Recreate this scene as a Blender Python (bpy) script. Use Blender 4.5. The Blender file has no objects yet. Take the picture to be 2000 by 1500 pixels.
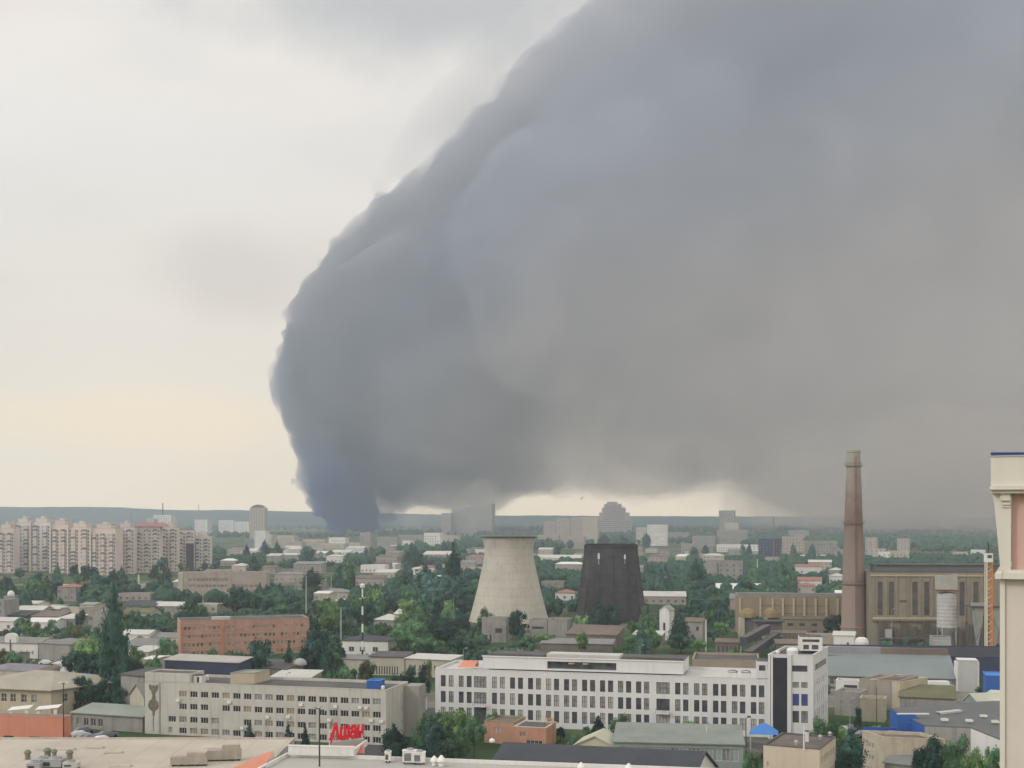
import bpy, bmesh, math, random
from mathutils import Vector, noise
R = math.radians
C = bpy.context.scene.collection
S = bpy.context.scene
F = 2400.0; HY = 1010.0; H = 47.0      # focal length in photo pixels, horizon row, eye height in metres

# ---------------------------------------------------------------- camera
cd = bpy.data.cameras.new('camera'); cam = bpy.data.objects.new('camera', cd); C.objects.link(cam)
cam.location = (0, 0, H); cam.rotation_euler = (R(90), 0, 0)
cd.sensor_width = 36; cd.lens = 36 * F / 2000; cd.shift_y = (HY - 750) / 2000
cd.clip_start = 1; cd.clip_end = 40000
S.camera = cam
S.render.engine = 'CYCLES'
S.cycles.volume_bounces = 3; S.cycles.max_bounces = 6; S.cycles.diffuse_bounces = 2
S.cycles.transparent_max_bounces = 8
S.view_settings.view_transform = 'Standard'; S.view_settings.look = 'None'
S.view_settings.exposure = 0.42; S.view_settings.gamma = 1

# ---------------------------------------------------------------- sky
SUN_EL, SUN_AZ = 32.0, -118.0            # degrees; azimuth from +Y towards +X (negative is left)
w = bpy.data.worlds.new('World'); S.world = w; w.use_nodes = True
nt = w.node_tree; N = nt.nodes; L = nt.links; N.clear()
wo = N.new('ShaderNodeOutputWorld'); bg = N.new('ShaderNodeBackground'); L.new(bg.outputs[0], wo.inputs[0])
sky = N.new('ShaderNodeTexSky'); sky.sky_type = 'NISHITA'; sky.sun_disc = False
sky.sun_elevation = R(SUN_EL); sky.sun_rotation = R(SUN_AZ); sky.dust_density = 3
tc = N.new('ShaderNodeTexCoord')
mp = N.new('ShaderNodeMapping'); mp.inputs['Scale'].default_value = (1, 1, 3.4); L.new(tc.outputs['Generated'], mp.inputs[0])
n1 = N.new('ShaderNodeTexNoise'); n1.inputs['Scale'].default_value = 2.6; n1.inputs['Detail'].default_value = 6; n1.inputs['Roughness'].default_value = 0.5
L.new(mp.outputs[0], n1.inputs[0])
cr = N.new('ShaderNodeValToRGB')          # cloud radiance (divided by the background strength below)
K = 0.1
def s2l(c): return tuple(((x / 255) / 12.92 if x <= 10 else ((x / 255 + 0.055) / 1.055) ** 2.4) for x in c)
def rad(c): return tuple(v * q / K for v, q in zip(s2l(c), (1.34, 1.22, 1.07))) + (1,)
e = cr.color_ramp.elements
e[0].position = 0.30; e[0].color = rad((196, 192, 188)); e[1].position = 0.62; e[1].color = rad((243, 238, 232))
m = e.new(0.46); m.color = rad((231, 223, 213))
L.new(n1.outputs[0], cr.inputs[0])
sx = N.new('ShaderNodeSeparateXYZ'); L.new(tc.outputs['Generated'], sx.inputs[0])
hz = N.new('ShaderNodeValToRGB'); he = hz.color_ramp.elements       # warm band low over the horizon
he[0].position = 0.0; he[0].color = rad((284, 262, 212)); he[1].position = 0.30; he[1].color = rad((238, 231, 226))
hm = he.new(0.09); hm.color = rad((268, 250, 214)); hm2 = he.new(0.50); hm2.color = rad((222, 228, 238))
L.new(sx.outputs[2], hz.inputs[0])
mx = N.new('ShaderNodeMix'); mx.data_type = 'RGBA'; mx.blend_type = 'MULTIPLY'
cl2 = N.new('ShaderNodeMix'); cl2.data_type = 'RGBA'; cl2.inputs['Factor'].default_value = 0.55
L.new(hz.outputs[0], cl2.inputs['A']); L.new(cr.outputs[0], cl2.inputs['B'])
# darker cloud banks: one high up ahead, one faint brownish smear low on the left
nrm = N.new('ShaderNodeVectorMath'); nrm.operation = 'NORMALIZE'; L.new(tc.outputs['Generated'], nrm.inputs[0])
def bank(prev, c, s, col, amt, nsc):
    sub = N.new('ShaderNodeVectorMath'); sub.operation = 'SUBTRACT'; sub.inputs[1].default_value = c; L.new(nrm.outputs[0], sub.inputs[0])
    dv = N.new('ShaderNodeVectorMath'); dv.operation = 'DIVIDE'; dv.inputs[1].default_value = s; L.new(sub.outputs[0], dv.inputs[0])
    ln = N.new('ShaderNodeVectorMath'); ln.operation = 'LENGTH'; L.new(dv.outputs[0], ln.inputs[0])
    n2 = N.new('ShaderNodeTexNoise'); n2.inputs['Scale'].default_value = nsc; n2.inputs['Detail'].default_value = 5; L.new(nrm.outputs[0], n2.inputs[0])
    ma = N.new('ShaderNodeMath'); ma.operation = 'MULTIPLY_ADD'; ma.inputs[1].default_value = 1.6; L.new(n2.outputs[0], ma.inputs[0]); L.new(ln.outputs['Value'], ma.inputs[2])
    mr = N.new('ShaderNodeMapRange'); mr.interpolation_type = 'SMOOTHSTEP'; mr.inputs['From Min'].default_value = 1.9; mr.inputs['From Max'].default_value = 1.0; mr.inputs['To Max'].default_value = amt
    L.new(ma.outputs[0], mr.inputs[0])
    x = N.new('ShaderNodeMix'); x.data_type = 'RGBA'; L.new(mr.outputs[0], x.inputs['Factor']); L.new(prev, x.inputs['A']); x.inputs['B'].default_value = rad(col)
    return x.outputs['Result']
o_ = bank(cl2.outputs['Result'], (-.075, .918, .388), (.19, .2, .055), (138, 138, 140), .9, 9)
o_ = bank(o_, (-.22, .96, .19), (.12, .3, .05), (206, 186, 168), .75, 6)
o_ = bank(o_, (-.30, .95, .075), (.2, .3, .03), (272, 246, 196), .75, 8)
o_ = bank(o_, (-.40, .84, .38), (.10, .3, .05), (212, 190, 180), .7, 7)
fin = N.new('ShaderNodeMix'); fin.data_type = 'RGBA'; fin.inputs['Factor'].default_value = 0.88
L.new(sky.outputs[0], fin.inputs['A']); L.new(o_, fin.inputs['B'])
L.new(fin.outputs['Result'], bg.inputs[0]); bg.inputs[1].default_value = K

sd = bpy.data.lights.new('sun', 'SUN'); sun = bpy.data.objects.new('sun', sd); C.objects.link(sun)
sd.energy = 1.5; sd.angle = R(12); sd.color = (1.0, 0.985, 0.96)
a = R(SUN_AZ); el = R(SUN_EL)
dirv = Vector((math.sin(a) * math.cos(el), math.cos(a) * math.cos(el), math.sin(el)))
sun.rotation_euler = dirv.to_track_quat('Z', 'Y').to_euler()
# ---------------------------------------------------------------- helpers
def X(px, Y): return (px - 1000) * Y / F
def gy(py): return F * H / (py - HY)              # distance of a ground point seen at photo row py
def zt(py, Y): return H - (py - HY) * Y / F       # height of a point at distance Y seen at photo row py
def link(o): C.objects.link(o); return o
def tag(o, label=None, cat=None, group=None, kind=None):
    if label: o['label'] = label
    if cat: o['category'] = cat
    if group: o['group'] = group
    if kind: o['kind'] = kind
    return o
def empty(name, loc, rz=0.0):
    o = bpy.data.objects.new(name, None); o.location = loc; o.rotation_euler = (0, 0, rz); return link(o)

MATS = {}
def mat(name, col, rough=0.85, var=0.14, scale=0.25, streak=0.0, metal=0.0, spec=0.3, tint=None, bump=0.0, lines=None):
    """matt procedural surface: large blotches, fine grain and, where asked, rain streaks or courses"""
    if name in MATS: return MATS[name]
    m = bpy.data.materials.new(name); m.use_nodes = True; nt = m.node_tree; N = nt.nodes; L = nt.links
    p = N['Principled BSDF']; p.inputs['Roughness'].default_value = rough; p.inputs['Metallic'].default_value = metal
    p.inputs['Specular IOR Level'].default_value = spec
    g = N.new('ShaderNodeNewGeometry')
    n = N.new('ShaderNodeTexNoise'); n.inputs['Scale'].default_value = scale; n.inputs['Detail'].default_value = 5; n.inputs['Roughness'].default_value = 0.65
    L.new(g.outputs['Position'], n.inputs[0])
    r = N.new('ShaderNodeValToRGB'); e = r.color_ramp.elements
    t = tint or col
    e[0].position = 0.33; e[0].color = tuple(c * (1 - var) for c in t) + (1,)
    e[1].position = 0.67; e[1].color = tuple(min(1, c * (1 + var)) for c in col) + (1,)
    L.new(n.outputs[0], r.inputs[0]); out = r.outputs[0]
    if streak > 0:
        mp = N.new('ShaderNodeMapping'); mp.inputs['Scale'].default_value = (1.3, 1.3, 0.09); L.new(g.outputs['Position'], mp.inputs[0])
        n2 = N.new('ShaderNodeTexNoise'); n2.inputs['Scale'].default_value = 1; n2.inputs['Detail'].default_value = 4; L.new(mp.outputs[0], n2.inputs[0])
        q = N.new('ShaderNodeMapRange'); q.inputs['From Min'].default_value = 0.52; q.inputs['From Max'].default_value = 0.72; q.inputs['To Max'].default_value = streak
        L.new(n2.outputs[0], q.inputs[0])
        x = N.new('ShaderNodeMix'); x.data_type = 'RGBA'; x.inputs['B'].default_value = tuple(c * 0.35 for c in col) + (1,)
        L.new(q.outputs[0], x.inputs['Factor']); L.new(out, x.inputs['A']); out = x.outputs['Result']
    if lines:                                  # courses or panel joints: (spacing, darkness, axis)
        sp, dk, ax = lines
        s_ = N.new('ShaderNodeSeparateXYZ'); L.new(g.outputs['Position'], s_.inputs[0])
        d = N.new('ShaderNodeMath'); d.operation = 'MULTIPLY'; d.inputs[1].default_value = 1 / sp; L.new(s_.outputs[ax], d.inputs[0])
        fr = N.new('ShaderNodeMath'); fr.operation = 'FRACT'; L.new(d.outputs[0], fr.inputs[0])
        lt = N.new('ShaderNodeMath'); lt.operation = 'LESS_THAN'; lt.inputs[1].default_value = 0.1; L.new(fr.outputs[0], lt.inputs[0])
        mu = N.new('ShaderNodeMath'); mu.operation = 'MULTIPLY'; mu.inputs[1].default_value = dk; L.new(lt.outputs[0], mu.inputs[0])
        x = N.new('ShaderNodeMix'); x.data_type = 'RGBA'; x.inputs['B'].default_value = tuple(c * 0.3 for c in col) + (1,)
        L.new(mu.outputs[0], x.inputs['Factor']); L.new(out, x.inputs['A']); out = x.outputs['Result']
    L.new(out, p.inputs['Base Color'])
    if bump:
        b = N.new('ShaderNodeBump'); b.inputs['Strength'].default_value = bump; b.inputs['Distance'].default_value = 0.1
        n3 = N.new('ShaderNodeTexNoise'); n3.inputs['Scale'].default_value = 3; L.new(g.outputs['Position'], n3.inputs[0])
        L.new(n3.outputs[0], b.inputs['Height']); L.new(b.outputs[0], p.inputs['Normal'])
    MATS[name] = m; return m

class MB:
    """collects shapes for ONE mesh; materials by slot"""
    def __init__(s): s.v = []; s.f = []; s.m = []; s.mats = []
    def slot(s, m):
        if m not in s.mats: s.mats.append(m)
        return s.mats.index(m)
    def poly(s, pts, m):
        o = len(s.v); s.v += [tuple(p) for p in pts]; s.f.append(list(range(o, o + len(pts)))); s.m.append(s.slot(m))
    def box(s, x0, y0, z0, x1, y1, z1, m, k=0.0):
        o = len(s.v)
        for z in (z0, z1):
            for x, y in ((x0, y0), (x1, y0), (x1, y1), (x0, y1)): s.v.append((x + k * y, y, z))
        for q in ((3, 2, 1, 0), (4, 5, 6, 7), (0, 1, 5, 4), (1, 2, 6, 5), (2, 3, 7, 6), (3, 0, 4, 7)):
            s.f.append([o + i for i in q]); s.m.append(s.slot(m))
    def bar(s, a, b, r, m, n=6, r2=None):
        a = Vector(a); b = Vector(b); d = (b - a).normalized()
        u = d.orthogonal().normalized(); w_ = d.cross(u); o = len(s.v); r2 = r if r2 is None else r2
        for c, rr in ((a, r), (b, r2)):
            for i in range(n):
                t = 2 * math.pi * i / n; s.v.append(tuple(c + u * math.cos(t) * rr + w_ * math.sin(t) * rr))
        for i in range(n):
            j = (i + 1) % n; s.f.append([o + i, o + j, o + n + j, o + n + i]); s.m.append(s.slot(m))
        s.f.append([o + i for i in range(n)][::-1]); s.f.append([o + n + i for i in range(n)]); s.m += [s.slot(m)] * 2
    def lathe(s, prof, m, n=24, c=(0, 0), cap=True, sy=1.0):
        o = len(s.v)
        for r, z in prof:
            for i in range(n):
                t = 2 * math.pi * (i + .5) / n; s.v.append((c[0] + math.cos(t) * r, c[1] + math.sin(t) * r * sy, z))
        for k in range(len(prof) - 1):
            for i in range(n):
                j = (i + 1) % n; s.f.append([o + k * n + i, o + k * n + j, o + (k + 1) * n + j, o + (k + 1) * n + i]); s.m.append(s.slot(m))
        if cap:
            e = o + (len(prof) - 1) * n; s.f.append([e + i for i in range(n)]); s.m.append(s.slot(m))
            s.f.append([o + i for i in range(n)][::-1]); s.m.append(s.slot(m))
    def plane_holes(s, org, du, dz, W, Hh, rects, m, inward, reveal=0.25, back=None):
        """a wall rectangle with real openings; du, dz unit vectors, inward = vector into the wall"""
        org = Vector(org); du = Vector(du); dz = Vector(dz); inn = Vector(inward) * reveal
        rects = [(max(.05, a), max(.05, b), min(W - .05, a + c), min(Hh - .05, b + d)) for a, b, c, d in rects if a < W - .1 and b < Hh - .1]
        xs = sorted({0.0, W} | {r[0] for r in rects} | {r[2] for r in rects}); zs = sorted({0.0, Hh} | {r[1] for r in rects} | {r[3] for r in rects})
        import bisect
        hole = set()
        for r in rects:
            i0 = xs.index(r[0]); i1 = xs.index(r[2]); j0 = zs.index(r[1]); j1 = zs.index(r[3])
            for i in range(i0, i1):
                for j in range(j0, j1): hole.add((i, j))
        P = lambda a, b: org + du * a + dz * b
        for j in range(len(zs) - 1):
            i = 0
            while i < len(xs) - 1:
                if (i, j) in hole: i += 1; continue
                i2 = i
                while i2 < len(xs) - 1 and (i2, j) not in hole: i2 += 1
                s.poly([P(xs[i], zs[j]), P(xs[i2], zs[j]), P(xs[i2], zs[j + 1]), P(xs[i], zs[j + 1])], m); i = i2
        for a, b, c, d in rects:
            q = [P(a, b), P(c, b), P(c, d), P(a, d)]
            for i in range(4):
                p0, p1 = q[i], q[(i + 1) % 4]; s.poly([p0, p1, p1 + inn, p0 + inn], m)
            if back: s.poly([p + inn * .97 for p in q], back)
    def build(s, name, parent=None, smooth=False, loc=None, rz=None):
        me = bpy.data.meshes.new(name); me.from_pydata(s.v, [], s.f); me.update()
        for m in s.mats: me.materials.append(m)
        me.polygons.foreach_set('material_index', s.m)
        if smooth: me.polygons.foreach_set('use_smooth', [True] * len(s.f))
        o = bpy.data.objects.new(name, me); link(o)
        if parent: o.parent = parent
        if loc is not None: o.location = loc
        if rz is not None: o.rotation_euler = (0, 0, rz)
        return o

glass = mat('window_glass', (0.07, 0.08, 0.09), 0.25, 0.5, 0.6, spec=0.5)
glass_grey = mat('curtained_glass', (0.24, 0.25, 0.25), 0.4, 0.4, 0.8)
glass_blue = mat('blue_glass', (0.06, 0.09, 0.32), 0.3, 0.2, 0.6)
frame_white = mat('frame_white', (0.62, 0.62, 0.60), 0.6, 0.05)
frame_dark = mat('frame_dark', (0.07, 0.07, 0.075), 0.6, 0.1)
WIN = {}
def window_mesh(w_, h_, fr, pn, mull=1, rail=0):
    key = (round(w_, 2), round(h_, 2), fr.name, pn.name, mull, rail)
    if key in WIN: return WIN[key]
    b = MB(); t = 0.07
    b.poly([(0, .16, 0), (w_, .16, 0), (w_, .16, h_), (0, .16, h_)], pn)
    b.box(0, .08, 0, w_, .15, t, fr); b.box(0, .08, h_ - t, w_, .15, h_, fr)
    b.box(0, .08, t, t, .15, h_ - t, fr); b.box(w_ - t, .08, t, w_, .15, h_ - t, fr)
    for i in range(mull):
        x = w_ * (i + 1) / (mull + 1); b.box(x - t / 2, .09, t, x + t / 2, .14, h_ - t, fr)
    for i in range(rail):
        z = h_ * (i + 1) / (rail + 1); b.box(t, .10, z - t / 2, w_ - t, .13, z + t / 2, fr)
    me = bpy.data.meshes.new('window'); me.from_pydata(b.v, [], b.f); me.update()
    for m in b.mats: me.materials.append(m)
    me.polygons.foreach_set('material_index', b.m); WIN[key] = me; return me

FOOT = []          # footprints, so that trees keep clear
CLEAR = []         # (px0, py0, px1, py1, Y): views of landmarks that nearer trees leave open
MARKS = []         # landmarks for labels: (px, Y, phrase)
rw = random.Random(11)
def rows_cols(x0, x1, nx, zs, w_, h_, skip=0.0):
    """an even grid of windows"""
    return [(x0 + (x1 - x0) * i / max(1, nx - 1), z, w_, h_) for i in range(nx) for z in zs if rw.random() >= skip]
def house(name, label, cat, pxL, YL, pxR, YR, h, D, wall, roof, kind='flat', wins=(), side=(), lside=(), z0=0.0, k=0.0, rise=2.0, eave=0.35,
          parts=False, fr=frame_white, panes=None, group=None, mark=None, parapet=0.45, mull=1, rail=0, foot=True, ridge='x', far=None, coping=None):
    """a building: wall with real openings, roof and, on near ones, each window as its own part"""
    A = Vector((X(pxL, YL), YL, 0)); B = Vector((X(pxR, YR), YR, 0)); d = B - A; W = d.length; ang = math.atan2(d.y, d.x)
    root = empty(name, (A.x, A.y, z0), ang); tag(root, label, cat, group)
    panes = panes or [glass, glass, glass_grey]
    b = MB(); bk = None if parts else panes[0]
    hs = h - z0
    wr = [(a, z, w_, hh) for a, z, w_, hh in wins]
    b.plane_holes((0, 0, 0), (1, 0, 0), (0, 0, 1), W, hs, wr, wall, (0, 1, 0), back=bk)
    sv = Vector((k, 1, 0)); sl = sv.length; su = sv / sl; DD = D * sl
    b.plane_holes((W, 0, 0), su, (0, 0, 1), DD, hs, side, wall, (-1, 0, 0), back=bk)
    b.plane_holes((0, 0, 0), su, (0, 0, 1), DD, hs, lside, wall, (1, 0, 0), back=bk)
    b.poly([(W + k * D, D, 0), (k * D, D, 0), (k * D, D, hs), (W + k * D, D, hs)], wall)
    def P(x, y, z): return (x + k * y, y, z)
    r = MB(); e_ = eave
    if kind == 'flat':
        t = 0.3; r.poly([P(t, t, hs - parapet), P(W - t, t, hs - parapet), P(W - t, D - t, hs - parapet), P(t, D - t, hs - parapet)], roof)
        cp = coping or wall
        for q in ((-.06, -.06, W + .06, t), (-.06, D - t, W + .06, D + .06), (-.06, t, t, D - t), (W - t, t, W + .06, D - t)):
            r.box(q[0], q[1], hs + .003, q[2], q[3], hs + .12, cp, k)
        for (xa, ya, xb, yb) in ((t, t, W - t, t), (W - t, t, W - t, D - t), (W - t, D - t, t, D - t), (t, D - t, t, t)):
            r.poly([P(xa, ya, hs - parapet), P(xb, yb, hs - parapet), P(xb, yb, hs), P(xa, ya, hs)], cp)
    else:
        if kind == 'gable' and ridge == 'x':
            m_ = D / 2
            for x in (0, W): b.poly([P(x, 0, hs), P(x, D, hs), P(x, m_, hs + rise)], wall)
            sl_ = rise / m_
            for z_ in (0, .18):
                r.poly([P(-e_, -e_, hs - e_ * sl_ + z_ + .02), P(W + e_, -e_, hs - e_ * sl_ + z_ + .02), P(W + e_, m_, hs + rise + z_ + .02), P(-e_, m_, hs + rise + z_ + .02)], roof)
                r.poly([P(-e_, D + e_, hs - e_ * sl_ + z_ + .02), P(W + e_, D + e_, hs - e_ * sl_ + z_ + .02), P(W + e_, m_, hs + rise + z_ + .02), P(-e_, m_, hs + rise + z_ + .02)], roof)
            a_ = hs - e_ * sl_ + .02; r.poly([P(-e_, -e_, a_), P(W + e_, -e_, a_), P(W + e_, -e_, a_ + .18), P(-e_, -e_, a_ + .18)], roof)
            for x in (-e_, W + e_):
                r.poly([P(x, -e_, a_), P(x, m_, hs + rise + .02), P(x, m_, hs + rise + .2), P(x, -e_, a_ + .18)], roof)
                r.poly([P(x, D + e_, a_), P(x, m_, hs + rise + .02), P(x, m_, hs + rise + .2), P(x, D + e_, a_ + .18)], roof)
        elif kind == 'gable':
            m_ = W / 2
            for y in (0, D): b.poly([P(0, y, hs), P(W, y, hs), P(m_, y, hs + rise)], wall)
            sl_ = rise / m_; a_ = hs - e_ * sl_ + .02
            for z_ in (0, .18):
                r.poly([P(-e_, -e_, a_ + z_), P(-e_, D + e_, a_ + z_), P(m_, D + e_, hs + rise + z_ + .02), P(m_, -e_, hs + rise + z_ + .02)], roof)
                r.poly([P(W + e_, -e_, a_ + z_), P(W + e_, D + e_, a_ + z_), P(m_, D + e_, hs + rise + z_ + .02), P(m_, -e_, hs + rise + z_ + .02)], roof)
            for y in (-e_, D + e_):
                r.poly([P(-e_, y, a_), P(m_, y, hs + rise + .02), P(m_, y, hs + rise + .2), P(-e_, y, a_ + .18)], roof)
                r.poly([P(W + e_, y, a_), P(m_, y, hs + rise + .02), P(m_, y, hs + rise + .2), P(W + e_, y, a_ + .18)], roof)
        elif kind == 'hip':
            m_ = min(W, D) / 2
            if W >= D: r0, r1 = (m_, D / 2), (W - m_, D / 2)
            else: r0, r1 = (W / 2, m_), (W / 2, D - m_)
            for z_ in (0.01, .16):
                c = [P(-e_, -e_, hs + z_), P(W + e_, -e_, hs + z_), P(W + e_, D + e_, hs + z_), P(-e_, D + e_, hs + z_)]
                t0 = P(r0[0], r0[1], hs + rise + z_); t1 = P(r1[0], r1[1], hs + rise + z_)
                if W >= D:
                    r.poly([c[0], c[1], t1, t0], roof); r.poly([c[1], c[2], t1], roof); r.poly([c[2], c[3], t0, t1], roof); r.poly([c[3], c[0], t0], roof)
                else:
                    r.poly([c[0], c[1], t0], roof); r.poly([c[1], c[2], t1, t0], roof); r.poly([c[2], c[3], t1], roof); r.poly([c[3], c[0], t0, t1], roof)
                if z_ < .1: r.poly(c, roof)
            r.box(-e_, -e_, hs + .012, W + e_, -e_ + .05, hs + .158, roof, k)
        elif kind == 'shed':                   # slopes up away from the front
            b.poly([P(0, 0, hs), P(0, D, hs), P(0, D, hs + rise)], wall); b.poly([P(W, 0, hs), P(W, D, hs), P(W, D, hs + rise)], wall)
            b.poly([P(0, D, hs), P(W, D, hs), P(W, D, hs + rise), P(0, D, hs + rise)], wall)
            a_ = hs - e_ * rise / D
            q = [P(-e_, -e_, a_ + .02), P(W + e_, -e_, a_ + .02), P(W + e_, D + e_, hs + rise + .1), P(-e_, D + e_, hs + rise + .1)]
            r.poly(q, roof); r.poly([(x, y, z + .2) for x, y, z in q], roof)
            for i in range(4):
                p0, p1 = q[i], q[(i + 1) % 4]; r.poly([p0, p1, (p1[0], p1[1], p1[2] + .2), (p0[0], p0[1], p0[2] + .2)], roof)
        elif kind == 'vault':
            n = 8; pr = []
            for i in range(n + 1):
                t = math.pi * i / n; pr.append((D / 2 - math.cos(t) * (D / 2 + e_), hs + math.sin(t) * rise))
            for i in range(n):
                (y0, za), (y1, zb) = pr[i], pr[i + 1]
                r.poly([P(-e_, y0, za + .02), P(W + e_, y0, za + .02), P(W + e_, y1, zb + .02), P(-e_, y1, zb + .02)], roof)
            for x in (-e_ + .05, W + e_ - .05): r.poly([P(x, y, z) for y, z in pr], wall)
    b.build('wall', root); r.build('roof', root)
    if parts:
        n = 0; extra = MB()
        for which, lst in (('f', wins), ('r', side), ('l', lside)):
            for a, z, w_, hh in lst:
                pn = rw.choice(panes); me = window_mesh(w_, hh, fr, pn, mull if w_ < 2.2 else 3, rail)
                if which == 'f': loc = (a, .05, z); rz = 0.0
                elif which == 'r': q = Vector((W, 0, 0)) + su * a; loc = (q.x - .03, q.y, z); rz = math.atan2(su.y, su.x)
                else: q = su * (a + w_); loc = (q.x + .03, q.y, z); rz = math.atan2(-su.y, -su.x)
                n += 1
                if n <= 100:
                    o = bpy.data.objects.new('window', me); link(o); o.parent = root; o.location = loc; o.rotation_euler = (0, 0, rz)
                else:
                    c_, s_ = math.cos(rz), math.sin(rz); off = len(extra.v)
                    for v in me.vertices: extra.v.append((loc[0] + v.co.x * c_ - v.co.y * s_, loc[1] + v.co.x * s_ + v.co.y * c_, loc[2] + v.co.z))
                    for p in me.polygons: extra.f.append([off + i for i in p.vertices]); extra.m.append(extra.slot(me.materials[p.material_index]))
        if extra.v: tag(extra.build('window', root), kind='stuff')
    if foot:
        ex = [Vector(A), Vector(B)]; nv = Vector((-d.y, d.x, 0)).normalized() * D; ex += [A + nv, B + nv]
        FOOT.append((min(p.x for p in ex) - 2, min(p.y for p in ex) - 3, max(p.x for p in ex) + 2, max(p.y for p in ex) + 2))
    if mark: MARKS.append(((pxL + pxR) / 2, (YL + YR) / 2, mark))
    root['W'] = W
    return root
def fx(px, pxL, YL, pxR, YR):
    """distance along a front from its near-left corner to where the photo column px meets it"""
    A = Vector((X(pxL, YL), YL)); B = Vector((X(pxR, YR), YR)); d = B - A; t = (px - 1000) / F
    s = (t * A.y - A.x) / (d.x - t * d.y); return s * d.length
# ---------------------------------------------------------------- ground, streets, hills
def ground_mat():
    m = bpy.data.materials.new('ground'); m.use_nodes = True; nt = m.node_tree; N = nt.nodes; L = nt.links
    p = N['Principled BSDF']; p.inputs['Roughness'].default_value = .95; p.inputs['Specular IOR Level'].default_value = .1
    g = N.new('ShaderNodeNewGeometry'); n = N.new('ShaderNodeTexNoise'); n.inputs['Scale'].default_value = .022; n.inputs['Detail'].default_value = 8; n.inputs['Roughness'].default_value = .62
    L.new(g.outputs['Position'], n.inputs[0]); r = N.new('ShaderNodeValToRGB'); e = r.color_ramp.elements
    e[0].position = .40; e[0].color = (.030, .060, .026, 1); e[1].position = .66; e[1].color = (.21, .20, .18, 1)
    for q, c in ((.47, (.045, .085, .034, 1)), (.52, (.075, .115, .045, 1)), (.565, (.12, .125, .10, 1))):
        x = e.new(q); x.color = c
    L.new(n.outputs[0], r.inputs[0]); L.new(r.outputs[0], p.inputs['Base Color']); return m
me = bpy.data.meshes.new('ground')
me.from_pydata([(-16000, -3000, 0), (16000, -3000, 0), (16000, 24000, 0), (-16000, 24000, 0)], [], [(0, 1, 2, 3)])
me.materials.append(ground_mat()); tag(link(bpy.data.objects.new('ground', me)), kind='structure')
asphalt = mat('asphalt', (.075, .075, .078), .9, .2, .3)
paint = mat('road_paint', (.62, .62, .60), .7, .1)
concrete_pave = mat('pavement', (.24, .23, .21), .9, .15, .4)
def strip(name, pts, wid, m, z=0.006):
    b = MB()
    for (x0, y0), (x1, y1) in zip(pts, pts[1:]):
        d = Vector((x1 - x0, y1 - y0, 0)).normalized(); n = Vector((-d.y, d.x, 0)) * wid / 2
        a_ = Vector((x0, y0, z)); c_ = Vector((x1, y1, z)); b.poly([a_ - n, c_ - n, c_ + n, a_ + n], m)
    return tag(b.build(name), kind='structure')
strip('road', [(-120, 238), (-20, 229), (120, 214)], 11, asphalt)
strip('road', [(-160, 372), (-40, 300), (-22, 232)], 8, asphalt, .010)
strip('road', [(-22, 300), (60, 246), (140, 232)], 7, asphalt, .014)
strip('pavement', [(-120, 246.5), (-25, 238)], 3, concrete_pave, .12)
strip('yard', [(60, 322), (150, 315)], 34, mat('yard_concrete', (.2, .19, .17), .9, .25, .12), .018)
strip('yard', [(110, 425), (220, 425)], 46, MATS['yard_concrete'], .006)
strip('yard', [(-210, 470), (-110, 455)], 60, mat('yard_gravel', (.23, .22, .19), .95, .3, .06), .006)
# wooded ridge on the skyline
def ridge_h(px): 
    pts = [(-600, 988), (0, 990), (260, 991), (300, 995), (480, 997), (640, 1000), (960, 1007), (1400, 1009), (1900, 1009), (2600, 1008)]
    for (a_, b_), (c_, d_) in zip(pts, pts[1:]):
        if px <= c_: return b_ + (d_ - b_) * (px - a_) / (c_ - a_)
    return 1008
hm = mat('hill_woods', (.035, .075, .060), 1, .5, .012, spec=0)
b = MB(); nx, ny = 200, 12
for j in range(ny + 1):
    for i in range(nx + 1):
        px = -700 + 3400 * i / nx; Y = 5200 + 2600 * j / ny; x = X(px, 7000) * (Y / 7000) ** .5
        top = zt(ridge_h(px), 6500) ; t = min(1, j / (ny * .5)); sfac = t * t * (3 - 2 * t)
        z = top * sfac + noise.noise(Vector((x / 60, Y / 60, 0))) * 3.0 * sfac + noise.noise(Vector((x / 400, Y / 400, 4))) * 4 * sfac
        b.v.append((x, Y, z - 2 * (1 - sfac)))
for j in range(ny):
    for i in range(nx):
        a_ = j * (nx + 1) + i; b.f.append([a_, a_ + 1, a_ + nx + 2, a_ + nx + 1]); b.m.append(b.slot(hm))
tag(b.build('hills', smooth=True), kind='structure')
# ---------------------------------------------------------------- materials of the buildings
cream = mat('cream_render', (.46, .43, .37), .9, .10, .2, .25)
white_r = mat('white_render', (.68, .68, .67), .85, .07, .2, .15)
office_w = mat('office_panels', (.64, .65, .67), .7, .05, .15, .12)
panel_b = mat('precast_panels', (.50, .49, .46), .9, .08, .25, .30)
panel_tan = mat('tan_panels', (.47, .42, .32), .9, .08, .25, .2)
end_grey = mat('grey_end_wall', (.30, .30, .28), .9, .07, .2, .25)
brick_o = mat('orange_brick', (.45, .275, .215), .9, .12, .3, .3, lines=(.9, .35, 2))
salmon = mat('salmon_cladding', (.62, .25, .17), .7, .05, .2, .1)
orange_r = mat('orange_render', (.48, .28, .19), .85, .08, .3, .2)
tan_g = mat('tan_grey_render', (.26, .235, .185), .9, .12, .12, .35)
ochre = mat('ochre_trim', (.44, .38, .27), .9, .1)
grey_c = mat('grey_concrete', (.30, .295, .28), .9, .15, .2, .4)
pink_c = mat('pinkish_concrete', (.40, .35, .325), .9, .1, .2, .3)
navy = mat('navy_cladding', (.045, .055, .10), .7, .1)
blue = mat('blue_cladding', (.03, .11, .38), .6, .08)
bright_blue = mat('bright_blue_sheet', (.06, .22, .60), .5, .08)
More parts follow.
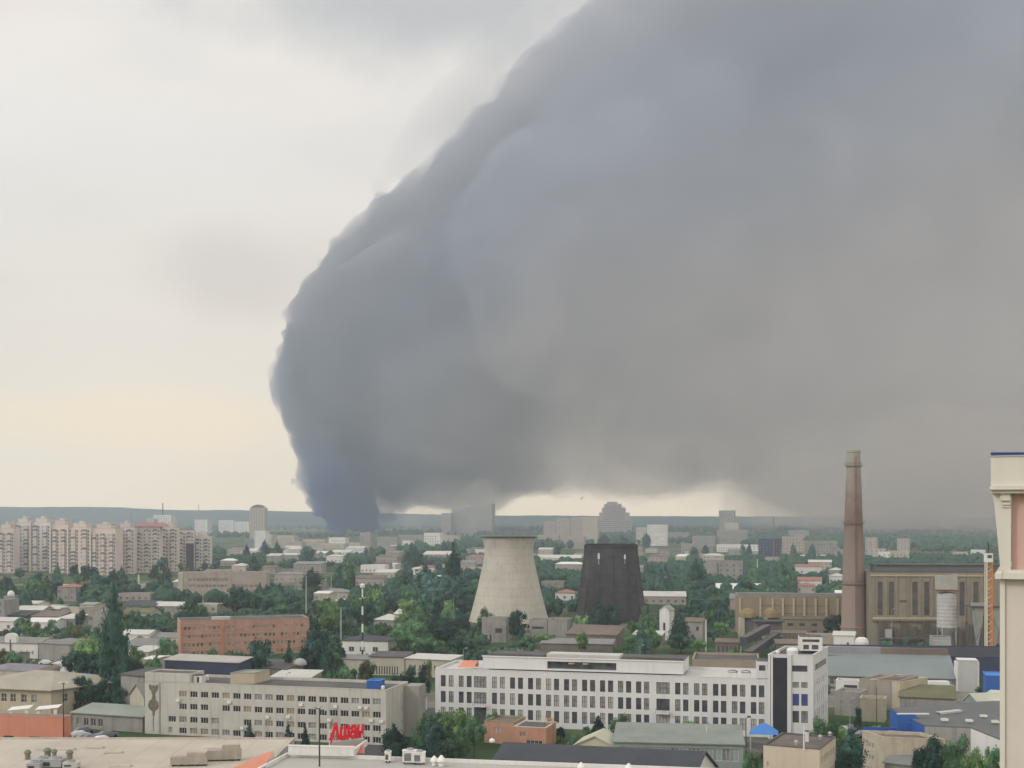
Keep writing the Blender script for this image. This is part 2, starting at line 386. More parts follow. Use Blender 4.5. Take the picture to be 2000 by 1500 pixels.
slate = mat('dark_slate_sheet', (.055, .060, .075), .7, .12, .3)
tar = mat('tar_roof', (.10, .10, .10), .9, .25, .15)
tar_brown = mat('brown_tar_roof', (.14, .12, .11), .9, .25, .15)
tan_roof = mat('tan_roof', (.47, .43, .37), .9, .13, .07, 0, lines=(5.5, .10, 0))
light_roof = mat('light_roof', (.52, .52, .50), .8, .10, .1)
grey_roof = mat('grey_roof', (.22, .225, .225), .85, .15, .12)
teal_roof = mat('teal_grey_roof', (.20, .235, .24), .7, .08, .1)
green_roof = mat('green_grey_roof', (.27, .30, .27), .8, .12, .1)
brown_roof = mat('brown_roof', (.165, .135, .115), .85, .2, .1)
olive_roof = mat('olive_roof', (.14, .14, .075), .9, .2, .1)
red_roof = mat('red_roof', (.30, .15, .12), .8, .12, .1)
white_metal = mat('white_metal', (.72, .73, .73), .5, .04)
dark_metal = mat('dark_metal', (.05, .05, .055), .6, .2)
grey_metal = mat('grey_metal', (.34, .36, .37), .5, .12)
rust = mat('rusty_steel', (.20, .13, .10), .8, .3, .5)
red_sign = mat('red_letters', (.70, .012, .03), .45, .03)

# ---------------------------------------------------------------- shopping hall with the flat tan roof
h1 = house('shopping_hall', 'huge flat tan-roofed shopping hall under the dark lamp post and rooftop boxes', 'shopping hall', -120, 211, 565, 209, 9.0, 1, cream, tan_roof, parapet=.15, foot=False, mark=None) if False else None
def block(name, label, cat, x0, y0, x1, y1, h, wall, roof, rz=0, rim=None, group=None, parapet=.35):
    """flat block given by its plan in metres"""
    root = empty(name, (x0, y0, 0), rz); tag(root, label, cat, group); W, D = x1 - x0, y1 - y0
    b = MB()
    for q in (((0, 0), (W, 0)), ((W, 0), (W, D)), ((W, D), (0, D)), ((0, D), (0, 0))):
        b.poly([(q[0][0], q[0][1], 0), (q[1][0], q[1][1], 0), (q[1][0], q[1][1], h), (q[0][0], q[0][1], h)], wall)
    b.build('wall', root)
    r = MB(); r.poly([(.3, .3, h - parapet), (W - .3, .3, h - parapet), (W - .3, D - .3, h - parapet), (.3, D - .3, h - parapet)], roof); r.build('roof', root)
    p = MB()
    for q in ((-.05, -.05, W + .05, .3), (-.05, D - .3, W + .05, D + .05), (-.05, .3, .3, D - .3), (W - .3, .3, W + .05, D - .3)): p.box(q[0], q[1], h - parapet + .01, q[2], q[3], h, rim or wall)
    p.build('parapet', root)
    FOOT.append((x0 - 2, y0 - 2, x1 + 2, y1 + 2)); return root
mall = block('shopping_hall', 'huge flat tan roofed shopping hall with low domes and roof machines', 'shopping hall', -120, 140, -37.5, 212, 9.0, cream, tan_roof, parapet=.25)
mallw = block('shopping_hall', 'pale grey roofed wing of the shopping hall behind the white parapet', 'shopping hall', -46.1, 140.4, 22, 196.9, 9.45, white_r, mat('pale_grey_roof', (.40, .40, .38), .85, .08, .08), rz=R(-10.4), parapet=.6)
# low curved roof mounds, duct runs, machines
def roof_mound(px, py, Y, L_, Wd, hh, m, rz=0.0, label='', name='roof_skylight', cat='skylight', group=None):
    b = MB(); n = 7
    for i in range(n):
        t0, t1 = math.pi * i / n, math.pi * (i + 1) / n
        y0, z0_, y1, z1 = -math.cos(t0) * Wd / 2, math.sin(t0) * hh, -math.cos(t1) * Wd / 2, math.sin(t1) * hh
        b.poly([(-L_ / 2, y0, z0_ + .1), (L_ / 2, y0, z0_ + .1), (L_ / 2, y1, z1 + .1), (-L_ / 2, y1, z1 + .1)], m)
    for x in (-L_ / 2, L_ / 2): b.poly([(x, -math.cos(math.pi * i / n) * Wd / 2, math.sin(math.pi * i / n) * hh + .1) for i in range(n + 1)], m)
    b.box(-L_ / 2 - .15, -Wd / 2 - .15, 0, L_ / 2 + .15, Wd / 2 + .15, .12, m)
    z = zt(py, Y); o = b.build(name, loc=(X(px, Y), Y, z), rz=rz); return tag(o, label, cat, group)
ZR = 8.76
def roofY(py, z=ZR): return F * (H - z) / (py - HY)
for px, py, L_, lab in ((110, 1464, 6, 'long low roof bead on the tan roof above the twin grey vents'), (186, 1461, 2.6, 'short low roof bead on the tan roof near the parked cars'),
                        (222, 1470.5, 2.6, 'small raised roof bead in the middle of the tan roof'), (236, 1497, 3.0, 'low roof bead at the edge of the picture on the tan roof'),
                        (420, 1461, 3.2, 'thin roof bead below the parked white vans')):
    Y = roofY(py); roof_mound(px, py, Y, L_, .8, .22, tan_roof, rw.uniform(-.1, .1), lab, 'roof_bead', 'roof bead', 'low beads on the tan roof')
def hvac(px, py, w_, d_, hh, m, label, z=ZR, rz=0.0, fans=1, group=None, name='roof_machine', cat='air handler', Yo=None):
    Y = Yo or roofY(py, z); root = empty(name, (X(px, Y), Y, z), rz); tag(root, label, cat, group)
    b = MB(); b.box(-w_ / 2, 0, .25, w_ / 2, d_, hh, m); b.box(-w_ / 2 - .06, -.06, hh + .002, w_ / 2 + .06, d_ + .06, hh + .1, m)
    for x in (-w_ / 2 + .2, w_ / 2 - .2): b.box(x - .08, .1, 0, x + .08, d_ - .1, .248, dark_metal)
    b.build('casing', root)
    g_ = MB(); n = max(3, int(hh / .25))
    for i in range(n): g_.box(-w_ * .38, -.05, .45 + i * (hh - .7) / n, w_ * .1, -.005, .45 + i * (hh - .7) / n + .1, dark_metal)
    g_.build('grille', root)
    for i in range(fans):
        f_ = MB(); cx = (i + .5) * w_ / fans - w_ / 2; f_.lathe([(min(w_ / fans, d_) * .36, hh + .1), (min(w_ / fans, d_) * .36, hh + .38), (min(w_ / fans, d_) * .30, hh + .38), (min(w_ / fans, d_) * .28, hh + .2)], grey_metal, 12, (cx, d_ / 2)); f_.build('fan', root)
    return root
def roof_duct(px, py, L_, r, hh, m, label, rz=0.0):
    Y = roofY(py); root = empty('roof_duct', (X(px, Y), Y, ZR), rz); tag(root, label, 'roof duct')
    b = MB(); b.box(-L_ / 2, 0, .3, L_ / 2, r * 2, .3 + hh, m); b.box(-L_ / 2 + L_ * .45, .15, .3 + hh + .003, L_ / 2 - .2, r * 2 - .15, .3 + hh * 1.55, m)
    b.build('duct', root)
    for i in range(5): s_ = MB(); x = -L_ / 2 + .3 + i * (L_ - .6) / 4; s_.box(x - .07, .1, 0, x + .07, r * 2 - .1, .298, dark_metal); s_.build('stand', root)
    g_ = MB()
    for i in range(6): x = -L_ / 2 + (i + .5) * L_ / 6; g_.box(x - .04, -.04, .28, x + .04, r * 2 + .04, .33 + hh, grey_metal)
    g_.build('flange', root); return root
tan_m = mat('dusty_duct', (.36, .33, .28), .8, .15, .4, .2)
roof_duct(368, 1497, 5.5, .8, 1.1, tan_m, 'long dusty boxed duct on the tan roof, the lower one', R(4))
roof_duct(437, 1487, 5.2, .8, 1.4, tan_m, 'stepped dusty boxed duct beside the salmon roof strip', R(8))
gm_ = mat('dull_green_metal', (.19, .20, .16), .8, .2, .5)
for px, py, w_, lab in ((54, 1483, 1.1, 'squat dull vent cowl, the farthest from the domes'), (93, 1479, 1.3, 'squat dull vent cowl with a wide hood on the tan roof'),
                   (106, 1481, .9, 'grey vent cowl touching the wide hooded one'), (136, 1483, 1.2, 'single squat vent cowl closest to the roof ducts')):
    Y = roofY(py); root = tag(empty('vent_cowl', (X(px, Y), Y, ZR)), lab, 'vent', 'vent cowls on the tan roof')
    b = MB(); b.lathe([(w_ * .38, 0), (w_ * .38, .9)], gm_, 12, sy=1); b.build('pipe', root)
    b = MB(); b.lathe([(w_ * .5, .92), (w_ * .52, 1.15), (w_ * .3, 1.45), (.06, 1.55)], gm_, 12); b.build('hood', root)
hvac(92, 1502, 4.2, 2.4, 1.3, grey_metal, 'wide grey machine on the tan roof under the vent cowls', fans=2)
hvac(136, 1503, 2.2, 1.6, .9, light_roof, 'low pale roof machine next to the wide grey one')
hvac(64, 1506, 2.0, 2.0, 1.0, grey_metal, 'boxy grey roof machine beyond the shrub at the roof edge')
# salmon roof strip and the red awning under the sign
b = MB(); Y = 190.5; xa, xb = X(456, Y), -37.4
b.poly([(xa, 184, ZR + .05), (xb, 184, ZR + .05), (xb, 193.5, ZR + 1.55), (xb - 1.8, 193.2, ZR + 1.0)], mat('salmon_roof', (.60, .25, .17), .8, .05))
b.poly([(xb, 184, ZR + .05), (xb, 184, 9), (xb, 193.5, 9), (xb, 193.5, ZR + 1.55)], white_r)
tag(b.build('canopy'), 'flat salmon coloured canopy roof between duct and white parapet', 'canopy')
b = MB(); z0_ = 9.5
p0 = Vector((X(636, 197), 197, 9.55)); p1 = Vector((X(711, 195), 195, 9.45)); p2 = Vector((X(711, 198), 198, 10.35)); p3 = Vector((X(650, 200), 200, 9.75))
b.poly([p0, p1, p2, p3], mat('faded_red_canvas', (.46, .16, .14), .8, .08)); b.poly([p0 - Vector((0, 0, .02)), p3 - Vector((0, 0, .12)), p2 - Vector((0, 0, .12)), p1 - Vector((0, 0, .12))], MATS['faded_red_canvas'])
b.poly([p1, p1 - Vector((0, 0, .12)), p2 - Vector((0, 0, .12)), p2], MATS['faded_red_canvas'])
for p in (p2, p3): b.bar((p.x, p.y, 8.9), (p.x, p.y, p.z - .1), .08, white_metal)
tag(b.build('awning'), 'faded red wedge awning under the red roof sign', 'awning')
# ---- red roof sign
Ys = 200.0; sl = Vector((X(645, Ys), Ys - 1.2, 0)); sr = Vector((X(709, Ys), Ys + 1.6, 0)); dd = (sr - sl); ang = math.atan2(dd.y, dd.x)
root = empty('roof_sign', (sl.x, sl.y, 0), ang); tag(root, 'big red letters of the shop name on a pale frame above the tan roof', 'sign')
SW = dd.length; zb = zt(1444, Ys)
b = MB()
for x in (.15, SW * .5, SW - .15): b.box(x - .08, .15, 8.9, x + .08, .31, zb + 1.6, white_metal)
for z in (zb - 1.9, zb - .25, zb + 1.3): b.box(0, .10, z, SW, .148, z + .09, white_metal)
b.build('sign_frame', root)
b = MB(); b.box(.25, .02, zb - 1.75, SW - .15, .09, zb - .3, mat('pale_translucent_panel', (.42, .44, .41), .5, .08)); b.build('panel', root)
cu = bpy.data.curves.new('letters', 'FONT'); cu.body = '\u0410\u0448\u0430\u043d'; cu.size = 2.9; cu.extrude = .10; cu.shear = .12; cu.offset = .13; cu.space_character = .95
to = bpy.data.objects.new('letters', cu); link(to); bpy.context.view_layer.update()
dg = bpy.context.evaluated_depsgraph_get(); me = bpy.data.meshes.new_from_object(to.evaluated_get(dg)); bpy.data.objects.remove(to)
xs = [v.co.x for v in me.vertices]; ys_ = [v.co.y for v in me.vertices]
fxx = (SW - .1) / (max(xs) - min(xs)); fyy = (zt(1409, Ys) - zb) / (max(ys_) - min(ys_))
for v in me.vertices: v.co = Vector((.05 + (v.co.x - min(xs)) * fxx, -.12 - v.co.z, zb + (v.co.y - min(ys_)) * fyy))
me.materials.clear(); me.materials.append(red_sign); o = bpy.data.objects.new('lettering', me); link(o); o.parent = root
# small red bird of the emblem beside the first letter
b = MB(); pts = [(-.35, .1), (.05, .55), (.1, 1.0), (-.1, 1.35), (.35, 1.2), (.75, .7), (.5, .35), (.35, -.35), (.0, -.75), (.12, -.1)]
f0 = [(x * .9 + .1, -.30, zb + z * .9 + .1) for x, z in pts]; f1 = [(x, y + .12, z) for x, y, z in f0]
b.poly(f0, red_sign); b.poly(f1[::-1], red_sign)
for i in range(len(f0)): j = (i + 1) % len(f0); b.poly([f0[i], f0[j], f1[j], f1[i]], red_sign)
b.build('emblem', root)
# box parapet, vents on the pale wing
b = MB(); b.box(0, 0, 0, 10.6, .35, 1.35, white_r); b.box(-.1, -.08, 1.355, 10.7, .43, 1.55, white_metal); b.box(10.25, .36, 0, 10.6, 9, 1.0, white_r)
tag(b.build('parapet_wall', loc=(X(562, 194), 194.4, 9.4), rz=R(-7)), 'tall white parapet wall in front of the red awning', 'parapet')
for px, py, w_, hh, lab in ((800, 1484, 2.2, 1.9, 'bulky pale machine on the wing roof under the grey end wall'), (818, 1482, 1.9, 1.7, 'bulky pale machine beside its slightly larger twin'),
                            (757, 1481, .9, 1.5, 'narrow pale vent box beside the columnar tree')):
    hvac(px, py, w_, 1.4, hh, white_r, lab, z=9.0, Yo=190.3 - (px - 757) * .022, fans=1, name='roof_machine', group='pale machines on the wing roof')
def cone_vent(px, Y, z, s, lab):
    b = MB(); b.lathe([(.32 * s, 0), (.3 * s, .5 * s), (.55 * s, .55 * s), (.5 * s, .75 * s), (.1 * s, 1.25 * s)], white_metal, 10)
    tag(b.build('roof_ventilator', loc=(X(px, Y), Y, z)), lab, 'ventilator', 'white roof ventilators')
cone_vent(848, 188.5, 8.9, 1.2, 'white hooded roof ventilator in front of the dark poplar'); cone_vent(862, 188, 8.9, 1.35, 'taller white hooded roof ventilator beside its twin')
cone_vent(1135, 183.6, 9.0, 1.1, 'white roof ventilator in front of the slate roof'); cone_vent(1228, 182.8, 8.9, 1.2, 'round white ventilator near the slate gable')

# ---------------------------------------------------------------- office building, long and white
oy = dict(pxL=850, YL=280, pxR=1505, YR=262)
def oX(px): return fx(px, 850, 280, 1505, 262)
wins = []
pairs = [861, 896] + [961 + 35.15 * i for i in range(9)] + [1318.5 + 37.0 * i for i in range(5)]
for p in pairs:
    for q in (p, p + 15.6):
        for z in (1.3, 4.9, 8.5): wins.append((oX(q), z, 1.15, 2.55))
for a_, b_ in ((926, 950), (1282, 1308)):
    for z in (4.9, 8.5): wins.append((oX(a_), z, oX(b_) - oX(a_), 2.55))
    wins.append((oX(a_), .2, oX(b_) - oX(a_), 4.0))
wins = [w_ for w_ in wins if not (w_[1] == 4.9 and False)]
office = house('office_building', 'long white three storey office building with paired tall windows and roof storey', 'office building', h=12.45, D=17, wall=office_w, roof=light_roof,
               wins=wins, parts=True, panes=[glass, glass, glass_grey, glass_grey, mat('white_blind', (.42, .42, .41), .8, .15)], fr=frame_dark, mark='the long white office', rail=1, **oy)
CLEAR.append((850, 1285, 1628, 1392, 262))
W_ = office['W']
b = MB()
x0, x1, x2, x3 = oX(938), oX(1060), oX(1205), oX(1332)
b.plane_holes((x0, 2.2, 12.6), (1, 0, 0), (0, 0, 1), x1 - x0, 2.7, [], office_w, (0, 1, 0))
b.plane_holes((x1, 2.2, 12.6), (1, 0, 0), (0, 0, 1), x2 - x1, 2.7, [(.5, .35, x2 - x1 - 1, 1.7)], office_w, (0, 1, 0), reveal=1.2, back=glass)
b.plane_holes((x2, 2.2, 12.6), (1, 0, 0), (0, 0, 1), x3 - x2, 2.7, [], office_w, (0, 1, 0))
b.poly([(x0, 2.2, 12.6), (x0, 15, 12.6), (x0, 15, 15.3), (x0, 2.2, 15.3)], office_w); b.poly([(x3, 2.2, 12.6), (x3, 15, 12.6), (x3, 15, 15.3), (x3, 2.2, 15.3)], office_w)
b.poly([(x0, 15, 12.6), (x3, 15, 12.6), (x3, 15, 15.3), (x0, 15, 15.3)], office_w)
b.box(x0 - .2, 2.0, 15.3, x3 + .2, 2.5, 15.5, white_metal); b.poly([(x0, 2.5, 15.35), (x3, 2.5, 15.35), (x3, 15, 15.35), (x0, 15, 15.35)], tar)
b.box(x0 + .8, 3.4, 15.36, x1 - .4, 5.0, 15.9, tar); b.box(x2 + .6, 3.4, 15.36, x3 - .4, 5.0, 15.95, tar); b.box(x1, 4, 15.36, x2, 9, 16.1, light_roof)
b.build('roof_storey', office)
for i, fr_ in enumerate((.36, .52, .55)):
    b = MB(); xx = x1 + (x2 - x1) * fr_; b.lathe([(.1, 0), (.75, .1), (.8, .35), (.1, .5)], mat('tan_umbrella', (.45, .38, .24), .8), 10, (0, 0)); b.bar((0, 0, -1.4), (0, 0, .1), .05, dark_metal)
    if i != 1: tag(b.build('balcony_parasol', office, loc=(xx, 2.9, 14.0)))
b = MB(); aw0, aw1 = oX(888), oX(922); b.poly([(aw0, 1.5, 12.7), (aw1, 1.5, 12.7), (aw1, 5.2, 13.9), (aw0 + .8, 5.2, 13.9)], salmon); b.box(aw0, 1.4, 12.62, aw1, 1.6, 12.72, white_metal); b.box(aw0 + .5, 5.1, 12.6, aw1, 5.6, 13.95, mat('salmon_wall', (.50, .30, .22), .8)); b.build('awning', office)
for a_, b_ in ((926, 950), (1282, 1308)):
    b = MB(); xa, xb = oX(a_), oX(b_)
    b.box(xa, -1.1, 4.25, xb, -.02, 4.4, white_metal)
    for i in range(9): x = xa + (xb - xa) * i / 8; b.box(x - .03, -1.08, 4.41, x + .03, -1.02, 5.35, dark_metal)
    b.box(xa, -1.1, 5.36, xb, -1.0, 5.42, dark_metal); b.build('balcony', office)
for px in (1421, 1447):
    b = MB(); xx = oX(px); b.box(xx, .8, 12.5, xx + 1.9, 2.2, 13.5, white_r); 
    for i in range(6):
        t0, t1 = math.pi * i / 6, math.pi * (i + 1) / 6
        b.poly([(xx + .95 - math.cos(t0) * 1.1, .7, 13.5 + math.sin(t0) * .45), (xx + .95 - math.cos(t1) * 1.1, .7, 13.5 + math.sin(t1) * .45), (xx + .95 - math.cos(t1) * 1.1, 2.3, 13.5 + math.sin(t1) * .45), (xx + .95 - math.cos(t0) * 1.1, 2.3, 13.5 + math.sin(t0) * .45)], dark_metal)
    b.build('roof_hatch', office)
# tower at its end
tw = []
tA = dict(pxL=1500, YL=261, pxR=1588, YR=259.4)
def tX(px): return fx(px, 1500, 261, 1588, 259.4)
tw += [(tX(1547), 14.3, tX(1577) - tX(1547), 1.3)]
tw += [(tX(q), 10.9, 1.3, 1.2) for q in (1548, 1565)] + [(tX(q), z, 1.35, 2.5) for q in (1548, 1565) for z in (7.1, 3.5)]
sdw = [(2.0, 14.3, 14, 1.3)] + [(2 + i * 2.6 + (i % 2) * .5, z, .8, hh) for i in range(6) for z, hh in ((10.9, 1.3), (7.1, 2.4), (3.5, 2.4))]
tower = house('office_tower', 'four storey white office tower with a full height dark glass strip', 'office tower', h=17.8, D=18, wall=office_w, roof=tar, wins=tw, side=sdw, parts=True,
              fr=frame_dark, k=.25, mark='the white office tower', panes=[glass_grey, glass], **tA)
for o_ in tower.children:
    if o_.name.startswith('window') and abs(o_.location.z - 7.1) < .1 and o_.location.y < 1:
        o_.data = window_mesh(1.35, 2.5, frame_dark, glass_blue, 1, 1)
b = MB(); g0, g1 = tX(1510), tX(1537)
b.box(g0, -.32, .3, g1, -.02, 17.2, mat('black_glass', (.035, .035, .045), .25, .15, .3)); b.build('glass_strip', tower)
b = MB()
for x in (tX(1500) + .02, g0 - .5, g1 + .05, tX(1541)): b.box(x, -.42, 0, x + .42, -.01, 17.85, office_w)
b.build('fin', tower)
b = MB(); r0, r1 = tX(1566), tX(1612)
b.plane_holes((r0, 8, 17.9), (1, 0, 0), (0, 0, 1), r1 - r0, 3.0, [(.6, 1.9, r1 - r0 - 1.2, .6), (.8, .3, 1.2, 1.0), (2.6, .3, 1.4, 1.0)], white_r, (0, 1, 0), back=glass)
for x in (r0, r1): b.poly([(x, 8, 17.9), (x, 14, 17.9), (x, 14, 20.9), (x, 8, 20.9)], white_r)
b.poly([(r0, 14, 17.9), (r1, 14, 17.9), (r1, 14, 20.9), (r0, 14, 20.9)], white_r); b.poly([(r0, 8, 20.9), (r1, 8, 20.9), (r1, 14, 20.9), (r0, 14, 20.9)], tar)
b.build('stair_head', tower)
b = MB(); b.lathe([(.1, 0), (1.2, .0), (1.3, .9), (1.0, 1.3), (.1, 1.45)], white_metal, 14); b.build('tank', tower, loc=(tX(1550), 4.5, 17.5))
b = MB(); b.lathe([(.1, 0), (.45, .0), (.5, .5), (.1, .7)], white_metal, 10); b.build('vent', tower, loc=(tX(1521), 5, 17.5))
b = MB(); l0 = tX(1478); b.plane_holes((l0, 1, 12.6), (1, 0, 0), (0, 0, 1), -l0 - .05, 3.6, [(.5, 1.6, -l0 - 1, 1.2)], office_w, (0, 1, 0), back=glass)
b.poly([(l0, 1, 12.6), (l0, 7, 12.6), (l0, 7, 16.2), (l0, 1, 16.2)], office_w); b.poly([(l0, 1, 16.2), (-.05, 1, 16.2), (-.05, 7, 16.2), (l0, 7, 16.2)], tar); b.build('roof_lobby', tower)
house('warehouse', 'plain tan windowless warehouse wall behind the white office', 'warehouse', 1352, 302, 1482, 299, 12.0, 16, mat('plain_tan_render', (.33, .28, .225), .9, .08, .15, .15), tar, mark=None)

# ---------------------------------------------------------------- precast panel building behind the shopping hall
pA = dict(pxL=283, YL=267, pxR=754, YR=253)
def pX(px): return fx(px, 283, 267, 754, 253)
pw = []
cols = [350 + 21.0 * i for i in range(19)]
rnd = random.Random(4)
for i, c in enumerate(cols):
    for j, z in enumerate((8.25, 5.55, 2.75, .35)):
        if (i, j) in ((3, 1), (4, 2), (5, 2)): continue
        pw.append((pX(c), z, 1.75, 1.3))
pw += [(pX(329), 2.75, 1.75, 1.3), (pX(329), .35, .9, 1.3)]
glass_dark = mat('dark_glass', (.02, .022, .026), .3, .4)
pane_t = mat('tan_boarded_window', (.30, .26, .19), .8, .2)
panel = house('panel_building', 'four storey beige precast building with paired windows and a mosaic on its end', 'office block', h=11.3, D=13.5, wall=panel_b, roof=tar, wins=pw, parts=True,
              panes=[glass_dark, glass_dark, glass_dark, glass_grey, pane_t], side=[(9.2, z, .7, 1.0) for z in (8.2, 5.5, 2.8)], mark='the precast panel building', mull=2, k=0.0, **pA)
CLEAR.append((283, 1315, 817, 1440, 253))
b = MB(); e1 = pX(372); b.box(0.0, .0, 11.45, e1, .35, 13.3, panel_b); b.box(0.0, .355, 11.45, .35, 6, 13.3, panel_b); b.box(e1 - .35, .355, 11.45, e1, 6, 13.3, panel_b); b.box(.355, 5.7, 11.45, e1 - .355, 6, 13.3, panel_b); b.poly([(.3, .3, 13.1), (e1 - .3, .3, 13.1), (e1 - .3, 5.8, 13.1), (.3, 5.8, 13.1)], tar)
b.build('roof_parapet', panel)
b = MB(); m1 = pX(312)
b.box(m1 - .03, -.16, 0, m1 + .10, -.02, 11.2, end_grey); b.build('joint', panel)
# mosaic: a stylised figure in dark pebbles
mos = mat('pebble_mosaic', (.17, .145, .12), .9, .45, 2.2)
b = MB(); mc = pX(300)
def slab(pts, y0=-.09, y1=-.01):
    f0 = [(mc + x, y0, z) for x, z in pts]; b.poly(f0, mos)
    for i in range(len(f0)):
        j = (i + 1) % len(f0); b.poly([f0[i], f0[j], (f0[j][0], y1, f0[j][2]), (f0[i][0], y1, f0[i][2])], mos)
slab([(-1.15, 10.4), (-.8, 10.75), (-.35, 10.3), (0, 10.7), (.4, 10.3), (.9, 10.85), (1.15, 10.4), (.95, 9.6), (.55, 9.15), (.4, 8.6), (.45, 7.9), (.55, 7.5), (-.45, 7.5), (-.3, 8.3), (-.5, 9.2), (-.9, 9.6)])
slab([(.45, 7.45), (1.05, 7.0), (1.2, 6.2), (1.0, 5.5), (.55, 5.25), (.3, 4.8), (.25, 4.2), (0, 3.6), (-.2, 4.3), (-.25, 4.9), (-.7, 5.2), (-1.15, 5.5), (-1.3, 6.2), (-1.1, 7.0), (-.6, 7.45)])
slab([(.03, 3.55), (.03, .6), (-.05, .6), (-.05, 3.55)]); b.build('mosaic', panel)
def roof_cabin(px0, px1, Y, z, hh, D, m, rf, label, name='roof_cabin', k=.2, doors=()):
    root = house(name, label, 'roof cabin', px0, Y, px1, Y, z + hh, D, m, rf, 'flat', z0=z, parapet=.1, foot=False, coping=rf, k=k, wins=doors); return root
roof_cabin(450, 497, 266, 10.9, 2.3, 6, panel_tan, green_roof, 'tan cabin with a flat greenish lid on the precast building roof', k=.35)
roof_cabin(378, 394, 265, 10.9, 1.9, 2, white_r, tar, 'tiny white hut with a dark door on the precast building roof', doors=((.7, .1, .5, 1.5),))
roof_cabin(716, 743, 258, 10.9, 1.7, 3, blue, bright_blue, 'bright blue metal cabin on the precast building roof')
b = MB(); b.lathe([(.4, 0), (.4, .55), (.3, .7), (.05, .75)], white_metal, 12); tag(b.build('water_tank', loc=(X(748, 258), 258, 10.9)), 'small white tank beside the bright blue roof cabin', 'tank')
b = MB(); b.lathe([(.45, 0), (.45, .9), (.2, 1.1)], white_metal, 12); tag(b.build('water_tank', loc=(X(404, 272), 272, 10.9)), 'white drum beside the tiny white roof hut', 'tank')
# white air conditioners under some windows of the panel building
acm = MB(); acm.box(0, -.35, 0, .8, -.02, .55, white_metal); acm.lathe([(.2, -.0), (.2, .02)], dark_metal, 10); am = acm.build('air_conditioner', panel)
am.location = (pX(445), 0, 7.3)
for px, z in ((585, 7.4), (652, 7.3), (700, 7.3), (712, 7.3), (722, 4.7), (742, 4.6), (560, 4.7), (345, 7.2), (520, 4.5), (640, 4.4), (470, 1.9)):
    c = am.copy(); link(c); c.parent = panel; c.location = (pX(px), 0, z)
b = MB(); b.box(0, 0, 0, 3.2, .35, 8, end_grey) if False else b.box(0, 0, 0, 3.4, 4.5, 10.9, end_grey)
b.build('stair_wing', panel, loc=(panel['W'] + .05, 10.6, 0))

# ---------------------------------------------------------------- big named buildings, near to far
hipb = house('hip_roof_building', 'two storey tan building with a low grey hipped roof and square windows', 'building', -95, 291, 100, 284, 6.9, 22, panel_tan, mat('pale_hip_roof', (.36, .34, .29), .85, .1, .15), 'hip', rise=2.9, eave=1.0,
      wins=[(fx(p, -95, 291, 100, 284), 3.9, 1.5, 1.9) for p in (-75, -55, -34, -15, 2, 20, 41, 61)], side=[(3 + 3.2 * i, 3.9, 1.5, 1.9) for i in range(5)], parts=True, k=.36, mark='the hipped roof building', mull=1, rail=1)
CLEAR.append((0, 1300, 150, 1400, 284))
def slant_canopy(px0, px1, Y, z, lab):
    root = tag(empty('slanted_canopy', (X(px0, Y), Y, 0)), lab, 'canopy', 'white slanted canopies'); W = X(px1, Y) - X(px0, Y); b = MB()
    b.poly([(0, 0, z), (W, 0, z + .5), (W, 2.5, z + .9), (0, 2.5, z + .4)], white_metal); b.poly([(0, 0, z - .12), (W, 0, z + .38), (W, 2.5, z + .78), (0, 2.5, z + .28)], white_metal); b.poly([(0, 0, z - .12), (W, 0, z + .38), (W, 0, z + .5), (0, 0, z)], white_metal); b.build('sheet', root)
    for x in (.6, W - .9):
        b = MB(); b.poly([(x - .3, .2, z), (x + .55, .2, z + .1), (x + .2, .2, 0), (x - .05, .2, 0)], white_metal); b.poly([(x - .3, .5, z), (x - .05, .5, 0), (x + .2, .5, 0), (x + .55, .5, z + .1)], white_metal)
        b.poly([(x - .3, .2, z), (x - .3, .5, z), (x - .05, .5, 0), (x - .05, .2, 0)], white_metal); b.poly([(x + .55, .2, z + .1), (x + .2, .2, 0), (x + .2, .5, 0), (x + .55, .5, z + .1)], white_metal); b.build('strut', root)
slant_canopy(14, 58, 276, 3.6, 'white slanted canopy on tapering struts nearer the salmon wall end'); slant_canopy(68, 114, 275, 3.9, 'white slanted canopy on tapering struts beside the thin post')
house('store_building', 'long low store with a plain salmon red front wall', 'store', -60, 262, 124, 258, 4.9, 3, salmon, tar, mark='the salmon red store', k=0, coping=mat('dull_coping', (.4, .3, .25), .8),
      wins=[(8 + 6 * i, .2, 2.4, .5) for i in range(4)])
house('kiosk_row', 'low grey kiosk row with a green grey roof beside parked cars', 'kiosks', 142, 274, 278, 268, 3.4, 7, grey_c, green_roof, 'shed', rise=.9, wins=[(1 + 1.9 * i, .7, 1.3, 1.7) for i in range(4)], parts=True, fr=frame_white, eave=.5)
brk = house('brick_building', 'four storey orange red brick building with pale framed windows', 'brick building', 352, 413, 604, 427, 12.0, 15, brick_o, tar, mark='the orange brick building', coping=grey_c,
      wins=rows_cols(1.2, 12.2, 9, (.5, 3.3, 6.1, 8.9), .85, 1.2) + rows_cols(15.6, 40.5, 19, (.5, 3.3, 6.1, 8.9), .85, 1.2, .25), parts=True, panes=[mat('pale_blind', (.36, .34, .30), .7, .2), glass_grey, glass], fr=mat('cream_frame', (.46, .42, .36), .7))
CLEAR.append((350, 1205, 606, 1255, 413))
b = MB(); b.box(13.7, -.35, 0, 14.3, -.01, 12.1, mat('pale_brick', (.50, .24, .16), .9, .1)); b.box(0, -.35, 0, .5, -.01, 12.1, MATS['pale_brick']); b.build('pilaster', brk)
b = MB(); b.box(11, 5, 11.6, 17, 8, 12.7, light_roof); b.build('roof_light', brk)
house('navy_hall', 'dark navy clad hall with a pale low roof beside the precast building', 'hall', 322, 325, 466, 318, 9.2, 8, navy, mat('pale_fibre_roof', (.40, .39, .36), .85, .1, .2), 'shed', rise=.5, k=-.1, mark='the navy hall')
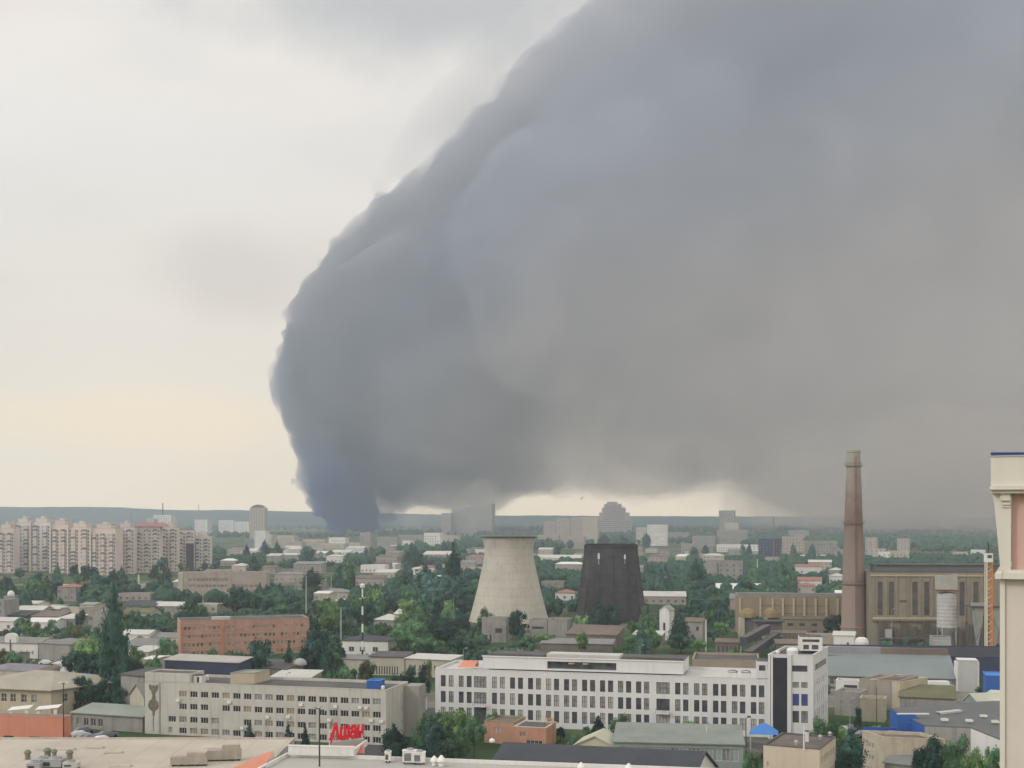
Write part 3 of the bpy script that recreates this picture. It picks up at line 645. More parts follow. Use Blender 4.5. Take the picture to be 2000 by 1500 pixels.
CLEAR.append((325, 1288, 466, 1335, 318))
house('shed', 'dark roofed shed with a silver dome beyond the precast building', 'shed', 468, 330, 560, 326, 6.6, 12, grey_c, tar, 'shed', rise=.8, mark=None)
house('shed', 'low shed with a light stepped roof next to the navy hall', 'shed', 530, 318, 606, 316, 5.6, 9, grey_c, light_roof, 'shed', rise=.7)
roof_mound(612, 1338, 275, 6.6, 4, .9, white_metal, R(-4), 'low white curved canopy behind the precast building roof edge', 'canopy', 'canopy')
b = MB(); b.lathe([(1.9, 0), (1.9, .5), (1.6, 1.1), (.9, 1.6), (.1, 1.8)], grey_metal, 16); tag(b.build('metal_dome', loc=(X(586, 333), 333, 7.0)), 'shiny silver dome among dark trees by the navy hall', 'dome')
house('white_house', 'low white house with dark window groups beyond the brick building', 'house', 668, 421, 758, 418, 4.7, 12, white_r, slate, 'hip', rise=1.3, wins=[(2.4, 1.0, 1.9, 1.7), (6.3, 1.0, .8, 1.7), (7.5, 1.0, .8, 1.7), (10.9, 1.0, 1.9, 1.7)], parts=True, mark='the low white house')
CLEAR.append((680, 1248, 755, 1275, 418))
house('garage_row', 'long cream garage row with upright slots behind the blue roof cabin', 'garages', 722, 366, 790, 364, 5.4, 9, cream, tar, 'shed', rise=.5, wins=[(2 + i * .8, .3, .35, 2.4) for i in range(9)], mark='the cream garage row')
house('garage_row', 'cream garage row with small dark windows ending at the white office', 'garages', 792, 363, 880, 358, 5.2, 9, cream, light_roof, 'shed', rise=.4, wins=[(1.2 + i * 1.6, 2.2, .5, 1.3) for i in range(8)])
house('shed', 'sloping grey shed stepping down from the low white house', 'shed', 640, 372, 720, 368, 4.2, 7, cream, grey_roof, 'shed', rise=.4, k=0)
house('cottage', 'small grey cottage with stepped eaves among trees', 'cottage', 730, 512, 772, 508, 4.2, 9, grey_c, light_roof, 'hip', rise=2.2, wins=rows_cols(1, 7, 3, (1,), .9, 1.3))
house('cottage', 'grey roofed cottage half hidden by trees near the pale tower', 'cottage', 770, 545, 815, 535, 4.2, 8, grey_c, light_roof, 'gable', rise=2.4)
house('arched_hall', 'white hall whose front rises into a round arched gable', 'hall', -50, 413, 74, 408, 5.0, 14, white_r, grey_roof, 'gable', rise=1.2, wins=[(fx(p, -50, 413, 74, 408), 1.3, .6, 1.3) for p in (-20, 5, 40, 51, 62)], parts=True, mark='the arched white hall')
b = MB(); cx = fx(21, -50, 413, 74, 408); pr = [(-2.1, 4.9), (-2.1, 7.0)] + [(-2.1 + 4.2 * (.5 - .5 * math.cos(math.pi * i / 10)), 7.0 + 1.3 * math.sin(math.pi * i / 10)) for i in range(1, 10)] + [(2.1, 7.0), (2.1, 4.9)]
f0 = [(cx + x, -.25, z) for x, z in pr]; f1 = [(x, 1.2, z) for x, y, z in f0]; b.poly(f0, white_r); b.poly(f1[::-1], white_r)
for i in range(len(f0)): j = (i + 1) % len(f0); b.poly([f0[i], f0[j], f1[j], f1[i]], white_r)
b.box(cx - .22, -.29, 1.6, cx + .22, -.255, 6.2, glass); b.build('gable', MARKS and bpy.data.objects[[o.name for o in bpy.data.objects if o.name.startswith('arched_hall')][0]])
house('shed', 'blank grey shed wall beside the arched white hall', 'shed', 76, 406, 136, 400, 5.4, 10, grey_c, grey_roof, 'shed', rise=.6, k=.3)
house('shop', 'small shop with a white roof and a bright blue wall', 'shop', 152, 357, 203, 352, 5.4, 7, blue, light_roof, 'shed', rise=1.6, mark='the blue walled shop')
house('shed', 'small white shed beside the blue walled shop', 'shed', 104, 362, 150, 358, 3.8, 6, white_r, light_roof, 'shed', rise=.7)
house('pavilion', 'low pavilion with a curved violet grey roof behind the hipped roof', 'pavilion', -10, 335, 72, 330, 5.4, 9, cream, mat('violet_grey_roof', (.22, .21, .25), .8), 'vault', rise=1.2)
house('pavilion', 'row of white dormers before the curved violet grey roof', 'pavilion', 18, 322, 66, 318, 4.6, 5, white_r, white_metal, 'gable', rise=.7, wins=rows_cols(.6, 5.2, 4, (1.2,), .7, 1.4))
house('annex', 'low grey annex between the poplars and the mosaic end', 'annex', 236, 292, 280, 288, 9.6, 9, grey_c, tar, 'shed', rise=.5, wins=rows_cols(.8, 3.8, 2, (1.5, 4.5), 1.2, 1.3))
house('cottage', 'small cottage with a pale steep roof against the mosaic end', 'cottage', 254, 279, 281, 276, 6.8, 8, cream, grey_roof, 'gable', rise=2.4, ridge='y')
house('long_grey_building', 'long pinkish grey three storey building with a stepped roof above the trees', 'institute', 349, 660, 520, 664, 17.0, 18, pink_c, grey_roof, mark='the long pinkish grey building',
      wins=[(5.5 + 2.1 * i, z, 1.5, 1.5) for i in range(10) for z in (9.2, 12.6)] + [(28 + 2.4 * i, z, 1.5, 1.3) for i in range(7) for z in (5.6, 9.2)], panes=[glass_grey])
CLEAR.append((348, 1120, 440, 1170, 640))
rt = bpy.data.objects[[o.name for o in bpy.data.objects if o.name.startswith('long_grey')][0]]
b = MB(); b.box(-.3, -.3, 0, 2.2, 4, 17.4, mat('pale_corner', (.46, .43, .36), .9)); b.build('corner_pier', rt); b = MB(); b.box(13, 4, 16.9, 32, 9, 18.4, pink_c); b.build('roof_storey', rt)

# hall with the teal grey roof
hall = house('long_hall', 'long low hall with teal grey roof, brown ridge band and clerestory windows', 'hall', 1618, 340, 1866, 333, 3.2, 14, grey_c, teal_roof, 'shed', rise=4.6, eave=.5, mark='the teal roofed hall',
             wins=[(.4 + i * 1.28, .7, 1.1, 2.0) for i in range(26)], parts=True, fr=frame_white, panes=[glass_grey, glass], mull=1)
b = MB(); b.box(0, 14.1, 3, hall['W'] * .45, 16, 9.8, mat('pale_violet_band', (.25, .25, .28), .8, .1)); b.box(hall['W'] * .45 + .01, 14.1, 3, hall['W'], 16, 9.7, brown_roof); b.build('ridge_monitor', hall)
e = MB(); e.box(0, 0, 0, 4.9, 5, 8.4, mat('pale_end_wall', (.42, .44, .44), .8, .06, .2, .1)); e.box(-.5, .3, 0, -.02, 5, 7.8, white_r); e.box(4.92, .2, 0, 5.3, 5, 8.1, white_r); e.box(-.1, -.1, 8.403, 5.0, 5.1, 8.55, white_metal)
e.build('end_wall', hall, loc=(hall['W'] + .6, -1.5, 0))
CLEAR.append((1625, 1280, 1905, 1370, 330))
house('dark_warehouse', 'very long low warehouse with a black navy roof behind the teal roofed hall', 'warehouse', 1612, 352, 2020, 346, 7.4, 30, navy, mat('black_navy_roof', (.022, .025, .038), .8, .15, .1), parapet=.1, mark=None)
house('stucco_block', 'white rounded annex with small round window behind the dark warehouse', 'annex', 1628, 389, 1668, 387, 9.6, 8, white_r, light_roof, 'vault', rise=1.0, wins=[(4, 6.8, .7, .7)])
b = MB(); b.lathe([(2.2, 0), (2.2, 7.8), (1.7, 8.9), (.8, 9.3)], white_r, 16); tag(b.build('storage_tank', loc=(X(1683, 386), 386, 0)), 'stubby pale tank beside the white rounded annex', 'tank')

# low buildings in front of the hall
house('low_block', 'grey block with two small dark windows beside the office tower', 'building', 1630, 292, 1678, 289, 5.6, 7, grey_c, grey_roof, wins=[(1.6, 2.6, .6, 1.0), (3.7, 2.6, .6, 1.0)], parts=True)
house('low_block', 'narrow white topped block beside the office tower', 'building', 1632, 305, 1677, 303, 6.4, 5, white_r, tar_brown, wins=[(2, 4.6, 3.2, .9)])
house('low_block', 'plain taupe block with a dark flat roof before the teal roofed hall', 'building', 1678, 301, 1755, 298, 7.2, 12, mat('taupe_render', (.34, .31, .27), .9, .08, .2, .3), tar_brown, k=.35, mark='the taupe block', side=[(1, 1, .01, .01)])
house('low_block', 'light sand coloured block with a slanting wall behind the blue gable', 'building', 1757, 297, 1812, 306, 7.0, 8, mat('sand_render', (.50, .45, .34), .9, .08, .3, .25), tar_brown)
house('low_block', 'small pale yellow block standing before the taupe block', 'building', 1679, 283, 1728, 281, 5.3, 5, mat('pale_yellow_render', (.48, .45, .36), .9, .1, .4, .3), mat('taupe_roof', (.28, .26, .235), .9, .1))
house('low_shed', 'flat shed with an olive and teal roof beside the slate warehouse', 'shed', 1757, 291, 1866, 287, 4.4, 15, grey_c, olive_roof, 'shed', rise=1.0, k=0)

# slate warehouse and blue gable
sw = MB(); root = tag(empty('slate_warehouse', (0, 0, 0)), 'big slate grey roofed warehouse with white skylights and a blue gable', 'warehouse')
def rp(px, py, z): Y = F * (H - z) / (py - HY); return Vector((X(px, Y), Y, z))
q = [rp(1738, 1383, 8.0), rp(1990, 1366, 8.4), rp(1990, 1446, 6.9), rp(1953, 1443, 7.0), rp(1896, 1420, 7.2), rp(1806, 1416, 7.2)]
rm_ = mat('slate_sheet', (.125, .135, .14), .75, .08, .2)
b = MB(); b.poly(q, rm_); b.poly([p - Vector((0, 0, .25)) for p in q][::-1], rm_)
for i in range(6): j = (i + 1) % 6; b.poly([q[i], q[j], q[j] - Vector((0, 0, .25)), q[i] - Vector((0, 0, .25))], rm_)
b.build('roof', root)
b = MB()
for i, m_ in ((0, blue), (1, grey_c), (2, white_r), (3, white_r), (4, grey_c), (5, blue)):
    j = (i + 1) % 6; a_, c_ = q[i] - Vector((0, 0, .26)), q[j] - Vector((0, 0, .26)); b.poly([a_, c_, Vector((c_.x, c_.y, 0)), Vector((a_.x, a_.y, 0))], m_)
b.build('wall', root); FOOT.append((62, 210, 115, 262))
for px, py in ((1845, 1407), (1893, 1409), (1921, 1400), (1944, 1411)):
    b = MB(); p = rp(px, py, 7.75); b.box(-.6, -.5, 0, .6, .5, .35, white_metal); b.box(-.5, -.4, .355, .5, .4, .42, light_roof); b.build('skylight', root, loc=p)
b = MB(); p = rp(1836, 1392, 8.1); b.poly([p, p + Vector((5.3, 2.2, .15)), p + Vector((5.0, 3.6, .15)), p + Vector((-.5, 1.3, 0))], light_roof); b.poly([p - Vector((0, 0, .4)), p + Vector((5.3, 2.2, -.25)), p + Vector((5.3, 2.2, .15)), p], light_roof); b.build('ribbed_roof_light', root)
b = MB(); gp0 = rp(1729, 1383, 8.3); gx = gp0.x
b.box(0, 0, 0, 3.4, .3, 8.3, blue); b.box(-.05, -.05, 8.305, 6.2, .5, 8.5, white_metal); b.poly([(3.4, 0, 0), (7.2, -2.0, 0), (7.2, -2.0, 4.8), (3.4, 0, 8.3)], blue); b.poly([(3.4, .3, 8.3), (7.2, -1.7, 4.8), (7.2, -1.7, 0), (3.4, .3, 0)], blue); b.build('blue_gable', root, loc=(gx, gp0.y - 8, 0))
bw = mat('blue_white_banner', (.25, .38, .62), .6, .5, 2.5)
b = MB(); p = rp(1762, 1408, 6.6); b.box(0, 0, 0, 5.6, .3, 1.3, blue); b.box(.3, -.06, .15, 5.0, -.005, .45, bw); b.box(0, -.8, 1.31, 5.8, .3, 1.42, bright_blue); tag(b.build('shop_awning', loc=(p.x, p.y - 2, p.z - 1.3), rz=R(6)), 'blue and white awning box under the slate roof edge', 'awning')
house('white_cabin', 'small white cabin with dark roof and two windows below the blue awning', 'cabin', 1762, 226, 1808, 223, 6.0, 5, white_r, slate, z0=0, wins=[(.7, 3.9, .5, 1.0), (3.0, 3.9, .5, 1.0)], parts=True, k=.3)
b = MB(); b.box(0, 0, 0, 9.5, .25, 5.0, blue); tag(b.build('blue_fence', loc=(X(1686, 246), 246, 0), rz=R(-8)), 'low blue metal fence running up to the blue gable', 'fence')
house('blue_house', 'grey green gabled hut with pale ribbed roof and blue side walls', 'hut', 1884, 272, 1908, 270, 6.6, 7, mat('grey_green_sheet', (.25, .30, .28), .8, .1), mat('pale_ribbed_roof', (.50, .52, .44), .7, .06, lines=(.5, .3, 0)), 'gable', ridge='y', rise=1.4, eave=.3, wins=[(1.1, 3.6, .5, .7)], k=.6)
house('blue_house', 'blue walled shed with a pale ribbed roof beside the grey green hut', 'shed', 1911, 272, 1975, 269, 6.5, 7, blue, MATS['pale_ribbed_roof'], 'shed', rise=1.2, k=.3)
house('blue_box', 'plain bright blue box building touching the pale high rise', 'building', 1926, 300, 1990, 298, 8.3, 8, blue, bright_blue, parapet=.1, coping=bright_blue)

# beige building at the lower edge
house('beige_building', 'beige flat roofed building with blank end wall and dark roof', 'building', 1491, 199.5, 1601, 195.5, 10.0, 12.5, mat('beige_render', (.56, .49, .40), .9, .05, .2, .15), tar_brown, parapet=.15, coping=tar, k=0,
      side=[(1.5 + i * 1.7, z, 1.0, 1.2) for i in range(7) for z in (7.4, 4.6)], parts=True, mark='the beige flat roofed building', wins=[(.6, 6.6, .3, .8)])
b = MB(); b.box(-.25, -.25, 0, .25, .25, 1.7, white_r); b.box(-.32, -.32, 1.7, .32, .32, 1.85, tar); tag(b.build('chimney_stack', loc=(X(1576, 203), 203, 9.9)), 'tall thin white stack on the dark roof of the beige building', 'chimney')
for px, Y, lab in ((1555, 200, 'dark hooded roof vent beside the thin white stack'), (1602, 205, 'pale roof vent on the far edge of the dark roof'), (1621, 208, 'leaning white roof vent at the roof corner')):
    b = MB(); b.lathe([(.25, 0), (.25, .5), (.42, .52), (.1, .85)], grey_metal, 8); tag(b.build('roof_vent', loc=(X(px, Y), Y, 9.9)), lab, 'roof vent', 'vents on the dark roof')
house('beige_block', 'beige three storey block with rows of small windows behind the slim tree', 'building', 1684, 222, 1727, 215, 8.4, 9, mat('buff_render', (.46, .41, .33), .9, .1, .4, .3), tar_brown, k=.5, wins=[(.5 + i * .95, z, .55, .9) for i in range(4) for z in (1.5, 3.7, 5.9)], parts=True)
house('garage', 'white garage with two tall white doors behind the beige block', 'garage', 1724, 236, 1784, 233, 5.2, 5, grey_c, grey_roof, wins=[(.4, 2.0, 1.1, 2.6), (2.3, 2.0, 1.1, 2.6)], parts=True, panes=[white_metal])
house('shed', 'grey shed roof between the beige block and the lower trees', 'shed', 1728, 212, 1790, 209, 4.6, 8, grey_c, mat('plain_grey_sheet', (.20, .215, .21), .8, .1), 'shed', rise=1.3)
# glazed workshop, slate gable, orange house
gl = house('workshop', 'long low workshop with grey green roof and glazed front', 'workshop', 1200, 226, 1452, 223, 5.6, 15, mat('grey_green_cladding', (.28, .33, .31), .7, .08), mat('grey_green_roof', (.22, .25, .235), .8, .12, .2), 'shed', rise=.9,
           wins=[(1 + i * 1.55, 2.6, 1.4, 2.3) for i in range(14)], parts=True, panes=[mat('frosted_glass', (.30, .36, .36), .5, .2), glass_grey], mark='the glazed workshop')
house('small_gable', 'small pale yellow gabled end beside the glazed workshop', 'shed', 1124, 229, 1199, 227, 4.6, 8, mat('pale_yellow_sheet', (.50, .50, .36), .8, .1), mat('yellow_grey_roof', (.45, .46, .36), .8, .1), 'gable', ridge='y', rise=1.7)
house('orange_house', 'low orange terrace house with white windows, the part by the trees', 'house', 946, 256, 1004, 254, 4.5, 8, orange_r, tar_brown, parapet=.2, coping=mat('dull_green_trim', (.25, .25, .16), .8), wins=[(2.3, 2.3, .5, 1.1), (3.1, 2.3, .5, 1.1)], parts=True, panes=[frame_white])
house('orange_house', 'low orange terrace house with a dark entrance and overhanging edge', 'house', 1004, 251, 1066, 249, 4.2, 8, mat('red_orange_render', (.52, .27, .19), .85, .08, .3, .15), tar, parapet=.15, coping=light_roof, wins=[(1.2, 2.2, .5, 1.1), (1.9, 2.2, .5, 1.1), (2.6, .1, 3.4, 1.5)], parts=True, panes=[glass])
house('orange_house', 'short orange annex with white openings beside the dark conifer', 'annex', 1067, 254, 1082, 254, 4.4, 6, orange_r, tar_brown)
sg = house('slate_gable_building', 'long building with dark slate gable roof and white gable end', 'building', 956, 200, 1350, 192, 6.0, 11, white_r, slate, 'gable', rise=3.3, eave=.5, mark='the dark slate gable roof', k=.25)
b = MB(); b.lathe([(.1, 0), (.5, .1), (.5, .4), (.1, .7)], white_metal, 12); tag(b.build('roof_ventilator', loc=(X(961, 204.6), 204.6, 9.5)), 'white ball ventilator at the end of the dark slate ridge', 'ventilator', 'white roof ventilators')
# blue tent
b = MB(); n = 4
for (s0, z0_), (s1, z1) in zip([(3.9, 4.9), (3.3, 5.3), (1.6, 6.2)], [(3.3, 5.3), (1.6, 6.2), (.02, 6.9)]):
    for i in range(4):
        a0, a1 = math.pi / 2 * i + .6, math.pi / 2 * (i + 1) + .6
        b.poly([(math.cos(a0) * s0, math.sin(a0) * s0 * .8, z0_), (math.cos(a1) * s0, math.sin(a1) * s0 * .8, z0_), (math.cos(a1) * s1, math.sin(a1) * s1 * .8, z1), (math.cos(a0) * s1, math.sin(a0) * s1 * .8, z1)], bright_blue)
for i in range(4): a0 = math.pi / 2 * i + .6; b.bar((math.cos(a0) * 3.7, math.sin(a0) * 3.0, 0), (math.cos(a0) * 3.7, math.sin(a0) * 3.0, 5), .06, white_metal)
tag(b.build('tent', loc=(X(1492, 240), 240, 0)), 'bright blue peaked tent roof before the white office tower', 'tent')
# ---------------------------------------------------------------- cooling towers, chimney, power hall
ct_m = mat('cooling_concrete', (.47, .45, .40), .95, .10, .12, .30, lines=(3.4, .13, 2))
ctr = tag(empty('cooling_tower', (X(994, 527), 527, 0)), 'pale concrete cooling tower with a waisted shape and banded shell', 'cooling tower'); s = 4.55
def rz_(py): return zt(py, 527)
prof = [(17.3, 2.6), (16.2, 6), (14.9, 11), (13.6, 16), (12.5, 21), (11.5, 25.5), (10.75, 29), (10.4, 31.5), (10.5, 34), (10.95, 36.3), (11.5, 38.2)]
b = MB(); b.lathe(prof, ct_m, 64, cap=False); b.lathe([(r_ - .5, z) for r_, z in prof], ct_m, 64, cap=False)
b.build('shell', ctr, smooth=True)
b = MB(); b.lathe([(10.9, 38.2), (11.9, 38.2), (11.9, 38.5), (10.9, 38.5)], dark_metal, 64, cap=False)
b.lathe([(11.75, 38.95), (11.85, 38.95), (11.85, 39.05), (11.75, 39.05)], grey_metal, 48, cap=False)
for i in range(48): t = 2 * math.pi * i / 48; b.bar((math.cos(t) * 11.8, math.sin(t) * 11.8, 38.5), (math.cos(t) * 11.8, math.sin(t) * 11.8, 39.4), .05, grey_metal, 4)
b.lathe([(11.75, 39.35), (11.88, 39.35), (11.88, 39.45), (11.75, 39.45)], grey_metal, 48, cap=False)
b.build('gallery', ctr)
b = MB()
for i in range(32):
    t0 = 2 * math.pi * i / 32; t1 = 2 * math.pi * (i + .5) / 32; t2 = 2 * math.pi * (i + 1) / 32
    for ta, tb in ((t0, t1), (t2, t1)): b.bar((math.cos(ta) * 18, math.sin(ta) * 18, 0), (math.cos(tb) * 17, math.sin(tb) * 17, 2.7), .22, grey_c, 5)
b.lathe([(18.6, 0), (18.6, .9), (18.2, .9), (18.2, .1)], grey_c, 48, cap=False); b.build('column_ring', ctr)
b = MB()
for z0_, z1 in ((14, 24), (3, 14)):
    pass
FOOT.append((X(994, 527) - 20, 507, X(994, 527) + 20, 547)); CLEAR.append((920, 1040, 1065, 1195, 525)); MARKS.append((994, 527, 'the pale cooling tower'))
# dark clad tower
dk = mat('dark_cladding', (.060, .057, .062), .9, .35, .25, .3, lines=(2.6, .3, 2))
dtr = tag(empty('cooling_tower', (X(1193, 566), 566, 0)), 'dark clad polygonal cooling tower with two holes near the top', 'cooling tower')
n = 14; b = MB(); prof = [(16.4, .6), (15.2, 9), (14.1, 17), (13.1, 24.5), (12.4, 29.5), (12.2, 33.6)]
o0 = len(b.v)
for r_, z in prof:
    for i in range(n): t = 2 * math.pi * (i + .5) / n; b.v.append((math.cos(t) * r_, math.sin(t) * r_, z))
for k_ in range(len(prof) - 1):
    for i in range(n):
        j = (i + 1) % n
        b.f.append([k_ * n + i, k_ * n + j, (k_ + 1) * n + j, (k_ + 1) * n + i]); b.m.append(b.slot(dk))
b.build('cladding', dtr)
for i in range(n):
    b = MB(); t = 2 * math.pi * (i + .5) / n
    for (r0, z0_), (r1, z1) in zip(prof, prof[1:]): b.bar((math.cos(t) * (r0 + .12), math.sin(t) * (r0 + .12), z0_), (math.cos(t) * (r1 + .12), math.sin(t) * (r1 + .12), z1), .14, dk, 4)
    b.build('rib', dtr)
b = MB(); b.lathe([(12.0, 33.5), (12.7, 33.5), (12.7, 34.0), (12.0, 34.0)], dark_metal, n, cap=False); b.lathe([(11.9, 34.0), (12.1, 34.6), (11.7, 34.6)], dark_metal, n, cap=False); b.build('rim', dtr)
hole_m = mat('pale_patch', (.62, .66, .68), .7, .1)
for px_, py_, w_, h_ in ((1170, 1092, 1.1, 2.6), (1221, 1092, .9, 2.0)):
    z = zt(py_, 553); xx = X(px_, 553) - X(1193, 566); yy = -math.sqrt(max(0, 12.75 ** 2 - xx ** 2)) - .1
    b = MB(); b.poly([(xx - w_ / 2, yy, z), (xx + w_ / 2, yy, z), (xx + w_ * .4, yy + .1, z + h_), (xx - w_ * .4, yy + .1, z + h_)], hole_m); b.poly([(xx - w_ * .1, yy - .01, z - 2.6), (xx + w_ * .15, yy - .01, z - 2.6), (xx + w_ * .1, yy - .01, z), (xx - w_ * .1, yy - .01, z)], hole_m); b.build('broken_panel', dtr)
FOOT.append((X(1193, 566) - 20, 546, X(1193, 566) + 20, 586)); CLEAR.append((1135, 1062, 1250, 1135, 565)); MARKS.append((1193, 566, 'the dark cooling tower'))
# small concrete houses round the pale tower
house('pump_house', 'two storey grey concrete pump house on open legs beside the pale tower', 'pump house', 941, 462, 988, 460, 9.2, 7, grey_c, tar_brown, wins=[(5.2, 3.6, 2.6, 1.7), (1.2, .1, 1.0, 2.6), (3.0, .1, .8, 2.6)], eave=.3)
house('pump_house', 'low grey concrete block with a flat slab before the pale tower', 'pump house', 1034, 470, 1069, 468, 7.8, 8, grey_c, tar_brown, wins=[(1.0, 4.3, 4.6, .9)])
house('pump_house', 'square grey concrete block ending the pump house group', 'pump house', 1070, 467, 1108, 465, 8.2, 8, grey_c, grey_roof, wins=[(.8, 1.0, 2.0, 1.2)])
house('long_shed', 'long brownish grey roofed shed before the poplar pair', 'shed', 1106, 448, 1204, 442, 4.4, 13, mat('sooty_wall', (.17, .155, .14), .9, .2), brown_roof, 'shed', rise=2.2, mark='the brownish shed')
house('long_shed', 'low dark shed with light broken roof edges behind the white office', 'shed', 1056, 432, 1196, 428, 2.6, 8, MATS['sooty_wall'], grey_roof, 'shed', rise=.9)
house('workshop', 'small shed with pale front half hidden in greenery near the dark tower', 'shed', 1236, 455, 1292, 452, 3.4, 8, grey_c, light_roof, 'shed', rise=.8)
house('kiosk', 'little white walled hut with dark opening beside the conveyor', 'hut', 1386, 375, 1404, 372, 3.4, 3, white_r, tar, wins=[(.8, .8, 1.3, 1.3)])
house('ruined_house', 'tall narrow white ruin with a dark arch among trees', 'ruin', 1288, 470, 1307, 468, 11.5, 5, white_r, green_roof, 'gable', rise=1.6, ridge='y', wins=[(1.5, 1.2, .9, 5.5)])
house('ruined_house', 'broken white walled house with tangled roof beside the tall ruin', 'ruin', 1332, 462, 1372, 459, 7.8, 6, grey_c, brown_roof, 'gable', rise=1.2, wins=[(.8, 4.5, 1.0, 1.6), (3.6, 1, 1.2, 1.8), (5.4, 4.5, 1.0, 1.5)])
# chimney
chm = bpy.data.materials.new('chimney_brick'); chm.use_nodes = True; nt = chm.node_tree; N = nt.nodes; L = nt.links; p = N['Principled BSDF']; p.inputs['Roughness'].default_value = .95; p.inputs['Specular IOR Level'].default_value = .1
g = N.new('ShaderNodeNewGeometry'); sx = N.new('ShaderNodeSeparateXYZ'); L.new(g.outputs['Position'], sx.inputs[0]); no = N.new('ShaderNodeTexNoise'); no.inputs['Scale'].default_value = .3; no.inputs['Detail'].default_value = 5; L.new(g.outputs['Position'], no.inputs[0])
ad = N.new('ShaderNodeMath'); ad.operation = 'MULTIPLY_ADD'; ad.inputs[1].default_value = 16; L.new(no.outputs[0], ad.inputs[0]); L.new(sx.outputs[2], ad.inputs[2])
r = N.new('ShaderNodeValToRGB'); mr_ = N.new('ShaderNodeMapRange'); mr_.inputs['From Min'].default_value = 8; mr_.inputs['From Max'].default_value = 80; L.new(ad.outputs[0], mr_.inputs[0]); L.new(mr_.outputs[0], r.inputs[0])
e = r.color_ramp.elements; e[0].position = 0; e[0].color = (.31, .25, .215, 1); e[1].position = 1; e[1].color = (.36, .34, .30, 1)
for q_, c_ in ((.45, (.26, .205, .18, 1)), (.66, (.20, .155, .14, 1)), (.82, (.28, .24, .21, 1))): x_ = e.new(q_); x_.color = c_
L.new(r.outputs[0], p.inputs['Base Color'])
cx, cy = X(1667, 462), 462
chr_ = tag(empty('chimney', (cx, cy, 0)), 'tall tapering brown brick chimney with ring bands', 'chimney')
b = MB(); b.lathe([(4.7, 0), (4.65, 5.4), (4.95, 5.5), (4.95, 5.9), (4.5, 6.0), (4.15, 22), (3.55, 40), (2.95, 58), (2.45, 71.2), (2.7, 71.3), (2.7, 72), (2.1, 72)], chm, 20); b.build('shaft', chr_, smooth=False)
for z, r_ in ((21.8, 4.15), (44.4, 3.42), (66, 2.65)):
    b = MB(); b.lathe([(r_ - .1, z), (r_ + .55, z), (r_ + .55, z + .25), (r_ - .1, z + .25)], rust, 20, cap=False)
    for i in range(16): t = 2 * math.pi * i / 16; b.bar((math.cos(t) * (r_ + .5), math.sin(t) * (r_ + .5), z + .25), (math.cos(t) * (r_ + .5), math.sin(t) * (r_ + .5), z + 1.2), .04, rust, 4)
    b.lathe([(r_ + .46, z + 1.15), (r_ + .54, z + 1.15), (r_ + .54, z + 1.25), (r_ + .46, z + 1.25)], rust, 20, cap=False); b.build('ring_gallery', chr_)
b = MB(); rs = mat('ladder_red', (.24, .11, .09), .8)
for dx in (-.3, .3): b.bar((dx, -4.95, 1), (dx, -2.75, 70), .07, rs, 4)
for i in range(110): t = i / 110; y = -4.95 + 2.2 * t; b.bar((-.3, y, 1 + 69 * t), (.3, y, 1 + 69 * t), .035, rs, 4)
b.build('ladder', chr_)
FOOT.append((cx - 7, cy - 7, cx + 7, cy + 7)); CLEAR.append((1640, 880, 1695, 1235, 460)); MARKS.append((1667, 460, 'the brick chimney'))
# power hall
phA = dict(pxL=1700, YL=452, pxR=2010, YR=448)
def hX(px): return fx(px, 1700, 452, 2010, 448)
slots = [(hX(p_), 10.9, 1.9, 12.4) for p_ in (1714, 1736, 1782, 1805, 1874, 1901)] + [(hX(1757), 15.6, 2.6, .9)]
ph = house('power_hall', 'large dull tan power hall with tall slot windows and dark roof monitor', 'power hall', h=26.6, D=30, wall=tan_g, roof=tar, wins=slots, parts=True, fr=rust, panes=[mat('dirty_glass', (.09, .09, .095), .6, .3)], mull=0, rail=5, mark='the tan power hall', parapet=.2, **phA)
CLEAR.append((1700, 1100, 1960, 1238, 445))
b = MB(); b.box(hX(1714), 4, 26.75, hX(1965), 12, 29.2, mat('monitor_grey', (.13, .14, .15), .8, .1)); b.box(hX(1712), 3.4, 29.2, hX(1967), 12.6, 29.5, tar); b.build('roof_monitor', ph)
b = MB(); b.box(hX(1704), -1.2, 9.6, hX(1838), -.01, 10.2, ochre); b.box(hX(1704), -1.1, 9.0, hX(1835), -.01, 9.595, tan_g); b.build('ledge', ph)
for p_ in (1704, 1728, 1749, 1771, 1795, 1818, 1845, 1864, 1889, 1915):
    b = MB(); x_ = hX(p_); b.box(x_, -.35, 10.3, x_ + .7, -.01, 25.2, tan_g); b.build('pilaster', ph)
b = MB(); b.box(0, -.45, 25.3, hX(1965), -.01, 25.8, ochre); b.build('cornice', ph)
b = MB()
for i in range(16): x_ = hX(1716) + i * 2.6; b.box(x_, -1.6, 0, x_ + .35, -.05, 8.9 - (i % 3), mat('sooty_steel', (.12, .115, .11), .8, .3)); 
b.box(hX(1712), -3.0, 2.4, hX(1830), -1.7, 3.0, MATS['sooty_steel']); b.box(hX(1726), -2.9, 3.02, hX(1738), -1.8, 6.0, grey_metal); b.build('pipe_rack', ph)
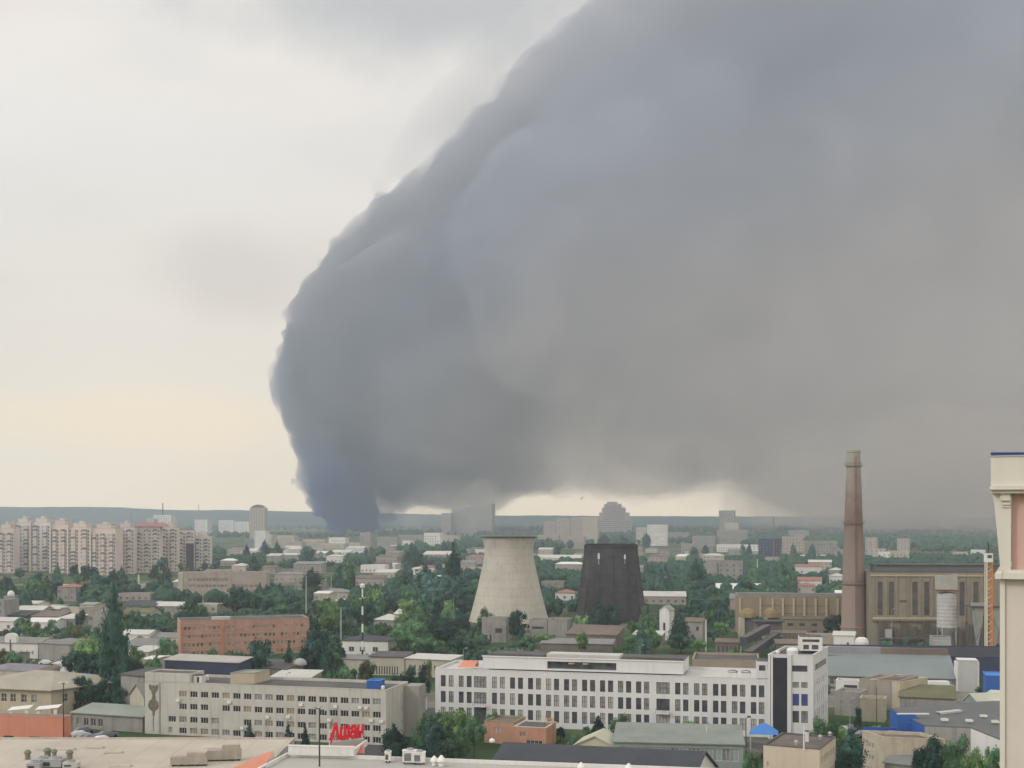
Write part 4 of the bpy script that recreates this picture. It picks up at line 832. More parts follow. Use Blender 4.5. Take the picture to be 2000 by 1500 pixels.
# silo, cabin, hoppers, mast
st = tag(empty('silo', (X(1849, 432), 432, 0)), 'pale ribbed silo with a box head standing against the tan hall', 'silo')
b = MB(); pr_ = [(3.3, 8.2)]
for i in range(9): z = 8.4 + i * 1.28; pr_ += [(3.42, z), (3.42, z + .25), (3.3, z + .3), (3.3, z + 1.2)]
pr_ += [(3.3, 20.2), (.4, 20.9)]; b.lathe(pr_, mat('silo_white', (.44, .45, .45), .6, .08, .3, .1), 28); b.build('drum', st, smooth=False)
b = MB(); b.box(-3.3, -2.2, 21.6, 3.0, 2.4, 26.4, mat('pale_box', (.38, .38, .36), .7, .1)); b.poly([(-3.3, -2.25, 26.4), (3.0, -2.25, 26.4), (3.0, -2.25, 27.0), (2.2, -2.25, 27.1)], MATS['pale_box']); b.box(-4, -3, 20.95, 4.1, 3, 21.3, rust); b.build('head_house', st)
b = MB()
for x_ in (-2.4, 2.4):
    for y_ in (-2.4, 2.4): b.bar((x_, y_, 0), (x_, y_, 8.3), .22, grey_metal, 6)
b.lathe([(.5, 4.4), (3.2, 8.2)], grey_metal, 20); b.build('stand', st)
house('weigh_house', 'small pale grey louvred house at the foot of the silo', 'hut', 1821, 424, 1857, 423, 5.6, 6, mat('pale_grey_sheet', (.34, .36, .36), .7, .1, lines=(1.2, .4, 2)), slate, parapet=.2, side=[(1, 3.5, 3, 1)])
hp = tag(empty('hopper_frame', (X(1912, 428), 428, 0)), 'pair of pale inverted cone hoppers hanging in a steel frame', 'hoppers')
for i, xo in enumerate((-.5, 5.6)):
    b = MB(); b.lathe([(.35, 2.2), (2.3, 14.2), (2.3, 15.6)], mat('hopper_steel', (.36, .37, .37), .6, .12, .4, .2), 4, (xo, 0)); b.build('hopper', hp)
b = MB()
for x_ in (-3.4, 2.6, 8.6):
    for y_ in (-2.4, 2.4): b.bar((x_, y_, 0), (x_, y_, 16.4), .2, MATS['sooty_steel'], 5)
b.box(-3.8, -2.7, 15.8, 9.0, 2.7, 16.3, MATS['sooty_steel']); b.box(-3.8, -2.7, 16.305, 1.5, -2.2, 17.4, grey_metal); b.bar((-3.4, -2.4, 1), (2.6, -2.4, 15), .1, MATS['sooty_steel'], 4); b.bar((2.6, -2.4, 15), (8.6, -2.4, 1), .1, MATS['sooty_steel'], 4); b.build('frame', hp)
mt_ = tag(empty('mast_crane', (X(1931, 420), 420, 0)), 'orange and cream lattice mast with a white cab beside the hoppers', 'crane')
b = MB(); orange_m = mat('orange_paint', (.55, .22, .07), .6, .1); cream_m = mat('cream_paint', (.55, .52, .42), .6, .1)
for x_, m_ in ((-.9, cream_m), (.9, orange_m)):
    for y_ in (-.8, .8): b.bar((x_, y_, 0), (x_, y_, 33.5), .28, m_, 6)
for i in range(20): z = 1.5 * i + 1; b.bar((-.9, -.8, z), (.9, -.8, z + 1.5), .12, orange_m if i % 2 else cream_m, 4); b.bar((.9, .8, z), (-.9, .8, z + 1.5), .12, cream_m, 4)
b.build('lattice', mt_)
b = MB(); b.box(-1.2, -1.2, 31.6, 1.0, 1.2, 34.6, white_metal); b.box(-.9, -1.25, 33.0, .6, -1.21, 34.1, glass); b.build('cab', mt_)
b = MB(); b.bar((0, 0, 34.6), (-.3, 0, 38.4), .25, dark_metal, 5); b.bar((-.3, 0, 38), (6, 0, 34.5), .16, rust, 4); b.bar((0, 0, 35), (6, 0, 34.5), .16, rust, 4); b.build('jib', mt_)
# annex with pilasters
an = house('turbine_annex', 'long ochre annex with eight pilasters running up to the chimney', 'annex', 1441, 494, 1702, 488, 15.7, 16, mat('dusty_ochre', (.28, .235, .175), .9, .12, .15, .3), tar, mark='the ochre annex', parapet=.2, coping=grey_metal,
           wins=[(fx(p_, 1441, 494, 1702, 488), z, 4.8, .2) for p_ in (1486, 1510, 1531, 1552, 1574, 1596) for z in (8.3, 11.4)])
for p_ in (1443, 1483, 1507, 1527, 1548, 1569, 1591, 1612, 1634, 1656):
    x_ = fx(p_, 1441, 494, 1702, 488); b = MB(); b.box(x_, -.5, 6.4, x_ + .8, -.01, 14.6, ochre); b.build('pilaster', an)
b = MB(); b.box(-.1, -3.2, 0, fx(1440.5, 1441, 494, 1702, 488) + .2, -.6, 3, grey_c); b.build('buttress', an)
house('turbine_annex', 'lower ochre wing with small windows along the long ochre annex', 'annex', 1530, 486, 1640, 483, 6.6, 6, MATS['dusty_ochre'], brown_roof, 'shed', rise=.8, wins=[(1.6 + 4.6 * i, z, 2.2, 1.1) for i in range(4) for z in (1.2, 4.0)])
CLEAR.append((1440, 1160, 1650, 1205, 485))
for px_, lab in ((1462, 'small domed vent house with pale front beside the ochre annex'), (1508, 'small domed vent house nearer the conveyor tower')):
    root = tag(empty('vent_house', (X(px_, 470), 470, 0)), lab, 'vent house', 'domed vent houses by the ochre annex')
    b = MB(); b.box(-3.2, 0, 0, -1.5, 4, 8.6, cream); b.box(-1.49, .6, 0, 3, 4, 8.2, mat('sooty_violet', (.15, .135, .14), .9, .2)); b.build('wall', root)
    b = MB(); b.lathe([(3.4, 8.6), (3.1, 10.2), (2.1, 11.5), (.5, 12.2)], mat('olive_dome', (.22, .18, .09), .8, .2), 14, (0, 2)); b.build('dome', root); b = MB(); b.box(-.8, -.05, 8.7, .8, .3, 10.6, dark_metal); b.build('opening', root)
    FOOT.append((X(px_, 470) - 5, 466, X(px_, 470) + 5, 478))
ts = tag(empty('transfer_tower', (X(1502, 430), 430, 0)), 'sooty grey transfer tower on legs above a sloping conveyor', 'transfer tower')
b = MB(); b.box(-4.2, 0, 5.6, 4.6, 6, 10.2, MATS['sooty_violet']); b.box(-5.2, -1, 10.21, 5.3, 7, 10.6, slate); b.box(-4.4, -.3, 5.2, 4.8, 6.2, 5.59, grey_c); b.box(.4, -.12, 6.2, 4.2, -.01, 7.4, mat('pale_grey_panel', (.33, .33, .33), .8)); b.build('cabin', ts)
b = MB()
for x_ in (-3.6, 1.0, 4.0):
    for y_ in (.5, 5.5): b.bar((x_, y_, 0), (x_, y_, 5.3), .3, MATS['sooty_steel'], 6)
b.build('leg', ts)
cv = MB(); p0 = Vector((X(1497, 429), 428, 7.2)); 
for (qx, qy), sgn in (((1452, 1262), 0), ((1462, 1290), 1)):
    Yq = 395 - 12 * sgn; p1 = Vector((X(qx, Yq), Yq, zt(qy, Yq) + .5)); a_ = p0 + Vector((sgn * 3, -sgn, -sgn * 2.5)); d_ = (p1 - a_).normalized(); sd_ = Vector((-d_.y, d_.x, 0)).normalized() * 1.2; up = Vector((0, 0, 2.4))
    c1 = [a_ - sd_, a_ + sd_, a_ + sd_ + up, a_ - sd_ + up]; c2 = [p1 - sd_, p1 + sd_, p1 + sd_ + up, p1 - sd_ + up]
    cb = MB(); m_ = slate
    for i in range(4): j = (i + 1) % 4; cb.poly([c1[i], c1[j], c2[j], c2[i]], MATS['sooty_steel'] if i == 2 else m_)
    cb.poly(c1, m_); cb.poly(c2[::-1], m_); cb.bar(((p0 + p1) / 2) + Vector((0, 0, -.5)), Vector(((p0 + p1).x / 2, (p0 + p1).y / 2, 0)), .3, rust, 5)
    tag(cb.build('conveyor_gallery'), ('dark sloping conveyor gallery, the upper one reaching the transfer tower', 'black sloping conveyor gallery, the lower one under the transfer tower')[sgn], 'conveyor')
for px_, Y_, w_, d_, h_, lab in ((1560, 405, 15, 8, 5.2, 'dark low sooty shed between transfer tower and office tower'), (1420, 420, 8, 6, 4.2, 'dark tumbledown shed left of the conveyor foot'), (1540, 455, 12, 4, 4.0, 'dark barred bunker wall below the ochre wing')):
    house('coal_shed', lab.replace('left of', 'near'), 'shed', px_ - w_ * 2.9, Y_, px_ + w_ * 2.9, Y_ - 2, h_, d_, MATS['sooty_wall'], brown_roof, 'shed', rise=.6, wins=[(1 + i * 1.4, .8, .4, 2.2) for i in range(int(w_ / 1.5))], panes=[frame_dark])
house('tan_annex', 'plain pale tan block beside the foot of the brick chimney', 'building', 1574, 425, 1640, 422, 6.0, 10, mat('pale_tan_plain', (.36, .32, .27), .9, .1, .2, .2), grey_roof)
# ---------------------------------------------------------------- apartment complex and far city
apt = mat('apartment_panels', (.68, .62, .58), .9, .07, .1, .1); apt2 = mat('apartment_pink_panels', (.68, .59, .56), .9, .07, .1, .1); apt3 = mat('apartment_grey_panels', (.62, .60, .59), .9, .07, .1, .1)
apt_w = mat('apartment_white_strip', (.62, .58, .54), .8, .05); apt_r = mat('apartment_roof_tiles', (.36, .22, .20), .8, .1); red_band = mat('crimson_roof_band', (.32, .17, .175), .8, .1)
far_glass = mat('far_glass', (.17, .18, .20), .5, .4, .2)
def apartment(px0, Y0, px1, Y1, top, wall, label, roofm=None, bays=2, seed=0, crown=True, D=16):
    r_ = random.Random(seed); Wd = (Vector((X(px1, Y1), Y1)) - Vector((X(px0, Y0), Y0))).length; h = zt(top, (Y0 + Y1) / 2)
    fl = int((h - 2) / 3.0); wins = []
    bw = Wd / bays
    for k_ in range(bays):
        for f_ in range(fl):
            z = 1.6 + f_ * 3.0
            if r_.random() < .97: wins.append((k_ * bw + bw * .12, z, 1.3, 1.4))
            if r_.random() < .97: wins.append((k_ * bw + bw * .74, z, 1.3, 1.4))
    o = house('apartment_block', label, 'apartment block', px0, Y0, px1, Y1, h, D, wall, roofm or apt_r, wins=wins, panes=[far_glass], parapet=.4, coping=roofm or apt_r, group='apartment blocks of the big pink complex')
    for k_ in range(bays):
        b = MB(); x0_ = k_ * bw + bw * .30; x1_ = k_ * bw + bw * .66
        b.box(x0_, -.02 - .01, 0, x1_, -.012, h - .5, far_glass) if False else None
        for f_ in range(fl):
            z = .9 + f_ * 3.0; b.box(x0_, -1.5, z, x1_, -.02, z + 1.25, wall if r_.random() < .8 else apt_w)
            b.box(x0_, -1.35, z + 1.26, x1_, -.02, z + 2.95, far_glass if r_.random() < .55 else mat('balcony_glazing', (.54, .51, .50), .6, .15))
        b.build('balcony', o)
    b = MB(); b.box(-.3, -1.7, 0, .9, -.01, h + 1, apt_w); b.build('pier', o)
    if crown:
        b = MB(); b.box(Wd * .22, 1.2, h + .15, Wd * .78, D - 3, h + 3.2, wall); b.box(Wd * .2, 1.0, h + 3.2, Wd * .8, D - 2.8, h + 3.6, apt_w); b.box(Wd * .45, 2, h + 3.6, Wd * .6, 6, h + 5.4, apt_w); b.build('roof_storey', o)
    return o
specs = [(-40, 1060, -6, 1050, 1033, apt3, 2, 'first apartment block at the picture edge with a low stepped roof'), (-6, 1030, 27, 1034, 1032, apt, 2, 'pale apartment block whose front is one storey lower than its neighbour'),
         (27, 1075, 60, 1068, 1021, apt3, 2, 'greyish apartment block with a pointed white finial at its corner'), (60, 1062, 99, 1050, 1020, apt3, 2, 'greyish apartment block with dark gaps between its balconies'),
         (99, 1030, 133, 1022, 1024, apt2, 2, 'apartment block with a rounded pale roof box, next to the pinkish ones'), (133, 1020, 177, 1012, 1030, apt2, 2, 'pinkish apartment block with a brown roof rim'),
         (177, 990, 226, 985, 1032, apt2, 3, 'pinkish apartment block at the notch in the trees'), (226, 1010, 262, 1018, 1030, apt, 2, 'pale apartment block with a plain grey stair strip'),
         (262, 1030, 312, 1040, 1029, apt, 3, 'apartment block under the crimson roof band'), (312, 1055, 346, 1062, 1030, apt, 2, 'pale apartment block behind the round tree with white balcony lines'),
         (346, 1078, 378, 1085, 1036, apt2, 2, 'apartment block carrying a dark glazed stair shaft'), (378, 1090, 411, 1098, 1047, apt3, 2, 'last and lowest apartment block at the end of the complex')]
for i, (a_, Ya, c_, Yc, top, m_, nb, lab) in enumerate(specs):
    Yc = Ya + (Yc - Ya) * .25
    o = apartment(a_, Ya, c_, Yc, top, m_, lab, seed=i, bays=nb, crown=i not in (8, 10))
    if i == 8:
        b = MB(); W_ = o['W']; hh = zt(top, 1035); b.poly([(-1, -1.6, hh + .2), (W_ + 6, -1.6, hh + .2), (W_ + 3, 7, hh + 3.6), (2, 7, hh + 3.6)], red_band); b.poly([(2, 7, hh + 3.6), (W_ + 3, 7, hh + 3.6), (W_ + 6, 15, hh + .2), (-1, 15, hh + .2)], red_band)
        b.poly([(-1, -1.6, hh + .2), (2, 7, hh + 3.6), (-1, 15, hh + .2)], red_band); b.poly([(W_ + 6, -1.6, hh + .2), (W_ + 3, 7, hh + 3.6), (W_ + 6, 15, hh + .2)], red_band); b.build('crimson_roof', o)
    if i == 10:
        b = MB(); b.box(8, -1.9, 0, 14.5, -1.55, 24, mat('dark_stair_glass', (.07, .065, .08), .5, .3)); b.box(7.6, -1.95, 24.02, 15, -1.5, 26, apt_w); b.build('stair_shaft', o)
MARKS.append((210, 1020, 'the pink apartment complex')); CLEAR.append((0, 1010, 412, 1090, 1010))
def far_house(px0, px1, top, base, m_, rf, label, kind='flat', D=None, Y=None, cat='building', name='far_building', wins=None, rise=2, group='buildings of the far city', hmin=3.2):
    Y = Y or gy(base); h = max(hmin, zt(top, Y)); Wd = (px1 - px0) * Y / F; fl = max(1, int(h / 3.3)); 
    n = max(2, min(16, int(Wd / 3.4))); ws = rows_cols(Wd * .05, Wd * .95 - 1.4, n, [1.0 + 3.3 * i for i in range(fl)], 1.4, 1.5, .1) if wins is None else wins
    return house(name, label, cat, px0, Y, px1, Y * .996, h, D or max(10, min(40, Wd * .6)), m_, rf, kind, wins=ws, panes=[far_glass], rise=rise, group=group)
lt = light_roof; wr = white_r; fc = cream
tb = tag(empty('tower_block', (X(503, 2500), 2500, 0)), 'lone pale tower block with a rounded top on the skyline', 'tower block'); b = MB()
b.plane_holes((-16, 0, 0), (1, 0, 0), (0, 0, 1), 32, 66, [(3 + 5.3 * i, 3 + 3.6 * j, 1.5, 2.2) for i in range(6) for j in range(17)], cream, (0, 1, 0), back=far_glass)
for x_ in (-16, 16): b.poly([(x_, 0, 0), (x_, 22, 0), (x_, 22, 66), (x_, 0, 66)], cream)
b.poly([(-16, 22, 0), (16, 22, 0), (16, 22, 66), (-16, 22, 66)], cream); b.poly([(-16, 0, 66), (16, 0, 66), (16, 22, 66), (-16, 22, 66)], tar); b.build('wall', tb)
b = MB(); n_ = 10; pr_ = [(-14 + 28 * i / n_, 66.1 + 6.5 * math.sin(math.pi * (i + .6) / (n_ + 1.2))) for i in range(n_ + 1)]
b.poly([(-14, 1, 66.05), (14, 1, 66.05)] + [(x_, 1, z) for x_, z in pr_[::-1]], brown_roof)
for i in range(n_): b.poly([(pr_[i][0], 1, pr_[i][1]), (pr_[i + 1][0], 1, pr_[i + 1][1]), (pr_[i + 1][0], 20, pr_[i + 1][1]), (pr_[i][0], 20, pr_[i][1])], brown_roof)
b.build('roof', tb)
F_ = [ # px0 px1 top base wall roof label
 (300, 334, 1006, 1052, wr, lt, 'white block rising behind the crimson roof of the apartment complex', 2350), (286, 300, 1013, 1050, fc, lt, 'small pale block at the foot of the white block behind the apartments', 2300),
 (380, 405, 1015, 1048, wr, lt, 'isolated white building on the dark wooded slope', None), (427, 456, 1016, 1046, wr, lt, 'white building with stepped roof near the lone tower block', None), (458, 486, 1019, 1048, wr, lt, 'low white building touching the lone tower block', None),
 (497, 518, 1037, 1075, wr, lt, 'bright white stair block in front of the lone tower block', None), (519, 530, 1044, 1074, fc, lt, 'cream block attached to the bright white stair block', None), (531, 574, 1046, 1070, fc, lt, 'long cream block with a flat roof amid the far town', None),
 (476, 500, 1052, 1074, teal_roof, teal_roof, 'teal glass fronted building beside the white stair block', None), (560, 590, 1058, 1078, pink_c, lt, 'pinkish low building in the far town', None), (591, 634, 1054, 1076, fc, lt, 'cream building with a white upper edge in the far town', None),
 (642, 674, 1050, 1078, wr, lt, 'white topped building near the smoke column foot', None), (625, 672, 1062, 1079, fc, grey_roof, 'tan building with rows of windows below the white topped one', None), (674, 704, 1060, 1072, fc, lt, 'low pale building ending the far town row', None),
 (462, 500, 1075, 1084, wr, lt, 'long white roofed shed beyond the wood edge', None), (503, 560, 1076, 1086, wr, lt, 'second long white roofed shed beyond the wood edge', None), (645, 682, 1078, 1085, wr, lt, 'white low shed below the cream far buildings', None),
 (703, 723, 1040, 1078, grey_c, lt, 'plain grey slab block standing by the smoke column', None), (737, 775, 1049, 1070, grey_c, lt, 'long low grey building beyond the plain grey slab', None), (778, 826, 1045, 1068, grey_c, lt, 'wide hazy grey building before the smoke', None),
 (828, 860, 1041, 1080, wr, slate, 'white eight storey block with a dark roof hut', None), (862, 893, 1046, 1068, fc, lt, 'pale hazy block beside the white eight storey one', None), (786, 800, 1056, 1078, wr, lt, 'small bright white building among dark poplars', None),
 (745, 770, 1066, 1082, grey_c, slate, 'grey gabled building amid poplars', None), (826, 878, 1082, 1099, grey_c, lt, 'wide pale roofed hall behind tall poplars', None), (897, 922, 1072, 1084, grey_c, teal_roof, 'teal grey shed beside the pale cooling tower rim', None),
 (750, 772, 1102, 1112, wr, lt, 'small white roofed house on the green clearing', None), (800, 816, 1110, 1122, wr, lt, 'tiny white gable house on the green clearing', None), (774, 799, 1140, 1154, fc, wr, 'pale house with white roof edge in mid wood', None),
 (905, 940, 1108, 1133, fc, red_roof, 'house with a dull red roof beside the pale cooling tower', None), (856, 876, 1104, 1124, pink_c, grey_roof, 'pinkish grey house behind the tall poplars', None), (913, 928, 1150, 1164, wr, lt, 'white stepped house against the pale cooling tower', None),
 (1040, 1082, 1088, 1100, wr, lt, 'long white roofed hall between the two cooling towers', None), (1083, 1134, 1089, 1101, wr, lt, 'second long white roofed hall reaching the dark cooling tower', None),
 (1050, 1090, 1045, 1068, pink_c, lt, 'low pinkish house group beyond the pale tower rim', None), (1096, 1140, 1048, 1072, pink_c, lt, 'low pinkish row before the hazy pink towers', None),
 (1062, 1084, 1018, 1060, pink_c, lt, 'hazy pink tower block, the shortest of the pink ones', None), (1086, 1112, 1013, 1062, pink_c, lt, 'hazy pink tower block with a flat top', None), (1114, 1134, 1011, 1064, pink_c, lt, 'hazy pink tower block beside the white striped one', None), (1136, 1166, 1010, 1066, fc, lt, 'hazy pale tower block next to the stepped pyramid tower', None),
 (1242, 1262, 1030, 1062, fc, lt, 'hazy low block beside the stepped pyramid tower', None), (1264, 1302, 1025, 1066, wr, lt, 'hazy white block between pyramid tower and dark poplars', None), (1305, 1345, 1040, 1060, grey_c, lt, 'hazy grey row beyond the dark poplars', None),
 (1404, 1434, 997, 1052, grey_c, lt, 'hazy grey tower standing over the skyline', None), (1416, 1442, 1021, 1058, fc, lt, 'hazy pale block in front of the skyline tower', None), (1352, 1398, 1047, 1066, grey_c, lt, 'hazy wide grey building beyond white sheds', None), (1400, 1460, 1035, 1066, grey_c, lt, 'hazy broad grey factory on the plain', None),
 (1330, 1392, 1062, 1082, grey_c, grey_roof, 'dark grey factory roof beyond the small poplars', None), (1400, 1462, 1064, 1078, wr, lt, 'long white roofed factory shed on the plain', None), (1464, 1482, 1064, 1080, wr, lt, 'short white roofed shed beside the small conifer', None),
 (1481, 1526, 1053, 1088, navy, slate, 'dark blue grey factory block below a thin mast', None), (1528, 1570, 1048, 1092, pink_c, grey_roof, 'hazy brown factory with pale floor bands', None), (1571, 1636, 1057, 1090, grey_c, lt, 'hazy striped factory wing reaching the chimney', None), (1540, 1580, 1036, 1060, grey_c, lt, 'hazy roof line behind the striped factory', None),
 (1566, 1628, 1090, 1100, wr, lt, 'white low sheds in front of the striped factory', None), (1690, 1712, 1050, 1090, pink_c, lt, 'hazy pinkish block just past the chimney', None), (1700, 1730, 1072, 1098, fc, lt, 'cream hazy house past the chimney', None), (1735, 1776, 1076, 1100, fc, lt, 'cream hazy apartment house behind the tan power hall', None),
 (1716, 1738, 1078, 1100, wr, lt, 'white hazy house wing behind the tan power hall', None), (1752, 1776, 1052, 1078, pink_c, lt, 'faint brown tower in the smoke haze', None), (1860, 1890, 1078, 1096, fc, lt, 'faint row of pale houses at the power hall roof end', None), (1896, 1925, 1074, 1096, wr, lt, 'faint white houses behind the crane mast', None),
 (1374, 1401, 1100, 1146, grey_c, lt, 'grey flats with white balconies, the slab closer to the poplars', None), (1404, 1450, 1096, 1148, grey_c, grey_roof, 'wider grey flats with white balcony ends', None), (1372, 1402, 1108, 1120, grey_c, grey_roof, 'low grey wing in front of the flats', 1000),
 (1400, 1488, 1150, 1166, grey_c, wr, 'long white edged shed behind the ochre annex', None), (1405, 1446, 1162, 1172, grey_c, wr, 'low white roofed shed below the long white edged one', None), (1512, 1542, 1151, 1160, grey_c, wr, 'short white roof showing over the ochre annex', None),
 (1590, 1612, 1122, 1134, grey_c, lt, 'small grey house in trees left of the chimney'.replace('left of', 'before'), None), (1690, 1708, 1128, 1150, pink_c, lt, 'broken pinkish house between chimney and power hall', None), (1626, 1640, 1150, 1160, fc, lt, 'small pale hut close to the chimney shaft', None),
 (614, 642, 1158, 1186, fc, wr, 'white stepped greenhouse cluster behind the brick building', None), (644, 660, 1174, 1186, pink_c, wr, 'brownish shed with a white roof beside the greenhouse cluster', None),
 # left middle distance sheds and houses
 (-20, 8, 1172, 1216, grey_c, lt, 'grey mill block at the picture edge beside the mill tower', None), (38, 74, 1178, 1192, wr, lt, 'pale barrel roofed shed beyond the mill tower', None), (75, 112, 1184, 1196, fc, lt, 'pale low shed beside the barrel roofed one', None),
 (30, 84, 1190, 1206, pink_c, lt, 'long pinkish shed beside the mill tower', None), (85, 118, 1188, 1204, grey_c, lt, 'grey shed with a wide light roof in the works yard', None), (119, 136, 1187, 1210, grey_c, grey_roof, 'tall grey brick hall in the works yard', None), (137, 154, 1187, 1212, fc, lt, 'square cream hall with a round opening', None),
 (156, 184, 1180, 1200, fc, green_roof, 'cream house with a greenish flat roof near the poplar', None), (60, 116, 1203, 1222, mat('old_pink_shed', (.30, .20, .18), .9, .2), brown_roof, 'dark pink sheds with a brown roof in the works yard', None), (12, 52, 1202, 1216, navy, slate, 'shed with a dark blue roof in the works yard', None),
 (-20, 26, 1212, 1232, wr, lt, 'white roofed shed at the picture edge below the dark blue roof', None), (52, 106, 1214, 1230, wr, wr, 'long bright white roofed shed in the works yard', None), (112, 148, 1207, 1226, grey_c, lt, 'grey shed with pale slanting roof beside the bright white one', None),
 (173, 208, 1192, 1232, grey_c, lt, 'three storey grey house close to the tall poplar', None), (238, 300, 1187, 1196, grey_c, slate, 'long dark roofed shed past the tall poplar', None), (300, 356, 1186, 1196, grey_c, lt, 'long light roofed shed continuing the dark roofed one', None),
 (240, 296, 1196, 1210, fc, olive_roof, 'green tinted shed roof past the tall poplar', None), (380, 424, 1180, 1196, fc, lt, 'pale slanting roofs before the pinkish grey institute', None), (236, 290, 1238, 1262, wr, lt, 'white walled hall just past the tall poplar', None), (292, 350, 1246, 1262, wr, grey_roof, 'white house with round window next to the brick building', None),
 (240, 310, 1262, 1280, grey_c, grey_roof, 'long grey roofed shed beside the white walled hall', None), (252, 290, 1274, 1292, fc, lt, 'pale roofed lean to below the grey roofed shed', None), (278, 300, 1292, 1308, fc, wr, 'small white gable before the navy hall', None),
 (228, 242, 1143, 1160, wr, lt, 'tiny white block in the wood beyond the poplar', None), (258, 272, 1142, 1158, wr, lt, 'tiny white block under the thin white flue', None), (98, 112, 1144, 1152, wr, lt, 'small white roof glinting in the wood below the apartments', None),
 (-15, 20, 1286, 1300, grey_c, grey_roof, 'dark grey shed before the arched white hall', None), (110, 150, 1292, 1306, grey_c, lt, 'pale flat shed above the blue walled shop', None)]
far_house.n = 0
for px0, px1, top, base, m_, rf, lab, *Yo in F_:
    Yv = Yo[0] if Yo else None
    Yb = Yv or gy(base)
    kd = 'flat' if (base - top) * Yb / F > 9 else rw.choice(['gable', 'gable', 'shed', 'flat'])
    if kd != 'flat': top = top + 1.0
    nm = 'tower_block' if 'tower' in lab and 'block' in lab or 'skyline' in lab else 'apartment_house' if ('flats' in lab or 'storey' in lab) else 'shed' if ('shed' in lab or 'hall' in lab) else 'factory' if 'factory' in lab else 'house' if 'house' in lab else 'building'
    far_house(px0, px1, top, base, m_, rf, lab, kd, Y=Yv, name=nm, cat=nm.replace('_', ' '), rise=min(3.0, (px1 - px0) * Yb / F * .12))
# low houses scattered through the middle wood
rh = random.Random(31); n_ = t_ = 0; seen_ = set()
def close_mark(px, Y):
    m = min(MARKS, key=lambda m: abs(m[0] - px) * Y / F + abs(m[1] - Y) * .55); return ('before' if Y < m[1] - 20 else 'beyond' if Y > m[1] + 20 else 'beside'), m[2]
FX0 = list(FOOT)
while n_ < 78 and t_ < 3000:
    t_ += 1; Y = math.sqrt(rh.uniform(600 ** 2, 1650 ** 2)); px = rh.choice([rh.uniform(420, 935), rh.uniform(1045, 1650), rh.uniform(1045, 1650), rh.uniform(10, 420) if Y < 800 else rh.uniform(420, 935)]); W0 = rh.uniform(8, 26); x = X(px, Y)
    if any(a - 10 < x + W0 and x < c + 10 and b_ - 16 < Y < d + 16 for a, b_, c, d in FOOT): continue
    h = rh.uniform(4, 8.5); w_px = W0 * F / Y; top = HY + (H - h) * F / Y
    if any(Y < Yc and px + w_px > a and px < c and HY + H * F / Y > b_ and top < d for a, b_, c, d, Yc in CLEAR): continue
    wn, wm = rh.choice([('white', wr), ('cream', fc), ('grey', grey_c), ('pinkish', pink_c)]); rn, rm = rh.choice([('pale', lt), ('pale', lt), ('white', white_metal), ('grey', grey_roof), ('dull red', red_roof), ('brown', brown_roof)]); kn, kk = rh.choice([('gabled', 'gable'), ('hipped', 'hip'), ('lean-to', 'shed'), ('flat roofed', 'flat')])
    rel, mk = close_mark(px, Y); sz = 'small' if W0 < 13 else 'wide' if W0 > 20 else 'mid sized'; lab = f'{sz} {kn} {wn} house with {rn} roof {rel} {mk}'
    if lab in seen_: continue
    seen_.add(lab); n_ += 1
    far_house(px, px + w_px, top, 0, wm, rm, lab, kk, Y=Y, name='house', cat='house', rise=1.8, D=rh.uniform(8, 13), group='low houses in the middle wood')
    CLEAR.append((px, top - 1, px + w_px, top + h * F / Y * .75, Y - 1))
# stepped pyramid tower and the twin hazy towers
pt = tag(empty('stepped_tower', (X(1201, 3100), 3100, 0)), 'hazy stepped pyramid shaped tower block in the smoke', 'tower block'); b = MB(); sc = 3100 / F
for (a_, c_, top, bot) in ((1168, 1234, 1014, 1050), (1172, 1230, 1001, 1014), (1177, 1222, 992, 1001), (1182, 1214, 984, 992), (1187, 1206, 980, 984)):
    b.box((a_ - 1201) * sc, 0, zt(bot, 3100) if bot < 1050 else 0, (c_ - 1201) * sc, 30, zt(top, 3100), pink_c)
b.build('tiers', pt)
b = MB()
for j in range(14):
    z = 4 + j * 5.2; b.box((1169.5 - 1201) * sc if z < 40 else (1178 - 1201) * sc, -.3, z, (1232 - 1201) * sc if z < 40 else (1221 - 1201) * sc, -.02, z + 1.6, far_glass)
b.build('window', pt)
for a_, c_, top, lab in ((862, 880, 1002, 'hazy low tower block at the smoke foot'), (882, 916, 991, 'hazy tower block just behind the taller one over the cooling tower'), (917, 961, 984, 'tallest hazy tower block over the pale cooling tower')):
    far_house(a_, c_, top, 1046, grey_c, lt, lab, 'flat', Y=3150 + (c_ % 7) * 10, name='tower_block', cat='tower block')
# mill tower, finials, thin flues
b = MB(); mx_ = X(18, 578); root = tag(empty('mill_tower', (mx_, 578, 0)), 'slim grey mill tower with twin shafts and a pale dome cap', 'tower')
b.box(-2.5, 0, 0, -.1, 4, 9.5, grey_c); b.box(.1, 0, 0, 2.4, 4, 9.5, grey_c); b.box(-2.7, -.1, 9.5, 2.6, 4.2, 9.9, grey_c); b.build('shaft', root); b = MB(); b.lathe([(1.5, 9.9), (1.7, 10.8), (1.1, 12), (.2, 12.4)], wr, 12, (0, 2)); b.build('dome', root)
def pole(px, Y, top, r, m, label, name='pole', arms=(), bulbs=None, base=0, cat='pole'):
    z = zt(top, Y); root = tag(empty(name, (X(px, Y), Y, 0)), label, cat); b = MB(); b.bar((0, 0, base), (0, 0, z), r, m, 8, r * .6); b.build('shaft', root)
    for i, (dx, dz) in enumerate(arms):
        b = MB(); b.bar((0, 0, z + dz), (dx, 0, z + dz + .25), r * .45, m, 5); b.box(dx - .25 if dx > 0 else dx - .3, -.2, z + dz + .15, dx + .3, .2, z + dz + .38, bulbs or m); b.build('lamp', root)
    return root
pole(124, 255, 1334, .14, dark_metal, 'thin dark lamp post before the hipped roof building', 'lamp_post', [(-.7, -.2), (.7, -.2)], white_metal, cat='lamp post')
